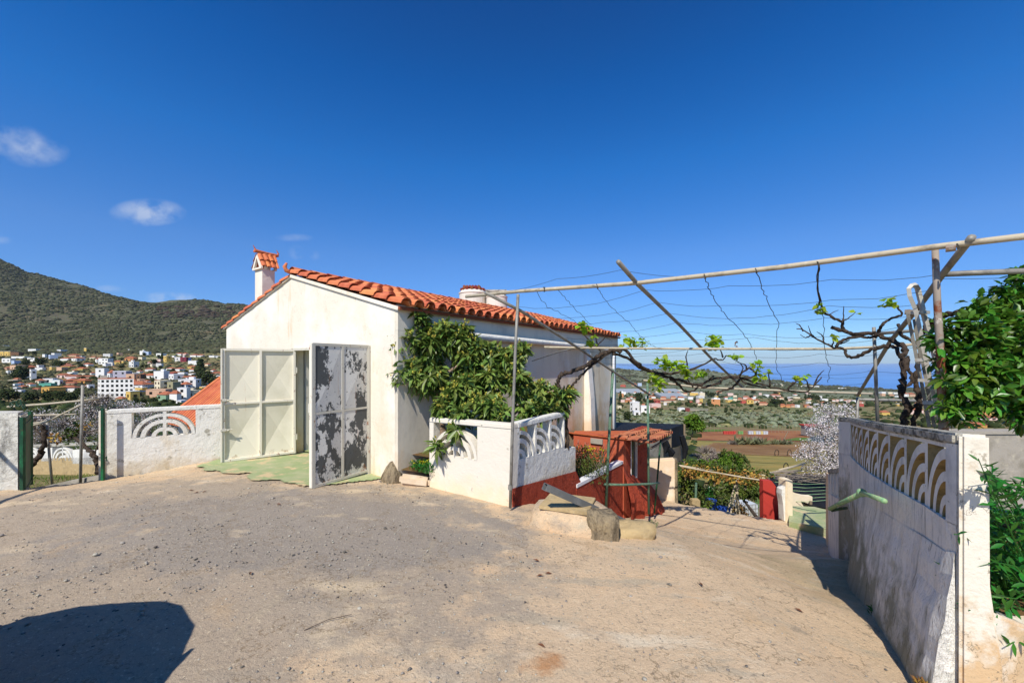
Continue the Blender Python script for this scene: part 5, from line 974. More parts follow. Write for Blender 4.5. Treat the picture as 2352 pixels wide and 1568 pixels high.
crown = [B(958, 735, 7.0, 26, 30), B(935, 790, 6.9, 34, 34), B(940, 860, 6.8, 38, 38), B(985, 790, 7.0, 42, 44), B(1030, 770, 7.1, 34, 34), B(1062, 775, 7.1, 30, 34), B(990, 860, 6.9, 40, 46), B(1075, 830, 7.1, 40, 34), B(1090, 800, 7.1, 26, 26), B(1130, 815, 7.1, 34, 30),
         B(1170, 830, 7.1, 34, 34), B(1200, 800, 7.2, 16, 18), B(1130, 870, 7.0, 44, 34), B(1060, 890, 6.8, 44, 34), B(1190, 880, 7.0, 34, 34), B(1025, 935, 6.5, 30, 26), B(1120, 930, 6.5, 42, 32), B(1160, 960, 6.2, 26, 24), B(1060, 960, 6.3, 28, 24), B(1240, 900, 7.1, 26, 26), B(1285, 905, 7.1, 30, 24), B(1225, 935, 6.9, 36, 26),
         B(1275, 935, 7.0, 30, 20), B(1050, 985, 6.1, 12, 14), B(1125, 985, 6.0, 14, 12), B(1003, 1028, 6.2, 12, 14)]
crown = [(c, (r[0]*.86, r[1]*1.1, r[2]*.86)) for c, r in crown]
rosettes(crown, lt, 'crown', 900, 12, .185, .32, 'leaf_loquat', .5, 'bloom_yellow', .6, jitter_up=.5)
gnarl([P(1018, 1010, 7.0)+UP*-.6, P(1016, 990, 7.0), P(1010, 950, 7.0), P(1004, 900, 7.0), P(1000, 850, 7.0), P(985, 800, 7.0), P(965, 750, 7.0)], .075, .02, 'trunk', lt, 'bark_pale')
for br in ([(1008, 930), (1060, 935), (1110, 945), (1165, 960), (1190, 945)], [(1180, 950), (1230, 915), (1275, 895)], [(1004, 900), (960, 880), (930, 840)], [(1002, 870), (1050, 840), (1080, 800)], [(1008, 930), (1090, 900), (1150, 860), (1190, 830)], [(1110, 945), (1156, 880), (1160, 830)], [(1165, 960), (1120, 968), (1085, 975)]):
    gnarl([P(x, y, 6.95) for x, y in br], .038, .012, 'branch', lt, 'bark_pale', n=6)
# citrus at the right edge
ct_ = thing('citrus_tree', 'dense glossy orange tree with small unripe fruit crowding the right edge', 'tree', P(2360, 1010, 3.9))
crown = [B(2335, 640, 3.7, 26, 34), B(2300, 690, 3.7, 40, 40), B(2350, 720, 3.7, 60, 60), B(2225, 700, 3.6, 14, 16), B(2260, 740, 3.6, 50, 44), B(2190, 745, 3.5, 34, 30), B(2160, 775, 3.5, 28, 26), B(2230, 790, 3.5, 60, 50), B(2310, 800, 3.5, 80, 70), B(2400, 800, 3.6, 90, 110), B(2190, 830, 3.5, 46, 40), B(2250, 850, 3.4, 60, 50),
         B(2330, 880, 3.4, 70, 56), B(2190, 880, 3.4, 36, 30), B(2230, 910, 3.4, 44, 34), B(2175, 935, 3.4, 22, 20), B(2210, 955, 3.4, 28, 30), B(2330, 945, 3.4, 34, 24), B(2345, 965, 3.4, 26, 24), B(2400, 930, 3.4, 60, 60), B(2480, 800, 3.7, 90, 130)]
crown = [(tuple(Vector(c)*.92+Vector((.02, 0, 0))), (r[0]*.80, r[1]*.9, r[2]*.80)) for c, r in crown]
rosettes(crown, ct_, 'crown', 1150, 8, .086, .46, 'leaf_citrus', .3, None, outd=.9, jitter_up=.35)
gnarl([P(2400, 1060, 4.0)-UP*.85, P(2400, 1060, 4.0), P(2390, 980, 4.0), P(2370, 900, 3.9), P(2350, 800, 3.8)], .07, .03, 'trunk', ct_, 'bark_grey')
for br in ([(2380, 940), (2300, 870), (2220, 830), (2160, 780)], [(2370, 900), (2300, 790), (2290, 700)], [(2350, 800), (2340, 700), (2335, 640)], [(2380, 950), (2280, 930), (2200, 930)]): gnarl([P(x, y, 3.75) for x, y in br], .03, .008, 'branch', ct_, 'bark_grey', n=6)
for (x, y) in ((2229, 746), (2241, 745), (2240, 768), (2295, 760), (2330, 850)):
    iv, fi = ICO2; f_ = npmesh('fruit', iv*.022+np.array(P(x, y, 3.2)), fi, MATS['leaf_citrus'], ct_, smooth=True)
# lance-leaved shrub in the right bed
sh_ = thing('oleander_shrub', 'bright green lance leaved shrub spilling over the kerb at lower right', 'shrub', P(2330, 1400, 2.9))
stems = [[(2330, 1400), (2300, 1340), (2262, 1330), (2210, 1345)], [(2330, 1390), (2330, 1300), (2290, 1200), (2255, 1110), (2238, 1050)], [(2345, 1380), (2360, 1280), (2340, 1190), (2300, 1130), (2262, 1075)], [(2350, 1390), (2330, 1330), (2260, 1250), (2205, 1240)], [(2352, 1400), (2320, 1390), (2270, 1395), (2222, 1400)],
         [(2360, 1400), (2400, 1300), (2380, 1200), (2352, 1130)], [(2340, 1400), (2300, 1420), (2290, 1440), (2262, 1455)], [(2350, 1400), (2350, 1330), (2300, 1270), (2250, 1200)], [(2370, 1420), (2350, 1440), (2330, 1450), (2300, 1475)], [(2360, 1400), (2370, 1320), (2350, 1250), (2310, 1180)], [(2380, 1400), (2330, 1360), (2290, 1300), (2252, 1290)],
         [(2330, 1400), (2320, 1350), (2280, 1380), (2240, 1370)], [(2380, 1380), (2360, 1200), (2345, 1100), (2330, 1130)]]
lp, ldv = [], []
for s_ in stems*3:
    off = Vector((R.uniform(-.0, .26), R.uniform(-.10, .3), R.uniform(-.06, .06))) ; D0 = R.uniform(2.42, 2.9)
    q = [P(x, y, D0-.08*i)+off*(1-i/5) for i, (x, y) in enumerate(s_)]; q_ = MB(); q_.tube(q, [.008, .006, .004, .003, .002][:len(q)], 5); q_.build('stem', MATS['leaf_shrub'], sh_)
    for i in range(len(q)-1):
        for k_ in range(9):
            if i == 0 and k_ < 4: continue
            f = k_/9; p = q[i].lerp(q[i+1], f); d = (q[i+1]-q[i]).normalized(); a = NR.normal(size=3); a = a-a.dot(np.array(d))*np.array(d); a /= np.linalg.norm(a); lp.append(tuple(p)); ldv.append(a*.9+np.array(d)*.6)
leaves('foliage', np.array(lp), np.array(ldv), .085, .27, MATS['leaf_shrub'], sh_, fold=.15, droop=.2)
b_ = [B(2330, 1330, 3.05, 70, 60), B(2380, 1250, 3.2, 60, 90), B(2270, 1110, 3.5, 22, 40), B(2250, 1160, 3.5, 16, 30)]
rosettes(b_[:2], sh_, 'inner_foliage', 240, 8, .08, .3, 'leaf_shrub', .3)
sm = thing('rosemary_bush', 'small dark leafy bush just behind the right wall end', 'bush', P(2260, 1180, 3.6)); rosettes([B(2255, 1125, 3.7, 20, 34), B(2265, 1170, 3.6, 24, 30), B(2290, 1190, 3.6, 26, 20)], sm, 'foliage', 150, 8, .05, .3, 'leaf_shrub', .2)
m = MB(); m.tube([P(2240, 1185, 3.6), P(2300, 1205, 3.3), P(2352, 1215, 3.0)], .02, 6); tag(m.build('hose', MATS['rubber']), 'black hose lying along the soil bed behind the shrub', 'hose')
def tuft(name, c, r, h, mt, n, label, cat, flower=None, L=.05, nf=12, kind=None):
    o = thing(name, label, cat, c); k_ = n; p = inball(k_, (0, 0, 0), (r, r, .01)); p[:, 2] = np.abs(p[:, 2]); p += np.array(c); d = NR.normal(size=(k_, 3)); d[:, 2] = np.abs(d[:, 2])+.6; p[:, 2] += NR.uniform(0, h, k_)
    leaves('foliage', p, d, L, .3, MATS[mt], o)
    if flower:
        q = inball(nf, (0, 0, 0), (r, r, .02))+np.array(c)+np.array([0, 0, h+.02]); petals('blossom', np.repeat(q, 5, 0)+NR.normal(size=(nf*5, 3))*.008, .014, MATS[flower], o)
    return o
tuft('daisy_clump', H(3.75, .25, -1.80), .22, .14, 'leaf_shrub', 700, 'green clump with yellow daisies between house corner and white planter', 'flowers', 'petal_yellow', .05, 16)
tuft('daisy_clump', H(3.5, .2, -1.80), .12, .12, 'leaf_shrub', 220, 'sparse green sprigs with a yellow flower against the house corner', 'flowers', 'petal_yellow', .05, 4)
hb_ = P(1350, 1092, 8.0); tuft('flowering_bush', (hb_.x, hb_.y, -2.42), .42, .62, 'leaf_hedge', 1500, 'straggly bush with yellow flowers in bed behind the red ramp wall', 'bush', 'petal_yellow', .06, 46)
hb_ = P(1385, 1075, 8.6); m = MB()
for k_ in range(60): p = Vector((hb_.x-.3+R.uniform(-.4, .4), hb_.y+R.uniform(-.2, .3), -2.42)); m.tube([p, p+Vector((R.uniform(-.3, .3), R.uniform(-.2, .2), R.uniform(.3, .7)))], .005, 3)
tag(m.build('dry_thicket', MATS['twig_grey']), 'tangle of dry grey stems beside the yellow flowering bush', 'dry plant')
for (x, y, D, r, lab) in ((1239, 1166, 5.35, .06, 'small green weed tuft at the foot of red planter base'), (1498, 1208, 8.3, .13, 'round green weed at the far corner of the rough red wall'), (2018, 1388, 3.55, .07, 'mossy weed tuft at the swelling foot of right wall')):
    p = P(x, y, D); tuft('weed', (p.x, p.y, G(p.x, p.y)), r, r*.9, 'leaf_shrub', 260, lab, 'weed', None, .035)
p = P(2130, 1545, 2.45); o = tuft('dry_weed', (p.x, p.y, G(p.x, p.y)+.0), .07, .12, 'leaf_dry', 330, 'small orange dried weed at the near foot of right wall', 'weed', None, .03)
# litter on the ground: dry leaves
for i, (x, y) in enumerate([(452, 1133), (470, 1131), (440, 1128), (640, 1160), (1243, 1487), (1240, 1325), (1232, 1290), (575, 1320), (1610, 1345), (1835, 1405), (1260, 1320)]):
    v = (y-YH)/F; D = 1.97/v; X = (x-CX)/F*D
    for _ in range(6): D = -G((x-CX)/F*D, D)/v
    q_ = MB(); c_ = Vector(((x-CX)/F*D, D, G((x-CX)/F*D, D)+.012)); a = R.uniform(0, 6.28); l = .036; e = Vector((math.cos(a), math.sin(a), 0)); f_ = Vector((-e.y, e.x, 0))
    q_.add([c_-e*l, c_+f_*l*.35+UP*.012, c_+e*l+UP*.008, c_-f_*l*.35+UP*.014, c_+UP*.002], [(0, 4, 1), (1, 4, 2), (2, 4, 3), (3, 4, 0)])
    tag(q_.build('dead_leaf', MATS['leaf_dead']), 'curled brown dead leaf lying on the open yard ground', 'leaf', 'dead leaves on the yard')
m = MB(); c_ = Vector((-1.42, 2.72, G(-1.42, 2.72)+.01)); m.tube([c_, c_+Vector((.12, .10, .01)), c_+Vector((.26, .16, .008))], .003, 4); tag(m.build('stick', MATS['bark_grey']), 'thin bent dry stick on the gravel near the car shadow', 'stick')
# ---------------------------------------------------------------- left gate, pipe trellis, lower garden
gp2 = thing('gate_pier', 'rough grey whitewashed gate pier at left with cracked render', 'pier', (-7.9, 6.2, -2.1))
m = MB(); xr = (47-CX)/F*6.05; m.prism((0, 0, -2.1), (1, 0, 0), (0, 1, 0), (0, 0, 1), [(xr-1.1, 5.9), (xr, 6.05), (xr-.35, 6.42), (xr-1.3, 6.3)], 1.3); m.build('pier', MATS['pillar_grey'], gp2, bevel=.035)
m = MB(); m.obox((xr-.53, 6.12, -2.16), (.56, 0, 0), (0, .24, 0), (0, 0, .13)); m.build('footing', MATS['concrete'], gp2, bevel=.04)
ig = thing('iron_gate', 'open dark green iron gate seen edge on with scrolled top', 'gate', (-7.3, 6.2, -2.1))
m = MB(); pA, pB = P(52, 958, 6.05), P(70, 958, 6.75); pA.z = -.86; pB.z = -.86; tg = Vector((pB.x-pA.x, pB.y-pA.y, 0)); Lg = tg.length; tg.normalize()
for s in (0, Lg): m.bar(Vector((pA.x, pA.y, -2.1))+tg*s, Vector((pA.x, pA.y, -.86))+tg*s, .035, .05)
m.bar(Vector((pA.x, pA.y, -1.0)), Vector((pA.x, pA.y, -1.0))+tg*Lg, .03, .04); m.bar(Vector((pA.x, pA.y, -2.03)), Vector((pA.x, pA.y, -2.03))+tg*Lg, .03, .04)
m.build('gate_frame', MATS['green_paint'], ig)
m = MB(); nn_ = Vector((tg.y, -tg.x, 0)); m.prism(Vector((pA.x, pA.y, 0))-nn_*.006, tg, UP, nn_, [(.02, -2.02), (Lg-.02, -2.02), (Lg-.02, -.9), (.02, -.9)], .012); m.build('sheet', MATS['green_paint'], ig)
for pth in ([(24, 930), (26, 926), (30, 930), (27, 935), (22, 932), (25, 924), (30, 922), (37, 921), (41, 934)], [(36, 934), (38, 926), (43, 917), (47, 918), (50, 930), (55, 940), (58, 934), (56, 928), (53, 932)], [(43, 928), (46, 925), (48, 930), (45, 934), (42, 930)]):
    m = MB(); m.tube([P(x, y, 6.1) for x, y in pth], .010, 5); m.build('scroll', MATS['green_paint'], ig)
gj = thing('gate_post', 'slim green metal strip post fixed to the whitewashed wall end', 'post', (-7.2, 6.95, -2.1))
m = MB(); m.bar(P(236, 1117, 6.88), P(236, 938, 6.88), .045, .03, (0, 1, 0)); m.build('post', MATS['green_paint'], gj); m = MB(); m.tube([P(240, 1053, 6.85), P(245, 1048, 6.8), P(245, 1058, 6.8)], .008, 5); m.build('hinge_ring', MATS['green_paint'], gj)
tr_ = thing('pipe_trellis', 'weathered pipe vine frame beyond the pedestrian gate', 'trellis', P(185, 1098, 8.2))
for nm, pts_, r in (('post', [P(190, 884, 8.0), P(187, 1000, 8.0), P(184, 1135, 8.0)], .024), ('post', [P(108, 964, 8.7), P(113, 1040, 8.7), P(120, 1112, 8.7)], .022), ('bar', [P(18, 934, 8.3), P(100, 928, 8.2), P(188, 920, 8.05), P(226, 916, 8.3)], .022), ('bar', [P(60, 953.5, 9.5), P(174, 951, 9.4)], .018), ('bar', [P(55, 982, 8.6), P(105, 969, 8.6), P(187, 929, 8.05)], .019), ('bar', [P(55, 975, 8.9), P(108, 967, 8.7)], .018)):
    pipe(nm, pts_, r, 'pipe_cream' if nm == 'bar' else 'pipe_grey', tr_)
for y in (976, 980, 1001): wirebit([P(60, y, 9.2), P(220, y-1, 9.2)], r=.005, par=tr_)
wirebit([P(130, 893, 8.2), P(192, 885, 8.0), P(225, 905, 8.4)], r=.005, par=tr_)
v3 = thing('grape_vine', 'dark bare vine trunk beside the green iron gate', 'vine', P(64, 1110, 8.6)); gnarl([P(62, 1120, 8.6), P(66, 1088, 8.6), P(75, 1066, 8.6), P(90, 1045, 8.6), P(102, 1017, 8.6), P(101, 994, 8.6), P(97, 976, 8.6)], .055, .04, 'trunk', v3); gnarl([P(96, 997, 8.6), P(86, 992, 8.6), P(80, 983, 8.6), P(75, 975, 8.6)], .025, .012, 'branch', v3)
v4 = thing('grape_vine', 'vine with yellowing leaves by the whitewashed wall end', 'vine', P(222, 1080, 8.3)); gnarl([P(226, 1085, 8.2), P(222, 1060, 8.3), P(215, 1046, 8.3), P(197, 1026, 8.4), P(180, 1011, 8.5), P(165, 1004, 8.6), P(150, 1000, 8.6)], .05, .02, 'trunk', v4); gnarl([P(216, 1046, 8.3), P(222, 1030, 8.3), P(228, 1015, 8.3)], .018, .008, 'branch', v4)
gnarl([P(165, 1004, 8.6), P(160, 990, 8.6), P(190, 992, 8.6), P(215, 990, 8.6)], .02, .01, 'branch', v4)
for c_, n_ in (((168, 994), 46), ((150, 998), 34), ((178, 982), 36), ((130, 1006), 26), ((196, 978), 20), ((215, 1010), 18), ((160, 1012), 20)):
    leaves('foliage', inball(n_, P(*c_, 8.6), (.14, .12, .1)), NR.normal(size=(n_, 3)), .07, .8, MATS['leaf_hedge' if R.random() < .7 else 'leaf_dry'], v4)
gw_ = thing('garden_wall', 'low pierced wall on brown block base beyond the pipe trellis', 'wall', P(140, 1050, 13.5))
a_, b_ = P(30, 1024, 13.9), P(262, 1014, 12.9); t_ = Vector((b_.x-a_.x, b_.y-a_.y, 0)); L_ = t_.length; t_.normalize(); n_ = Vector((-t_.y, t_.x, 0)); a0_ = Vector((a_.x, a_.y, 0))
m = MB(); m.prism(a0_, t_, UP, n_, [(0, -5), (L_, -5), (L_, -3.12), (0, -3.42)], .18); m.build('wall', MATS['concrete_tan'], gw_)
m = MB(); m.prism(a0_, t_, UP, n_, [(0, -2.98), (L_, -2.62), (L_, -2.70), (0, -3.06)], .18); m.build('coping', MATS['coping_dirty'], gw_)
ss_ = [.45, .93, 1.9, 2.38]; m = MB(); cuts = [(0, .43), (.88, .93), (1.36, 1.88), (2.33, 2.38), (2.81, L_)]
for (s0, s1) in cuts: m.prism(a0_, t_, UP, n_, [(s0, -3.43), (s1, -3.4), (s1, -2.95), (s0, -2.98)], .16)
m.build('pier', MATS['wall_lattice'], gw_)
for s0, c in zip(ss_, 'rlrl'): block(gw_, a0_, t_, n_, s0-.02, .45, -3.42+.03*s0, .40+.08*s0/2.4, c, .12, MATS['wall_lattice'])
m = MB(); q0, q1 = P(98, 1120, 7.6), P(250, 1090, 7.9); m.add([P(100, 1118, 7.9), P(150, 1108, 8.1), P(250, 1088, 8.2), P(250, 1140, 7.3), P(125, 1150, 7.0)], [(0, 1, 2, 3, 4)])
m2 = MB(); f_ = [P(97, 1118, 8.0), P(150, 1106, 8.05), P(250, 1087, 8.1), P(250, 1160, 8.1), P(130, 1175, 8.0)]; m2.add(f_+[p+Vector((0, .14, 0)) for p in f_], [tuple(range(5)), tuple(reversed(range(5, 10)))]+[(i, (i+1) % 5, (i+1) % 5+5, i+5) for i in range(5)]); tag(m2.build('retaining_wall', MATS['concrete']), 'low sloping grey concrete wall just below the pedestrian gateway', 'wall')
n = 5000; X = NR.uniform(-14, -4.5, n); Y = NR.uniform(8.6, 13.6, n); d = NR.normal(size=(n, 3))*.5; d[:, 2] = np.abs(d[:, 2])+.5
o = leaves('grass', np.stack([X, Y, T(X, Y)], -1), d, .10, .14, MATS['grass']); o['kind'] = 'stuff'
# pipe frame out of view whose shadow crosses the yard
op = thing('pipe_arch', 'rusty pipe frame standing left of the gate pier', 'pipe frame', (-8.4, 4.3, -2.0)); pipe('bar', [Vector((-6.5, 2.05, .35)), Vector((-8.35, 4.62, .35))], .03, 'pipe_grey', op)
pipe('post', [Vector((-8.35, 4.62, -2.3)), Vector((-8.35, 4.62, .4))], .03, 'pipe_grey', op); pipe('post', [Vector((-6.5, 2.05, -2.3)), Vector((-6.5, 2.05, .4))], .03, 'pipe_grey', op)
# lower house beside the wall, seen over and through it
lh = thing('lower_house', 'white house at lower level with large orange tiled roof behind left wall', 'house', P(500, 930, 13))
e0, e1, r0, r1 = P(425, 932, 13.5), P(560, 960, 12.5), P(512, 880, 15.5), P(590, 838, 15.2)
e0 = P(385, 980, 14.0); e1 = P(555, 985, 11.0); e0.z = e1.z = -2.1; r0 = P(512, 882, 16.0); r1 = P(620, 860, 13.2); r0.z = r1.z = -.72
dn = (e0-r0).normalized(); al = (e1-e0).normalized(); nrm = al.cross(dn).normalized(); nrm = nrm if nrm.z > 0 else -nrm
rfm = MB(); rfm.add([r0, r1, e1, e0]+[p-UP*.12 for p in (r0, r1, e1, e0)], [(0, 1, 2, 3), (7, 6, 5, 4), (0, 3, 7, 4), (3, 2, 6, 7), (1, 2, 6, 5), (0, 1, 5, 4)]); rfo = rfm.build('roof', MATS['tile'], lh)
nC = int((e1-e0).length/.22)
m = MB()
for i in range(nC+1):
    f = i/nC; a_ = r0.lerp(r1, f)+nrm*.03; b_ = e0.lerp(e1, f)+nrm*.03+dn*.05; K_ = 9
    m.tube([a_.lerp(b_, j/K_) for j in range(K_+1)], [.06+.012*(j % 2) for j in range(K_+1)], 6)
m.build('tile_course', MATS['tile'], rfo)
for p0_, p1_ in ((r0, e0),): m = MB(); m.tube([p0_+nrm*.06, p1_+nrm*.06], .09, 8); m.build('hip_tile', MATS['tile'], rfo)
m = MB(); wi = (r0-e0); wi.z = 0; wi.normalize(); m.add([e0+wi*.35-UP*.1, e1+wi*.35-UP*.1, e1+wi*.35-UP*3.5, e0+wi*.35-UP*3.5], [(0, 1, 2, 3)]); m.add([e0+wi*.35-UP*.1, e0+wi*3-UP*.1, e0+wi*3-UP*3.5, e0+wi*.35-UP*3.5], [(0, 1, 2, 3)]); m.build('wall', MATS['plaster_gable'], lh)
e2 = e0-al*0; m = MB(); r2 = r0; back = e0+wi*3.2; m.add([r0, e0, back], [(0, 1, 2)]); m.build('roof_hip', MATS['tile'], rfo)
m = MB(); c_ = e0.lerp(e1, .55)+wi*.3-UP*.35; m.tube([c_, c_-wi*.15+UP*.05, c_-wi*.22-UP*.02], .012, 5); m.lathe(c_-wi*.22-UP*.17, [(.05, 0), (.06, .02), (.045, .13), (.0, .16)], 8); m.build('wall_lamp', MATS['rubber'], lh)
# ---------------------------------------------------------------- blossom trees, hedge, garden beyond the ramp
def blossom_tree(label, base, blobs, npet, ntw, group=None, leafn=0, name='almond_tree', sz=.022, pm='petal_white'):
    o = thing(name, label, 'tree', base, group); m = MB(); b0 = Vector(base); ctr = [Vector(c) for c, r in blobs]; mid = sum(ctr, Vector())/len(ctr); fork = b0.lerp(mid, .45)
    m.tube([b0, b0.lerp(fork, .5)+Vector((.06, 0, 0)), fork], [.12, .10, .08], 7); m.build('trunk', MATS['bark_grey'], o)
    m = MB()
    for c, r in blobs:
        c = Vector(c); m.tube([fork, fork.lerp(c, .5)+Vector((R.uniform(-.2, .2), R.uniform(-.2, .2), .1)), c], [.06, .04, .02], 5)
        for _ in range(int(ntw/len(blobs))):
            d = Vector(NR.normal(size=3)).normalized(); e = c+Vector((d.x*r[0], d.y*r[1], d.z*r[2]))*R.uniform(.5, 1.05); md = c.lerp(e, .5)+Vector((R.uniform(-.1, .1), 0, R.uniform(-.1, .1))); m.tube([c, md, e], [.014, .009, .004], 3, False)
    m.build('branches', MATS['twig_grey'], o)
    vol = np.array([r[0]*r[2] for c, r in blobs]); vol /= vol.sum(); p = np.concatenate([inball(max(3, int(npet*w)), c, r) for (c, r), w in zip(blobs, vol)])
    cl_ = p[NR.integers(0, len(p), len(p))]; p = cl_+NR.normal(size=p.shape)*.035; petals('crown', p, sz, MATS[pm], o)
    if leafn: q = np.concatenate([inball(max(3, int(leafn*w)), c, r) for (c, r), w in zip(blobs, vol)]); leaves('leaves', q, NR.normal(size=q.shape), .06, .4, MATS['leaf_hedge'], o)
    return o
blossom_tree('blossoming almond tree with pink white flowers leaning over the lower right net roof', tuple(P(1925, 1140, 14.5)), [B(1905, 955, 14.5, 32, 34), B(1880, 985, 14.5, 30, 26), B(1920, 1000, 14.5, 34, 34), B(1870, 1030, 14.3, 34, 26), B(1840, 1045, 14.2, 20, 14), B(1910, 1045, 14.3, 40, 34), B(1885, 1075, 14.2, 48, 18), B(1930, 1080, 14.4, 34, 26), B(1945, 950, 14.6, 22, 24)], 7500, 330, None, 1400)
blossom_tree('almond tree in blossom seen between trellis pipes', tuple(P(120, 1060, 16)), [B(90, 960, 16, 50, 24), B(150, 975, 16, 50, 34), B(110, 1005, 16, 60, 30), B(190, 1000, 16, 40, 34), B(70, 1000, 16, 40, 30)], 2400, 650, None, 600)
blossom_tree('almond tree in blossom rising left of the whitewashed wall', tuple(P(215, 1060, 17)), [B(215, 922, 17, 34, 22), B(245, 916, 17, 30, 16), B(205, 950, 17, 40, 34), B(235, 975, 17, 40, 40), B(270, 940, 17.2, 34, 18), B(290, 965, 17.4, 36, 34), B(330, 980, 17.4, 40, 26)], 2200, 650, None, 500)
blossom_tree('sparse almond tree poking above the middle of whitewashed wall', tuple(P(345, 1020, 20)), [B(310, 935, 20, 34, 12), B(350, 945, 20, 36, 12), B(285, 925, 20, 20, 10), B(390, 965, 20, 40, 24)], 1800, 200, None, 200)
blossom_tree('grey leafless rounded shrub at the field edge beyond the ramp', tuple(P(1640, 1110, 30)), [B(1625, 1068, 30, 30, 22), B(1655, 1062, 30, 30, 26), B(1640, 1050, 30, 26, 16)], 2600, 420, None, 0, 'bare_shrub', .05, 'twig_grey')
def bush(label, base, blobs, mt, n, L=.12, name='bush', wd=.5, cat='bush', nl=9, group=None, droop=.3, trunk=True):
    o = thing(name, label, cat, base, group); rosettes(blobs, o, 'crown', n, nl, L, wd, mt, droop)
    if trunk:
        m = MB(); c = sum((Vector(c) for c, r in blobs), Vector())/len(blobs); m.tube([Vector(base), Vector(base).lerp(c, .8)], [.08, .04], 6); m.build('trunk', MATS['bark_grey'], o)
    return o
bush('dark leafy persimmon bush behind the wooden poles at ramp foot', tuple(P(1740, 1190, 17)), [B(1700, 1120, 17, 40, 22), B(1660, 1115, 17, 36, 24), B(1740, 1120, 17, 30, 20), B(1640, 1145, 16.5, 36, 24), B(1720, 1135, 17, 24, 12)], 'leaf_hedge', 420, .14)
bush('dense green bush against the rough end of the cream wall', tuple(P(1590, 1180, 14)), [B(1590, 1130, 14, 28, 24), B(1575, 1095, 14, 16, 24), B(1610, 1158, 14, 26, 18), B(1585, 1165, 14, 22, 14)], 'leaf_hedge', 330, .11)
bush('yellow green citrus bush behind poles near the grey shrub', tuple(P(1650, 1100, 24)), [B(1610, 1078, 22, 40, 14), B(1655, 1072, 22, 36, 18), B(1680, 1065, 24, 24, 26), B(1600, 1066, 22, 30, 10)], 'tree_mid', 420, .14)
bush('rounded dark green bush at the corner of the field beyond ramp', tuple(P(1700, 1080, 27)), [B(1672, 1052, 27, 20, 20), B(1700, 1060, 27, 22, 20), B(1686, 1075, 27, 22, 12)], 'leaf_hedge', 330, .16)
bush('bright green shrub behind the black net enclosure', tuple(P(1590, 1000, 60)), [B(1590, 966, 60, 16, 14), B(1600, 976, 60, 18, 10)], 'tree_mid', 260, .5)
wp = thing('pole_frame', 'long pale wooden poles forming a low trellis past the cream wall', 'trellis', P(1660, 1090, 14))
for nm, a, b, r in (('pole', P(1560, 1068, 13), P(1663, 1083, 14.5), .022), ('pole', P(1562, 1070, 12.5), P(1700, 1094, 12.6), .022), ('pole', P(1640, 1084, 12.6), P(1772, 1106, 12.0), .024), ('pole', P(1706, 1082, 15), P(1757, 1092, 14), .03), ('pole', P(1700, 1090, 14.2), P(1757, 1098, 13.5), .03), ('pole', P(1790, 1078, 18), P(1850, 1062, 26), .03), ('pole', P(1770, 1085, 16), P(1845, 1066, 25), .03)):
    pipe(nm, [a, a.lerp(b, .5)-UP*.012, b], r, 'wood_pale', wp)
m = MB(); p = P(1578, 1110, 14.0); m.box(p.x-.12, p.x+.12, 13.95, 14.2, -7, -3.85); m.build('post', MATS['concrete_tan'], wp)
c_ = np.concatenate([inball(42, P(x, 1084+(x-1640)*.14+R.uniform(-1, 6), 13.6), (.5, .35, .26)) for x in range(1580, 1770, 12)]); d = NR.normal(size=c_.shape); d[:, 2] -= .5; o = leaves('vine_foliage', c_, d, .11, .6, MATS['leaf_dry'], wp)
c_ = np.concatenate([inball(60, P(x, 1076+(x-1640)*.13, 14.2), (.5, .35, .2)) for x in range(1580, 1770, 14)]); leaves('green_foliage', c_, NR.normal(size=c_.shape), .11, .6, MATS['leaf_hedge'], wp)
tk = thing('water_tank', 'white plastic cube water tank in a metal cage beyond the ramp edge', 'tank', P(1712, 1192, 26)); cT = P(1712, 1171, 26)
m = MB(); m.obox(cT, (.52, .12, 0), (-.12, .5, 0), (0, 0, .52)); m.build('tank', MATS['plastic_white'], tk, bevel=.06)
m = MB(); ax, ay = Vector((.54, .125, 0)), Vector((-.125, .52, 0))
for i in range(5): f = -1+.5*i; m.tube([cT+ax*f-ay-UP*.55, cT+ax*f-ay+UP*.55], .018, 4); m.tube([cT-ax+ay*f-UP*.55, cT-ax+ay*f+UP*.55], .018, 4); m.tube([cT-ax-ay+UP*.55*f, cT+ax-ay+UP*.55*f], .018, 4)
m.build('cage', MATS['pipe_grey'], tk); m = MB(); m.obox(cT-ay*1.03-UP*.1, ax*.3, ay*.02, UP*.3); m.build('label_plate', MATS['aluminium'], tk); m = MB(); m.lathe(cT+UP*.5, [(.16, 0), (.16, .07), (.0, .08)], 12); m.build('cap', MATS['rubber'], tk)
for (x, y, D, r, h, mt, lab, nm) in ((1664, 1183, 15, .25, .5, 'plastic_blue', 'blue plastic tub below the ramp edge left of the white tank', 'tub'), (1633, 1160, 16, .2, .4, 'plastic_blue', 'blue bucket among the leaves near the green pipe', 'bucket')):
    m = MB(); p = P(x, y, D); m.lathe(p-UP*h/2, [(r*.8, 0), (r, h), (r*1.06, h), (r*1.06, h+.03), (r*.94, h+.03), (r*.75, .05)], 16); tag(m.build(nm, MATS[mt]), lab, nm)
for i, (a, b) in enumerate((((1668, 1186), (1692, 1100)), ((1676, 1188), (1696, 1104)), ((1690, 1190), (1694, 1096)), ((1700, 1190), (1692, 1110)))): m = MB(); m.tube([P(*a, 14.6), P(*b, 14.8)], .03, 5); tag(m.build('cane', MATS['wood_pale']), 'pale garden cane leaning in a bundle of four left of the white tank', 'cane', 'garden canes leaning together')
m = MB(); m.tube([P(1597, 1168, 12.6), P(1599, 1108, 12.6)], .035, 6); tag(m.build('green_post', MATS['green_pipe']), 'upright pale green pipe in front of the hedge beyond ramp', 'post')
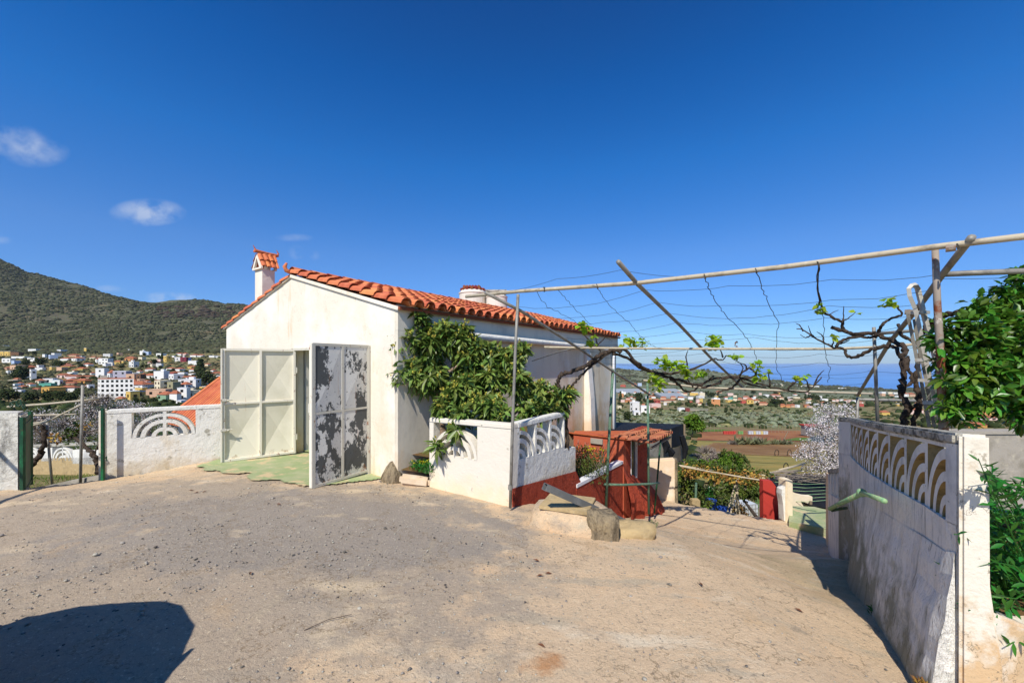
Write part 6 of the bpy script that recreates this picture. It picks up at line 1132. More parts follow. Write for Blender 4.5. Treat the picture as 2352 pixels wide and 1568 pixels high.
m = MB(); p = P(1596, 1172, 12.4); m.box(p.x-.13, p.x+.13, 12.3, 12.5, -6, -4.3); tag(m.build('concrete_stub', MATS['concrete_tan'], bevel=.02), 'short tan concrete stub at the foot of the green pipe', 'post')
tuft('white_flower', P(1627, 1140, 14), .16, .3, 'leaf_shrub', 160, 'leafy plant with a big white flower beyond the ramp edge', 'flowers', 'petal_white', .12, 10)
c_ = inball(500, P(1698, 1178, 15), (.3, .2, .4)); o = leaves('dry_plant', c_, NR.normal(size=c_.shape), .13, .3, MATS['leaf_dry']); tag(o, 'shaggy brown dried plant between canes and white tank', 'dry plant')
# ---------------------------------------------------------------- car parked behind left of the viewer
car = thing('parked_car', 'dark red hatchback parked at left with only its tail corner in view', 'car', (-3.55, -.1, -1.95))
cx0, zc = -3.395, -1.95
secs = [(2.10, .60, .45, 1.22, .70), (2.07, .725, .42, 1.40, .62), (1.95, .83, .36, 1.48, .70), (1.7, .91, .28, 1.53, .88), (1.3, .97, .24, 1.55, .97), (.5, .97, .22, 1.55, .96), (-.6, .95, .22, 1.50, .9), (-1.1, .92, .22, 1.12, .95), (-2.0, .86, .26, .92, 1), (-2.15, .70, .35, .75, 1)]
m = MB(); nsec = 20
for (y, hw, z0, z1, rf_) in secs:
    for j in range(nsec):
        a = 2*math.pi*j/nsec; ca_, sa_ = math.cos(a), math.sin(a); ex = .45; X_ = math.copysign(abs(ca_)**ex, ca_); Z_ = math.copysign(abs(sa_)**ex, sa_); zz_ = (z0+z1)/2+Z_*(z1-z0)/2; tum = 1-(1-rf_)*min(1, max(0, (zz_-.9)/.45))
        m.v.append((cx0+X_*hw*tum, y, zc+zz_))
for i in range(len(secs)-1):
    for j in range(nsec): j2 = (j+1) % nsec; m.f.append((i*nsec+j, i*nsec+j2, (i+1)*nsec+j2, (i+1)*nsec+j))
m.f.append(tuple(range(nsec))); m.f.append(tuple((len(secs)-1)*nsec+j for j in range(nsec)))
m.build('body', MATS['car_red'], car, smooth=True)
for sx_ in (-1, 1):
    for y in (1.35, -1.35):
        w = MB(); c0 = Vector((cx0+sx_*.80, y, zc+.31)); w.tube([c0-Vector((.1, 0, 0)), c0+Vector((.1, 0, 0))], .31, 24); wo_ = w.build('wheel', MATS['rubber'], car)
        w = MB(); w.tube([c0-Vector((.108, 0, 0)), c0+Vector((.108, 0, 0))], .19, 20); w.build('rim', MATS['steel'], wo_)
    w = MB(); w.obox((cx0+sx_*.905, .4, zc+1.18), (.012, 0, 0), (0, 1.1, 0), (-sx_*.03, 0, .17)); w.build('side_window', MATS['glass_dark'], car)
    w = MB(); w.obox((cx0+sx_*.46, 2.095, zc+.85), (.08, 0, 0), (0, .03, 0), (0, 0, .12)); w.build('tail_light', MATS['red_paint_far'], car, bevel=.01)
w = MB(); w.obox((cx0, 2.09, zc+1.12), (.5, 0, 0), (0, .02, 0), (0, -.01, .14)); w.build('rear_window', MATS['glass_dark'], car)


car.location += Vector((.315, -.12, 0)); car.rotation_euler[2] = math.radians(8)
# ---------------------------------------------------------------- the villages
C1 = lambda x, y: (x*.1146, 784+y*.1146)
C2 = lambda x, y: (253.2+x*.1146, 784+y*.1146)
K3 = lambda x, y: (1404.7+x*.11806, 857.5+y*.11806)
K4 = lambda x, y: (1666+x*.1389, 857.5+y*.1389)
WHT, OFF, YEL, ORA, SAL, PNK, CRM, BLU, LAV, OCH, TEA, GRN, RED, BRN, OLV = 'e2dfd8', 'd4d1cb', 'cfae62', 'c48a5c', 'cba588', 'd6b9ae', 'dacdb0', 'a9b8cf', 'a9a3ae', 'b98a4e', '5d9f8c', '84a184', 'b5564e', '6f5340', '9a9474'
CN = {WHT: 'white', OFF: 'off white', YEL: 'yellow', ORA: 'orange', SAL: 'salmon', PNK: 'pale pink', CRM: 'cream', BLU: 'pale blue', LAV: 'lavender grey', OCH: 'ochre', TEA: 'teal', GRN: 'grey green', RED: 'red', BRN: 'dark brown', OLV: 'olive'}
L1 = [(0, 80, 120, 130, WHT, 'f'), (0, 200, 205, 285, YEL, 'f'), (207, 215, 370, 285, BRN, 'f'), (868, 165, 918, 208, WHT, 'f'), (1668, 130, 1745, 225, YEL, 'f'), (1748, 150, 1835, 200, SAL, 't'), (845, 258, 900, 330, WHT, 'f'), (900, 270, 1075, 355, BLU, 'f'), (1335, 250, 1530, 310, SAL, 't'), (1210, 320, 1365, 385, WHT, 't'), (1370, 300, 1590, 400, WHT, 't'),
      (1850, 315, 2005, 430, WHT, 't'), (1972, 340, 2160, 460, WHT, 'f'), (40, 340, 200, 430, WHT, 'f'), (180, 385, 330, 458, BLU, 'f'), (120, 480, 388, 600, SAL, 'f'), (435, 480, 630, 570, ORA, 't'), (0, 505, 205, 570, SAL, 't'), (50, 590, 228, 662, WHT, 'f'), (210, 300, 500, 345, WHT, 'f'), (500, 325, 665, 365, OFF, 'f'), (1215, 470, 1400, 545, YEL, 't'), (1500, 515, 1670, 595, YEL, 't'), (1400, 555, 1528, 628, CRM, 't'),
      (925, 505, 1100, 580, YEL, 'f'), (465, 605, 550, 735, WHT, 't'), (547, 568, 668, 775, WHT, 'f'), (1130, 640, 1310, 735, PNK, 'g'), (1310, 670, 1540, 735, PNK, 't'), (1545, 680, 1850, 750, SAL, 't'), (650, 750, 830, 855, CRM, 't'), (780, 842, 1015, 915, TEA, 'f'), (865, 745, 1050, 840, WHT, 'f'), (1055, 775, 1190, 895, WHT, 'f'), (1160, 745, 1465, 840, BRN, 't'), (1470, 745, 1700, 860, OCH, 't'), (1260, 805, 1480, 885, SAL, 't'),
      (715, 925, 1100, 1045, 'c79a52', 'f'), (1175, 885, 1480, 1015, WHT, 't'), (1690, 870, 1820, 975, WHT, 'f'), (1915, 545, 2085, 740, WHT, 'f'), (2085, 570, 2262, 757, WHT, 't'), (1560, 640, 1700, 690, CRM, 'f')]
L2 = [(55, 598, 312, 765, LAV, 'f'), (315, 655, 480, 780, SAL, 'f'), (485, 660, 640, 780, BRN, 'f'), (172, 800, 640, 995, WHT, 't'), (655, 640, 860, 760, WHT, 't'), (860, 600, 1080, 765, WHT, 'f'), (1100, 600, 1340, 665, RED, 't'), (1345, 622, 1490, 690, WHT, 'f'), (1080, 660, 1360, 775, WHT, 'f'), (1360, 690, 1618, 775, WHT, 'g'), (1365, 765, 1710, 950, WHT, 'f'), (800, 790, 1085, 985, CRM, 'f'), (1082, 815, 1312, 985, OLV, 'f'), (1350, 810, 1560, 965, WHT, 't'),
      (480, 925, 655, 1005, YEL, 'f'), (235, 1000, 480, 1200, YEL, 'f'), (490, 1003, 715, 1115, YEL, 'f'), (80, 1105, 240, 1215, YEL, 't'), (722, 965, 1100, 1115, SAL, 'f'), (872, 1005, 1180, 1185, GRN, 't'), (1180, 980, 1340, 1185, WHT, 't'), (1342, 935, 1530, 1175, WHT, 'f'), (1532, 985, 1705, 1165, CRM, 'f'), (1315, 1185, 1425, 1285, WHT, 'f'), (1920, 950, 2030, 1045, YEL, 'f'), (1760, 905, 1920, 955, YEL, 'f'), (1715, 990, 1930, 1110, CRM, 'f'),
      (75, 382, 190, 455, YEL, 't'), (200, 390, 288, 455, YEL, 'f'), (290, 300, 460, 400, ORA, 't'), (342, 405, 500, 520, OFF, 'f'), (350, 158, 405, 198, WHT, 'f'), (510, 155, 620, 192, SAL, 't'), (582, 192, 668, 272, WHT, 'f'), (668, 205, 770, 272, BLU, 'f'), (1120, 185, 1270, 222, WHT, 'f'), (892, 240, 1060, 300, WHT, 'f'), (1020, 290, 1170, 418, YEL, 'f'), (1302, 225, 1428, 285, WHT, 't'), (1440, 225, 1530, 285, PNK, 't'), (1572, 252, 1740, 315, WHT, 't'), (1740, 258, 1850, 312, OFF, 't'), (1290, 315, 1400, 405, WHT, 'f'),
      (1402, 318, 1520, 412, '7d3440', 'f'), (1522, 330, 1590, 392, '5d7fb8', 'f'), (752, 385, 940, 460, PNK, 't'), (765, 455, 870, 515, CRM, 'f'), (540, 312, 660, 380, CRM, 'f'), (660, 325, 1010, 365, OLV, 'f'), (1100, 515, 1260, 585, WHT, 't'), (1252, 522, 1430, 598, WHT, 't'), (1672, 555, 1790, 605, PNK, 't'), (2010, 608, 2240, 675, SAL, 't'), (2112, 682, 2200, 728, WHT, 'f'), (1562, 642, 1670, 685, WHT, 'f'), (1872, 632, 2000, 668, OFF, 'f'), (1965, 282, 2100, 322, OFF, 'f'), (2110, 292, 2240, 328, OFF, 'f'), (940, 300, 1015, 325, WHT, 'f'), (1225, 285, 1290, 320, WHT, 'f')]
L3 = [(160, 212, 280, 260, RED, 't'), (402, 190, 500, 252, SAL, 't'), (510, 190, 590, 245, BLU, 'f'), (165, 322, 270, 370, WHT, 'f'), (132, 395, 240, 462, ORA, 'f'), (270, 470, 370, 515, PNK, 't'), (362, 442, 442, 495, OFF, 't'), (175, 515, 260, 560, PNK, 'f'), (262, 512, 400, 560, ORA, 't'), (395, 560, 565, 738, WHT, 'f'), (435, 738, 560, 845, WHT, 'f'), (566, 640, 750, 775, WHT, 'f'), (580, 585, 660, 640, SAL, 't'), (120, 630, 200, 682, CRM, 'f'),
      (765, 595, 980, 660, PNK, 'f'), (792, 650, 900, 695, SAL, 't'), (812, 495, 970, 575, RED, 't'), (732, 430, 860, 482, WHT, 't'), (882, 412, 940, 470, PNK, 'f'), (942, 445, 1070, 515, SAL, 't'), (1000, 505, 1280, 560, CRM, 't'), (850, 318, 1000, 372, CRM, 't'), (1092, 342, 1160, 382, SAL, 't'), (1290, 450, 1420, 515, WHT, 't'), (1522, 372, 1710, 432, YEL, 'f'), (1712, 378, 1820, 442, CRM, 'f'), (1682, 440, 1820, 482, OFF, 'f'),
      (1650, 505, 1712, 575, PNK, 'f'), (1712, 482, 1780, 562, YEL, 'f'), (1500, 532, 1580, 575, RED, 't'), (1935, 500, 2120, 625, ORA, 'w'), (2200, 452, 2350, 505, WHT, 't'), (1312, 672, 1430, 742, WHT, 'f'), (1432, 680, 1530, 742, '7a3f3c', 'f'), (700, 480, 800, 545, ORA, 'f'), (1300, 320, 1420, 350, CRM, 'f')]
L4 = [(0, 382, 60, 425, WHT, 't'), (62, 395, 130, 440, TEA, 'f'), (132, 362, 192, 395, CRM, 'f'), (130, 420, 200, 465, CRM, 'f'), (202, 400, 290, 470, SAL, 't'), (292, 372, 400, 425, PNK, 't'), (272, 435, 350, 495, RED, 't'), (352, 402, 470, 500, YEL, 't'), (480, 425, 580, 495, CRM, 't'), (562, 472, 710, 525, SAL, 't'), (762, 342, 920, 385, PNK, 't'), (1052, 388, 1120, 415, OFF, 'f'), (1130, 392, 1250, 415, CRM, 'f'), (912, 502, 1000, 562, ORA, 't'), (1002, 512, 1080, 565, ORA, 't'),
      (1082, 505, 1180, 562, SAL, 't'), (1182, 522, 1240, 565, WHT, 'f'), (1312, 515, 1400, 562, ORA, 't'), (1382, 542, 1450, 570, PNK, 'f'), (1602, 422, 1700, 452, WHT, 'f'), (1762, 428, 1830, 462, WHT, 't'), (1832, 432, 1900, 468, PNK, 'f'), (1905, 430, 1960, 470, WHT, 'f'), (1965, 432, 2030, 472, WHT, 't'), (2035, 440, 2100, 478, PNK, 'f'), (2105, 445, 2170, 482, WHT, 'f'), (2205, 458, 2290, 500, WHT, 't'), (2215, 485, 2300, 545, RED, 't'), (812, 178, 870, 200, WHT, 'f'), (880, 180, 950, 202, CRM, 'f'),
      (1192, 192, 1270, 215, WHT, 'f'), (1280, 195, 1350, 218, OFF, 'f'), (1402, 202, 1480, 225, CRM, 'f'), (1500, 205, 1560, 226, WHT, 'f'), (1802, 232, 1850, 250, PNK, 'f'), (1862, 234, 1900, 252, WHT, 'f'), (1922, 238, 1960, 260, WHT, 'f'), (1970, 240, 2000, 258, CRM, 'f'), (1492, 502, 1560, 530, WHT, 'f'), (1562, 505, 1620, 532, PNK, 't'), (2170, 330, 2240, 375, YEL, 't')]
K8 = lambda x, y: (2025.3+.2397*x, 637+.2397*y)
L5 = [(0, 1278, 80, 1320, YEL, 't'), (282, 1245, 400, 1312, PNK, 't'), (862, 1232, 960, 1282, RED, 't'), (902, 1262, 1010, 1332, ORA, 't'), (1012, 1270, 1120, 1325, YEL, 't'), (812, 1312, 960, 1372, WHT, 't'), (842, 1392, 1000, 1442, OCH, 't'), (1132, 1242, 1230, 1292, WHT, 't'), (0, 1098, 60, 1115, WHT, 'f'), (64, 1100, 120, 1116, CRM, 'f'), (205, 1102, 260, 1142, WHT, 't'), (264, 1105, 330, 1142, SAL, 't'), (1030, 1330, 1120, 1370, PNK, 't'), (340, 1150, 420, 1180, CRM, 't')]
recs = []
for lst, cf, vil in ((L1, C1, 'hillside village'), (L2, C2, 'hillside village'), (L3, K3, 'valley settlement'), (L4, K4, 'coastal plain'), (L5, K8, 'slope behind the citrus tree')):
    for (x0, y0, x1, y1, c, rf) in lst: a, b = cf(x0, y0), cf(x1, y1); recs.append([a[0], a[1], b[0], b[1], c, rf, vil])
RF_ = random.Random(5)
def infill(n, xa, xb, ya, yb, vil, hs):
    for _ in range(n):
        for _t in range(30):
            x, y = RF_.uniform(xa, xb), RF_.uniform(ya, yb); w = RF_.uniform(9, 19)*hs; h = RF_.uniform(6, 9.5)*hs
            if all(abs(x+w/2-(r[0]+r[2])/2) > (w+r[2]-r[0])*.42 or abs(y-r[3]) > 4.5 for r in recs): break
        else: continue
        recs.append([x, y-h, x+w, y, RF_.choice([WHT, WHT, WHT, WHT, OFF, OFF, CRM, PNK, SAL, YEL]), RF_.choice('fftt'), vil])
infill(62, 2, 495, 808, 905, 'hillside village', 1.0); infill(22, 1418, 1700, 902, 934, 'valley settlement', .75); infill(26, 1700, 2120, 905, 934, 'coastal plain', .6)
def house_at(px0, pyt, px1, pyb, colr, rf, label, cat, group, nm='village_house', D=None, ang=None, floors=None):
    xc = (px0+px1)/2; D = D or hit(xc, pyb)
    if D is None: D = 3000
    w_app = (px1-px0)/F*D; h = (pyb-pyt)/F*D; ang = R.uniform(-.55, .30) if ang is None else ang
    sink = max(1.0, h*.3); dp = min(max(w_app*.6, 3), 11); w_ = max(w_app*.45, (w_app-dp*abs(math.sin(ang)))/math.cos(ang)); base = P(xc, pyb, D); hz = base.z
    th = thing(nm, label, cat, (base.x, base.y, hz), group); ex = Vector((math.cos(ang), math.sin(ang), 0)); ey = Vector((-ex.y, ex.x, 0)); cy = Vector((base.x, base.y, 0))+ey*(dp/2)
    hw = h if rf in 'fw' else h*.66
    m = MB(); m.obox((cy.x, cy.y, hz+(hw-sink)/2), ex*(w_/2), ey*(dp/2), UP*((hw+sink)/2)); m.build('wall', wallmat(colr), th)
    zt = hz+hw
    if rf in 'fw':
        m = MB(); pt = h*.04; m.obox((cy.x, cy.y, zt+pt/2+.02), ex*(w_/2+.12*(1 if rf == 'w' else .3)), ey*(dp/2+.12), UP*(pt/2)); m.build('parapet', MATS['white_paint'] if rf == 'w' or colr in (WHT, YEL, LAV, BLU) else wallmat(colr), th)
        if h > 6 and R.random() < .5:
            m = MB(); o = cy+ex*w_*R.uniform(-.25, .25); m.obox((o.x, o.y, zt+.9), ex*w_*.14, ey*dp*.2, UP*.9); m.build('stair_hut', wallmat(colr if R.random() < .5 else WHT), th)
    else:
        rh = h-hw; ov = w_*.04; A = [cy+ex*sx*(w_/2+ov)+ey*sy*(dp/2+ov)+UP*zt for sx, sy in ((-1, -1), (1, -1), (1, 1), (-1, 1))]
        if rf == 't': r0_, r1_ = cy-ex*w_*.25+UP*(zt+rh), cy+ex*w_*.25+UP*(zt+rh)
        else: r0_, r1_ = cy-ey*(dp/2)+UP*(zt+rh), cy+ey*(dp/2)+UP*(zt+rh)
        m = MB()
        if rf == 't': m.add(A+[r0_, r1_], [(0, 1, 5, 4), (1, 2, 5), (2, 3, 4, 5), (3, 0, 4), (3, 2, 1, 0)])
        else: m.add(A+[r0_, r1_], [(0, 4, 5, 3), (1, 2, 5, 4), (0, 1, 4), (2, 3, 5), (3, 2, 1, 0)])
        m.build('roof', MATS['tile_far'], th)
    pxh, pxw = pyb-pyt, px1-px0
    if pxh*.435 > 4.0 and pxw*.435 > 5:                        # windows where the picture is large enough to show them
        nf = floors or max(1, int(hw/3.1)); nw = max(1, int(w_/3.6)); ww, wh_ = min(1.5, w_/nw*.4), min(1.5, hw/nf*.45)
        for f_ in range(nf):
            for k_ in range(nw):
                if floors is None and R.random() < .25: continue
                s = -w_/2+w_*(k_+.5)/nw; z = hz+hw*(f_+.55)/nf; o = cy+ex*s-ey*(dp/2+.03); m = MB(); m.obox((o.x, o.y, z), ex*ww/2, ey*.06, UP*wh_/2); m.build('window', MATS['glass_dark'], th)
        if abs(ang) > .15:
            sg = 1 if ang > 0 else 1
            sd2 = ex*(1 if base.x < 0 else -1)
            for f_ in range(nf):
                for k_ in range(max(1, int(dp/4))):
                    if floors is None and R.random() < .3: continue
                    s = -dp/2+dp*(k_+.5)/max(1, int(dp/4)); z = hz+hw*(f_+.55)/nf; o = cy+sd2*(w_/2+.03)+ey*s; m = MB(); m.obox((o.x, o.y, z), sd2*.06, ey*ww/2, UP*wh_/2); m.build('window', MATS['glass_dark'], th)
    return th
def size_word(h): return 'tiny' if h < 5.5 else ('small' if h < 8.5 else ('mid sized' if h < 16 else 'large'))
def band(r):
    y = r[3]
    if r[6] == 'hillside village': return 'on the upper hill slope' if y < 818 else ('on the middle hill slope' if y < 850 else ('in the village centre' if y < 895 else 'in the lowest village row'))
    if r[6] == 'valley settlement': return 'below the far hill' if y < 903 else ('in the valley settlement' if y < 930 else 'at the near valley edge')
    if r[6] == 'coastal plain': return 'on the coast rim' if y < 895 else ('on the far plain' if y < 916 else 'along the plain hamlet')
    return 'seen past the citrus tree'
RF = {'f': 'flat roofed', 't': 'tile roofed', 'g': 'gabled', 'w': 'white topped'}
ORD = ['leftmost', 'second', 'third', 'fourth', 'fifth', 'sixth', 'seventh', 'eighth', 'ninth', 'tenth', 'eleventh', 'twelfth', 'thirteenth', 'fourteenth', 'fifteenth', 'sixteenth', 'seventeenth', 'eighteenth', 'nineteenth', 'twentieth']+['twenty-'+w for w in ('first', 'second', 'third', 'fourth', 'fifth', 'sixth', 'seventh', 'eighth', 'ninth')]
keys = {}
for r in recs: r.append('%s %s %s house' % (size_word(r[3]-r[1]), RF[r[5]], CN.get(r[4], {'7d3440': 'maroon', '5d7fb8': 'blue', 'c79a52': 'sandy yellow', '7a3f3c': 'dark maroon'}.get(r[4], 'plain')))); keys.setdefault((r[7], band(r)), []).append(r)
for (k_, b_), rs in keys.items():
    rs.sort(key=lambda r: r[0])
    for i, r in enumerate(rs):
        base = k_+' '+b_
        lab = base if len(rs) == 1 else (('leftmost ' if i == 0 else ORD[i]+' from left ')+base)
        house_at(*r[:6], lab, 'house', 'houses of the '+r[6] if r[6] != 'coastal plain' else 'houses of the coastal plain')
# the tall white block with rows of windows
D = 236.0; cr = P(C1(2010, 1130)[0], C1(2010, 1130)[1], D); hb = thing('hotel_block', 'large white four storey block with rows of square windows in the village', 'building', tuple(cr), 'houses of the hillside village')
zt = (YH-C1(0, 755)[1])/F*D; e1 = Vector((-.80, .60, 0)); e2 = Vector((.97, .24, 0)); wa, wb_ = 8.6, 16.5
m = MB(); O_ = Vector((cr.x, cr.y, 0)); f4 = [O_, O_+e1*wa, O_+e1*wa+e2*wb_, O_+e2*wb_]
m.add([(p.x, p.y, cr.z-5) for p in f4]+[(p.x, p.y, zt) for p in f4], [(0, 1, 5, 4), (1, 2, 6, 5), (2, 3, 7, 6), (3, 0, 4, 7), (4, 5, 6, 7)]); m.build('wall', wallmat(WHT), hb)
m = MB(); c_ = (f4[0]+f4[2])/2; m.add([(c_+(p-c_)*1.03).to_tuple()[:2]+(zt+.02,) for p in f4]+[(c_+(p-c_)*.9).to_tuple()[:2]+(zt+.5,) for p in f4], [(0, 1, 5, 4), (1, 2, 6, 5), (2, 3, 7, 6), (3, 0, 4, 7), (4, 5, 6, 7)]); m.build('roof', MATS['tile_far'], hb)
H_ = zt-cr.z
for f_ in range(4):
    for (e, w, n_, sdn) in ((e1, wa, 2, Vector((-.6, -.8, 0))), (e2, wb_, 7, Vector((.24, -.97, 0)))):
        for k_ in range(n_): p = O_+e*(w*(k_+.5)/n_)+sdn*.02; m = MB(); m.obox((p.x, p.y, zt-H_*(f_+.45)/4.05), e*.62, sdn*.06, UP*.68); m.build('window', MATS['glass_dark'], hb)
p = O_+e1*2.6+e2*2; m = MB(); m.obox((p.x, p.y, zt+1.1), e1*1.3, e2*1.6, UP*1.0); m.build('stair_hut', MATS['concrete'], hb)
# reservoir, beehives, far sheds
c_ = P(1404.7+1760*.11806, 857.5+780*.11806, 330); m = MB(); r_ = 23/F*330; m.lathe((c_.x, c_.y+r_, c_.z-3), [(r_, 0), (r_, 6.2), (r_*.97, 6.3)], 40); rs_ = thing('reservoir', 'round concrete water reservoir with dark cover beyond terraced shrubs', 'reservoir', tuple(c_)); m.build('wall', MATS['concrete'], rs_); m = MB(); m.lathe((c_.x, c_.y+r_, c_.z+3.32), [(r_*.96, 0), (r_*.5, .5), (.1, .7)], 40); m.build('cover', MATS['far_hill'], rs_)
for i in range(15):
    x = 1664+i*5.6+(6 if i > 4 else 0)+(12 if i > 6 else 0); y = 987+i*.22; D = 118; w = 1.0; c_ = ('b5463c' if i < 5 else ('6f9a5c' if i < 7 else ('b9bfc2' if i % 3 else 'c8b878')))
    c = P(x, y, D); z_ = TZ(c.x, D); o = MB(); o.obox((c.x, c.y, z_+.5), (.30, 0, 0), (0, .3, 0), (0, 0, .42)); o.obox((c.x, c.y, z_+.95), (.33, 0, 0), (0, .33, 0), (0, 0, .04))
    tag(o.build('beehive', wallmat(c_)), ('red', 'green', 'pale')[0 if i < 5 else (1 if i < 7 else 2)]+' box hive in the row along the fence of the red field', 'beehive', ('red', 'green', 'pale')[0 if i < 5 else (1 if i < 7 else 2)]+' box hives in the row')
fp_ = thing('field_fence', 'thin post fence running along the far edge of the red field', 'fence', P(1750, 990, 122)); m = MB()
for i in range(44):
    c = P(1600+i*8.2, 985, 124); z_ = TZ(c.x, 124); q_ = MB(); q_.tube([(c.x, 124, z_-.3), (c.x, 124, z_+2.4)], .06, 4); q_.build('post', MATS['wood_grey'], fp_)
sh2 = thing('farm_shed', 'low white farm shed with a red roof edge beside the blossom tree', 'shed', P(1880, 997, 112)); c = P(1884, 992, 112)
m = MB(); m.obox((c.x, c.y, c.z+.2), (3.6, 0, 0), (0, 2.5, 0), (0, 0, 1.3)); m.build('wall', MATS['concrete'], sh2); m = MB(); m.obox((c.x-1.5, c.y, c.z+1.75), (2.4, -.3, 0), (0, 2.7, 0), (0, 0, .12)); m.build('roof', MATS['red_paint_far'], sh2)
sn2 = thing('net_windbreak', 'blue grey netting windbreak at right of the soil field', 'windbreak', P(1910, 1022, 92)); m = MB(); a_, b_ = P(1868, 1014, 93), P(1945, 1018, 85); m.add([tuple(a_), tuple(b_), tuple(b_+UP*2.2+Vector((0, 1.5, 0))), tuple(a_+UP*.7+Vector((0, 1.5, 0)))]+[tuple(p+Vector((0, .08, 0))) for p in (a_, b_, b_+UP*2.2+Vector((0, 1.5, 0)), a_+UP*.7+Vector((0, 1.5, 0)))], [(0, 1, 2, 3), (7, 6, 5, 4), (0, 1, 5, 4), (1, 2, 6, 5), (2, 3, 7, 6), (3, 0, 4, 7)]); m.build('net', wallmat('55646a'), sn2)
for i, (x, y, D) in enumerate(((1784, 1044, 70), (1813, 1043, 70), (1851, 1044, 69), (1805, 1086, 52), (1846, 1092, 50))):
    c = P(x, y, D); q_ = MB(); r_ = .55*(D/60)**.5; ring = [(c.x+r_*math.cos(a)*.8, c.y+r_*math.cos(a)*.3, TZ(c.x, c.y)+r_+r_*math.sin(a)) for a in np.linspace(0, 2*math.pi, 14)]; q_.tube(ring, .06, 5)
    tag(q_.build('wire_hoop', MATS['wire']), ('upright dark wire hoop standing in the upper brown field strip', 'upright dark wire hoop at the lower edge of olive field')[i > 2], 'hoop', ('wire hoops in the brown strip', 'wire hoops by the lower field edge')[i > 2])
# greenhouses
for i, (x0, y0, x1, y1) in enumerate(((1418, 890, 1494, 903), (1524, 893, 1565, 901), (1520, 906, 1578, 914))):
    xc = (x0+x1)/2; D = hit(xc, y1); c = P(xc, y1, D); w_ = (x1-x0)/F*D; h_ = 5; dp = 40
    gh = thing('greenhouse', ('long grey plastic greenhouse below the far hill at house edge', 'grey greenhouse on the plain behind the vine loops', 'pale greenhouse roof just above the valley settlement')[i], 'greenhouse', tuple(c), 'greenhouses on the plain'); m = MB(); m.obox((c.x, c.y+dp/2, c.z+h_/2), (w_/2, 0, 0), (0, dp/2, (y1-y0)/F*D*.25), (0, 0, h_/2)); m.build('cover', wallmat('8f959a'), gh)
# trees among the houses, each its own
def make_proto(i, kind):
    o = bpy.data.objects.new('pine_tree' if kind == 'p' else 'broadleaf_tree', None); COL.objects.link(o); n_ = 340
    r0_ = (.42, .42, .5) if kind == 'b' else (.2, .2, .5)
    k_ = 6; cs = inball(k_, (0, 0, .6), (r0_[0]*.55, r0_[1]*.55, .22)); p = cs[NR.integers(0, k_, n_)]+NR.normal(size=(n_, 3))*np.array(r0_)*.34; p[:, 2] = np.clip(p[:, 2], .12, 1.05)
    if kind == 'p': p[:, :2] *= np.clip(1.15-p[:, 2:3], .2, 1)
    npz = clumps('crown', p, NR.uniform(.035, .09, n_), MATS['tree_far'], o, squash=.8); m = MB(); m.tube([(0, 0, -.2), (0, .01, .55)], [.04, .02], 6); m.build('trunk', MATS['bark_grey'], o); return o
protos = [make_proto(i, k_) for i, k_ in enumerate('bbbp')]; firstuse = [True]*4
def put_tree(pi, x, y, hpx, label, group, D=None):
    D = D or hit(x, y); 
    if D is None: return
    p0 = protos[pi]; h = hpx/F*D
    if firstuse[pi]: o = p0; firstuse[pi] = False
    else:
        o = p0.copy(); COL.objects.link(o)
        for ch in list(p0.children): c = ch.copy(); COL.objects.link(c); c.parent = o
    X = (x-CX)/F*D; o.location = (X, D, TZ(X, D)-.02*h); s = h; o.scale = (s*R.uniform(.9, 1.5), s*R.uniform(.9, 1.4), s); o.rotation_euler[2] = R.uniform(0, 6.28); tag(o, label, 'tree', group)
TL = [(52, 868, 24, 'broad dark round tree among houses left of the white block'), (98, 838, 17, 'dark tree above the broad round tree'), (75, 850, 14, 'small dark tree between orange and white houses')]
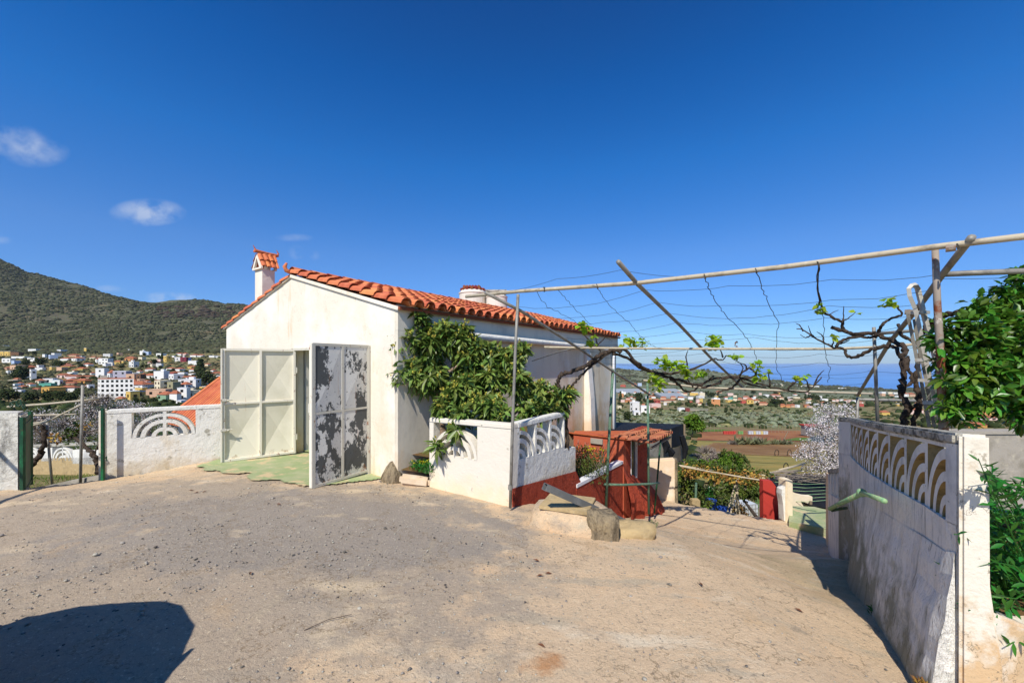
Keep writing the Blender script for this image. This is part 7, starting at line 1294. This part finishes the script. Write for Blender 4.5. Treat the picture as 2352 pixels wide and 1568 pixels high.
big = [(50, 872, 30, 0, 'broad dark round tree beside the tall white house at far left'), (92, 842, 20, 1, 'dark tree between the pale blue and yellow houses at left'), (60, 840, 16, 2, 'dark leafy tree above the orange house'), (136, 846, 16, 1, 'dark tree between two yellow houses'), (40, 868, 20, 2, 'dark narrow tree left of the tall white house'), (188, 850, 14, 0, 'dark tree left above the tall white house cluster'),
       (112, 925, 26, 0, 'wide bright dark green tree mass below the village left'), (140, 925, 27, 1, 'wide green tree mass beside it left of trellis post'), (165, 925, 24, 2, 'green tree right of trellis post top'), (180, 912, 20, 0, 'green tree just left of the white block foot'), (20, 925, 30, 1, 'grey green bushy tree above the gate pier'), (70, 925, 24, 0, 'olive bushy tree above the iron gate scroll'),
       (460, 872, 45, 3, 'tall dark conifer right of the white houses'), (470, 884, 30, 1, 'dark green broad tree under the tall conifer'), (490, 890, 24, 2, 'dark tree between conifer and cream door'), (352, 868, 16, 2, 'olive tree in front of large white houses'), (372, 830, 18, 3, 'palm like tree among the middle slope houses'), (355, 840, 14, 1, 'green tree right of the middle slope palm'),
       (312, 926, 13, 0, 'olive shrub tree at the village road left part'), (330, 928, 12, 1, 'olive shrub tree at the village road middle'), (353, 928, 15, 2, 'spiky green tree before the grey green house'), (378, 928, 11, 0, 'olive shrub tree before the white houses'), (396, 929, 10, 1, 'small shrub tree left of the tiny white hut'), (425, 928, 9, 2, 'small shrub tree right of the tiny white hut'),
       (1467, 925, 22, 0, 'dark tree behind the tall white valley block'), (1425, 920, 20, 3, 'dark narrow tree by the house edge in the valley'), (1627, 912, 14, 3, 'dark conifer pair above the orange cube house'), (1636, 913, 12, 1, 'rounded dark tree beside the conifers above orange cube house'), (1495, 932, 14, 1, 'tree right of the tall white valley block'), (1440, 968, 22, 0, 'bright green tree at the house edge below white block'),
       (1780, 932, 17, 0, 'large dark tree between orange hamlets on the plain'), (1793, 932, 14, 1, 'second large dark tree between the orange hamlets'), (1850, 918, 13, 3, 'dark pine in a row of four on the plain, left one'), (1857, 918, 12, 3, 'dark pine in a row on the plain, second one'), (1866, 917, 10, 1, 'round dark tree after the two plain pines'), (1876, 919, 12, 2, 'last dark tree of the plain row'), (1730, 905, 9, 0, 'dark grove tree left on the plain near the far beam')]
for (x, y, h, pi, lab) in big: put_tree(pi, x, y, h, lab, None)
used_ = set(); sides = [('hillside village', 0, 500, 800, 905, 70), ('valley settlement', 1415, 1700, 905, 950, 46), ('coastal plain', 1700, 2120, 905, 945, 44), ('slope past the citrus tree', 2150, 2352, 925, 985, 16)]
for (nm, x0, x1, y0, y1, n_) in sides:
    for k_ in range(n_): put_tree(R.choice((0, 1, 2, 2)), R.uniform(x0, x1), R.uniform(y0, y1), R.uniform(4, 8.5), 'small dark green tree scattered among the '+('houses of the hillside village' if 'hill' in nm else ('houses of the valley settlement' if 'valley' in nm else ('hamlets on the coastal plain' if 'coast' in nm else 'houses past the citrus tree'))), 'small trees of the '+nm)
for i, pi in enumerate(protos):
    if firstuse[i]: put_tree(i, 300, 835, 8, 'small dark tree on the hill slope above the village', None)
# scrub: countless bushes over the slopes, one mass each
def scatter(name, n, x0, x1, D0, D1, s0, s1, mt, pw=1., ygate=None, sq=.7, ico=ICO0):
    u = NR.uniform((x0-CX)/F, (x1-CX)/F, n); D = np.exp(NR.uniform(math.log(D0), math.log(D1), n)); X = u*D
    g = fbm(X, D, 60/D0, 21); ok = g > np.quantile(g, .10); X, D = X[ok], D[ok]
    s = NR.uniform(s0, s1, len(X))*(NR.random(len(X))**1.5*1.2+.4); z = T(X, D)+s*.2
    return tag(clumps(name, np.stack([X, D, z], -1), s, MATS[mt], squash=sq, ico=ico), kind='stuff')
scatter('scrub', 30000, -60, 700, 690, 1600, 1.4, 4.2, 'scrub')
scatter('scrub', 9000, -60, 600, 640, 900, 1.2, 3.4, 'scrub')
scatter('scrub', 7500, -60, 640, 240, 700, .6, 1.8, 'scrub')
scatter('scrub', 2600, -60, 560, 20, 240, .4, 1.6, 'tree_far')
scatter('scrub', 3200, 1400, 1960, 150, 330, .4, 1.2, 'scrub_blue')
scatter('scrub', 1300, 1400, 2400, 142, 420, .5, 1.6, 'tree_far')
scatter('scrub', 1500, 1400, 2500, 420, 1500, 1.0, 3.2, 'tree_far')
scatter('scrub', 3000, 1400, 2400, 1500, 3400, 4, 10, 'scrub')
scatter('scrub', 700, 1400, 1600, 24, 140, .4, 1.2, 'tree_far')
scatter('scrub', 900, 1960, 2600, 20, 140, .4, 1.3, 'tree_far')
# agaves and bare shrubs in the field
def agave(x, y, D, r, lab):
    X = (x-CX)/F*D; o = thing('agave', lab, 'agave', (X, D, TZ(X, D)), 'agaves in the field'); n_ = 26; d = NR.normal(size=(n_, 3)); d[:, 2] = np.abs(d[:, 2])+.35; leaves('leaves', np.tile(np.array([[X, D, TZ(X, D)+.05]]), (n_, 1)), d, r, .16, MATS['scrub_blue'], o)
for i in range(15):
    x = (1692+i*7.5 if i < 9 else 1778+(i-9)*7.5); agave(x+R.uniform(-2, 2), 1022+R.uniform(-2, 3), 90, R.uniform(1.3, 2.3), 'blue grey agave in the left clump of the soil field row' if i < 9 else 'blue grey agave in the right clump beside the leaning mast')
for (x, y, D, r, lab) in ((1735, 1012, 92, 24, 'large brown leafless shrub above the agave row in the field'), (1683, 1016, 90, 13, 'small brown leafless shrub left of the agave row'), (1622, 1018, 74, 26, 'grey brown thicket at the left edge of the fields'), (1600, 1030, 66, 18, 'dark bare thicket next to the net enclosure corner')):
    c = P(x, y, D); z_ = TZ(c.x, c.y); rr_ = r/F*D; o = thing('bare_shrub', lab, 'shrub', (c.x, c.y, z_)); m = MB()
    for _ in range(260): d = Vector(NR.normal(size=3)).normalized(); d.z = abs(d.z); e = Vector((c.x+d.x*rr_, c.y+d.y*rr_, z_+d.z*rr_*.8)); m.tube([Vector((c.x+d.x*rr_*.3, c.y, z_)), e], [.05, .015], 3, False)
    m.build('branches', MATS['twig_grey'], o)
m = MB(); m.tube([P(1798, 1014, 91), P(1810, 990, 91)], .09, 5); tag(m.build('mast', MATS['wood_grey']), 'thin mast leaning right above the agaves in the field', 'mast')
# far wood of the cliff band: rock outcrops on the mountain shoulder
n = 230; u = NR.uniform((360-CX)/F, (545-CX)/F, n); D = NR.uniform(1180, 1400, n); X = u*D; yv = YH-T(X, D)/D*F; ok = (yv > 703) & (yv < 730) & (fbm(X, D, .01, 31) > -.05); X, D = X[ok], D[ok]
mat('cliff', '4d453b', [dict(c='3a2b22', s=.05, st=(1, 1, 3), lo=.45, hi=.6)], spec=.05)
tag(clumps('rock_band', np.stack([X, D, T(X, D)], -1), NR.uniform(4, 11, len(X)), MATS['cliff'], squash=.5, ico=ICO1), kind='stuff')
# ---------------------------------------------------------------- air
mh = bpy.data.materials.new('haze'); mh.use_nodes = True; t = mh.node_tree; t.nodes.clear(); out = N(t, 'ShaderNodeOutputMaterial'); pv = N(t, 'ShaderNodeVolumePrincipled')
pv.inputs['Density'].default_value = 0.000028; pv.inputs['Color'].default_value = (.80, .90, 1.0, 1); pv.inputs['Anisotropy'].default_value = 0.0
t.links.new(pv.outputs[0], out.inputs['Volume'])
HAZE = True
if HAZE:
    m = MB(); m.box(-36500, 60500, -1000, 32500, -320, 620); tag(m.build('haze', mh), kind='stuff')
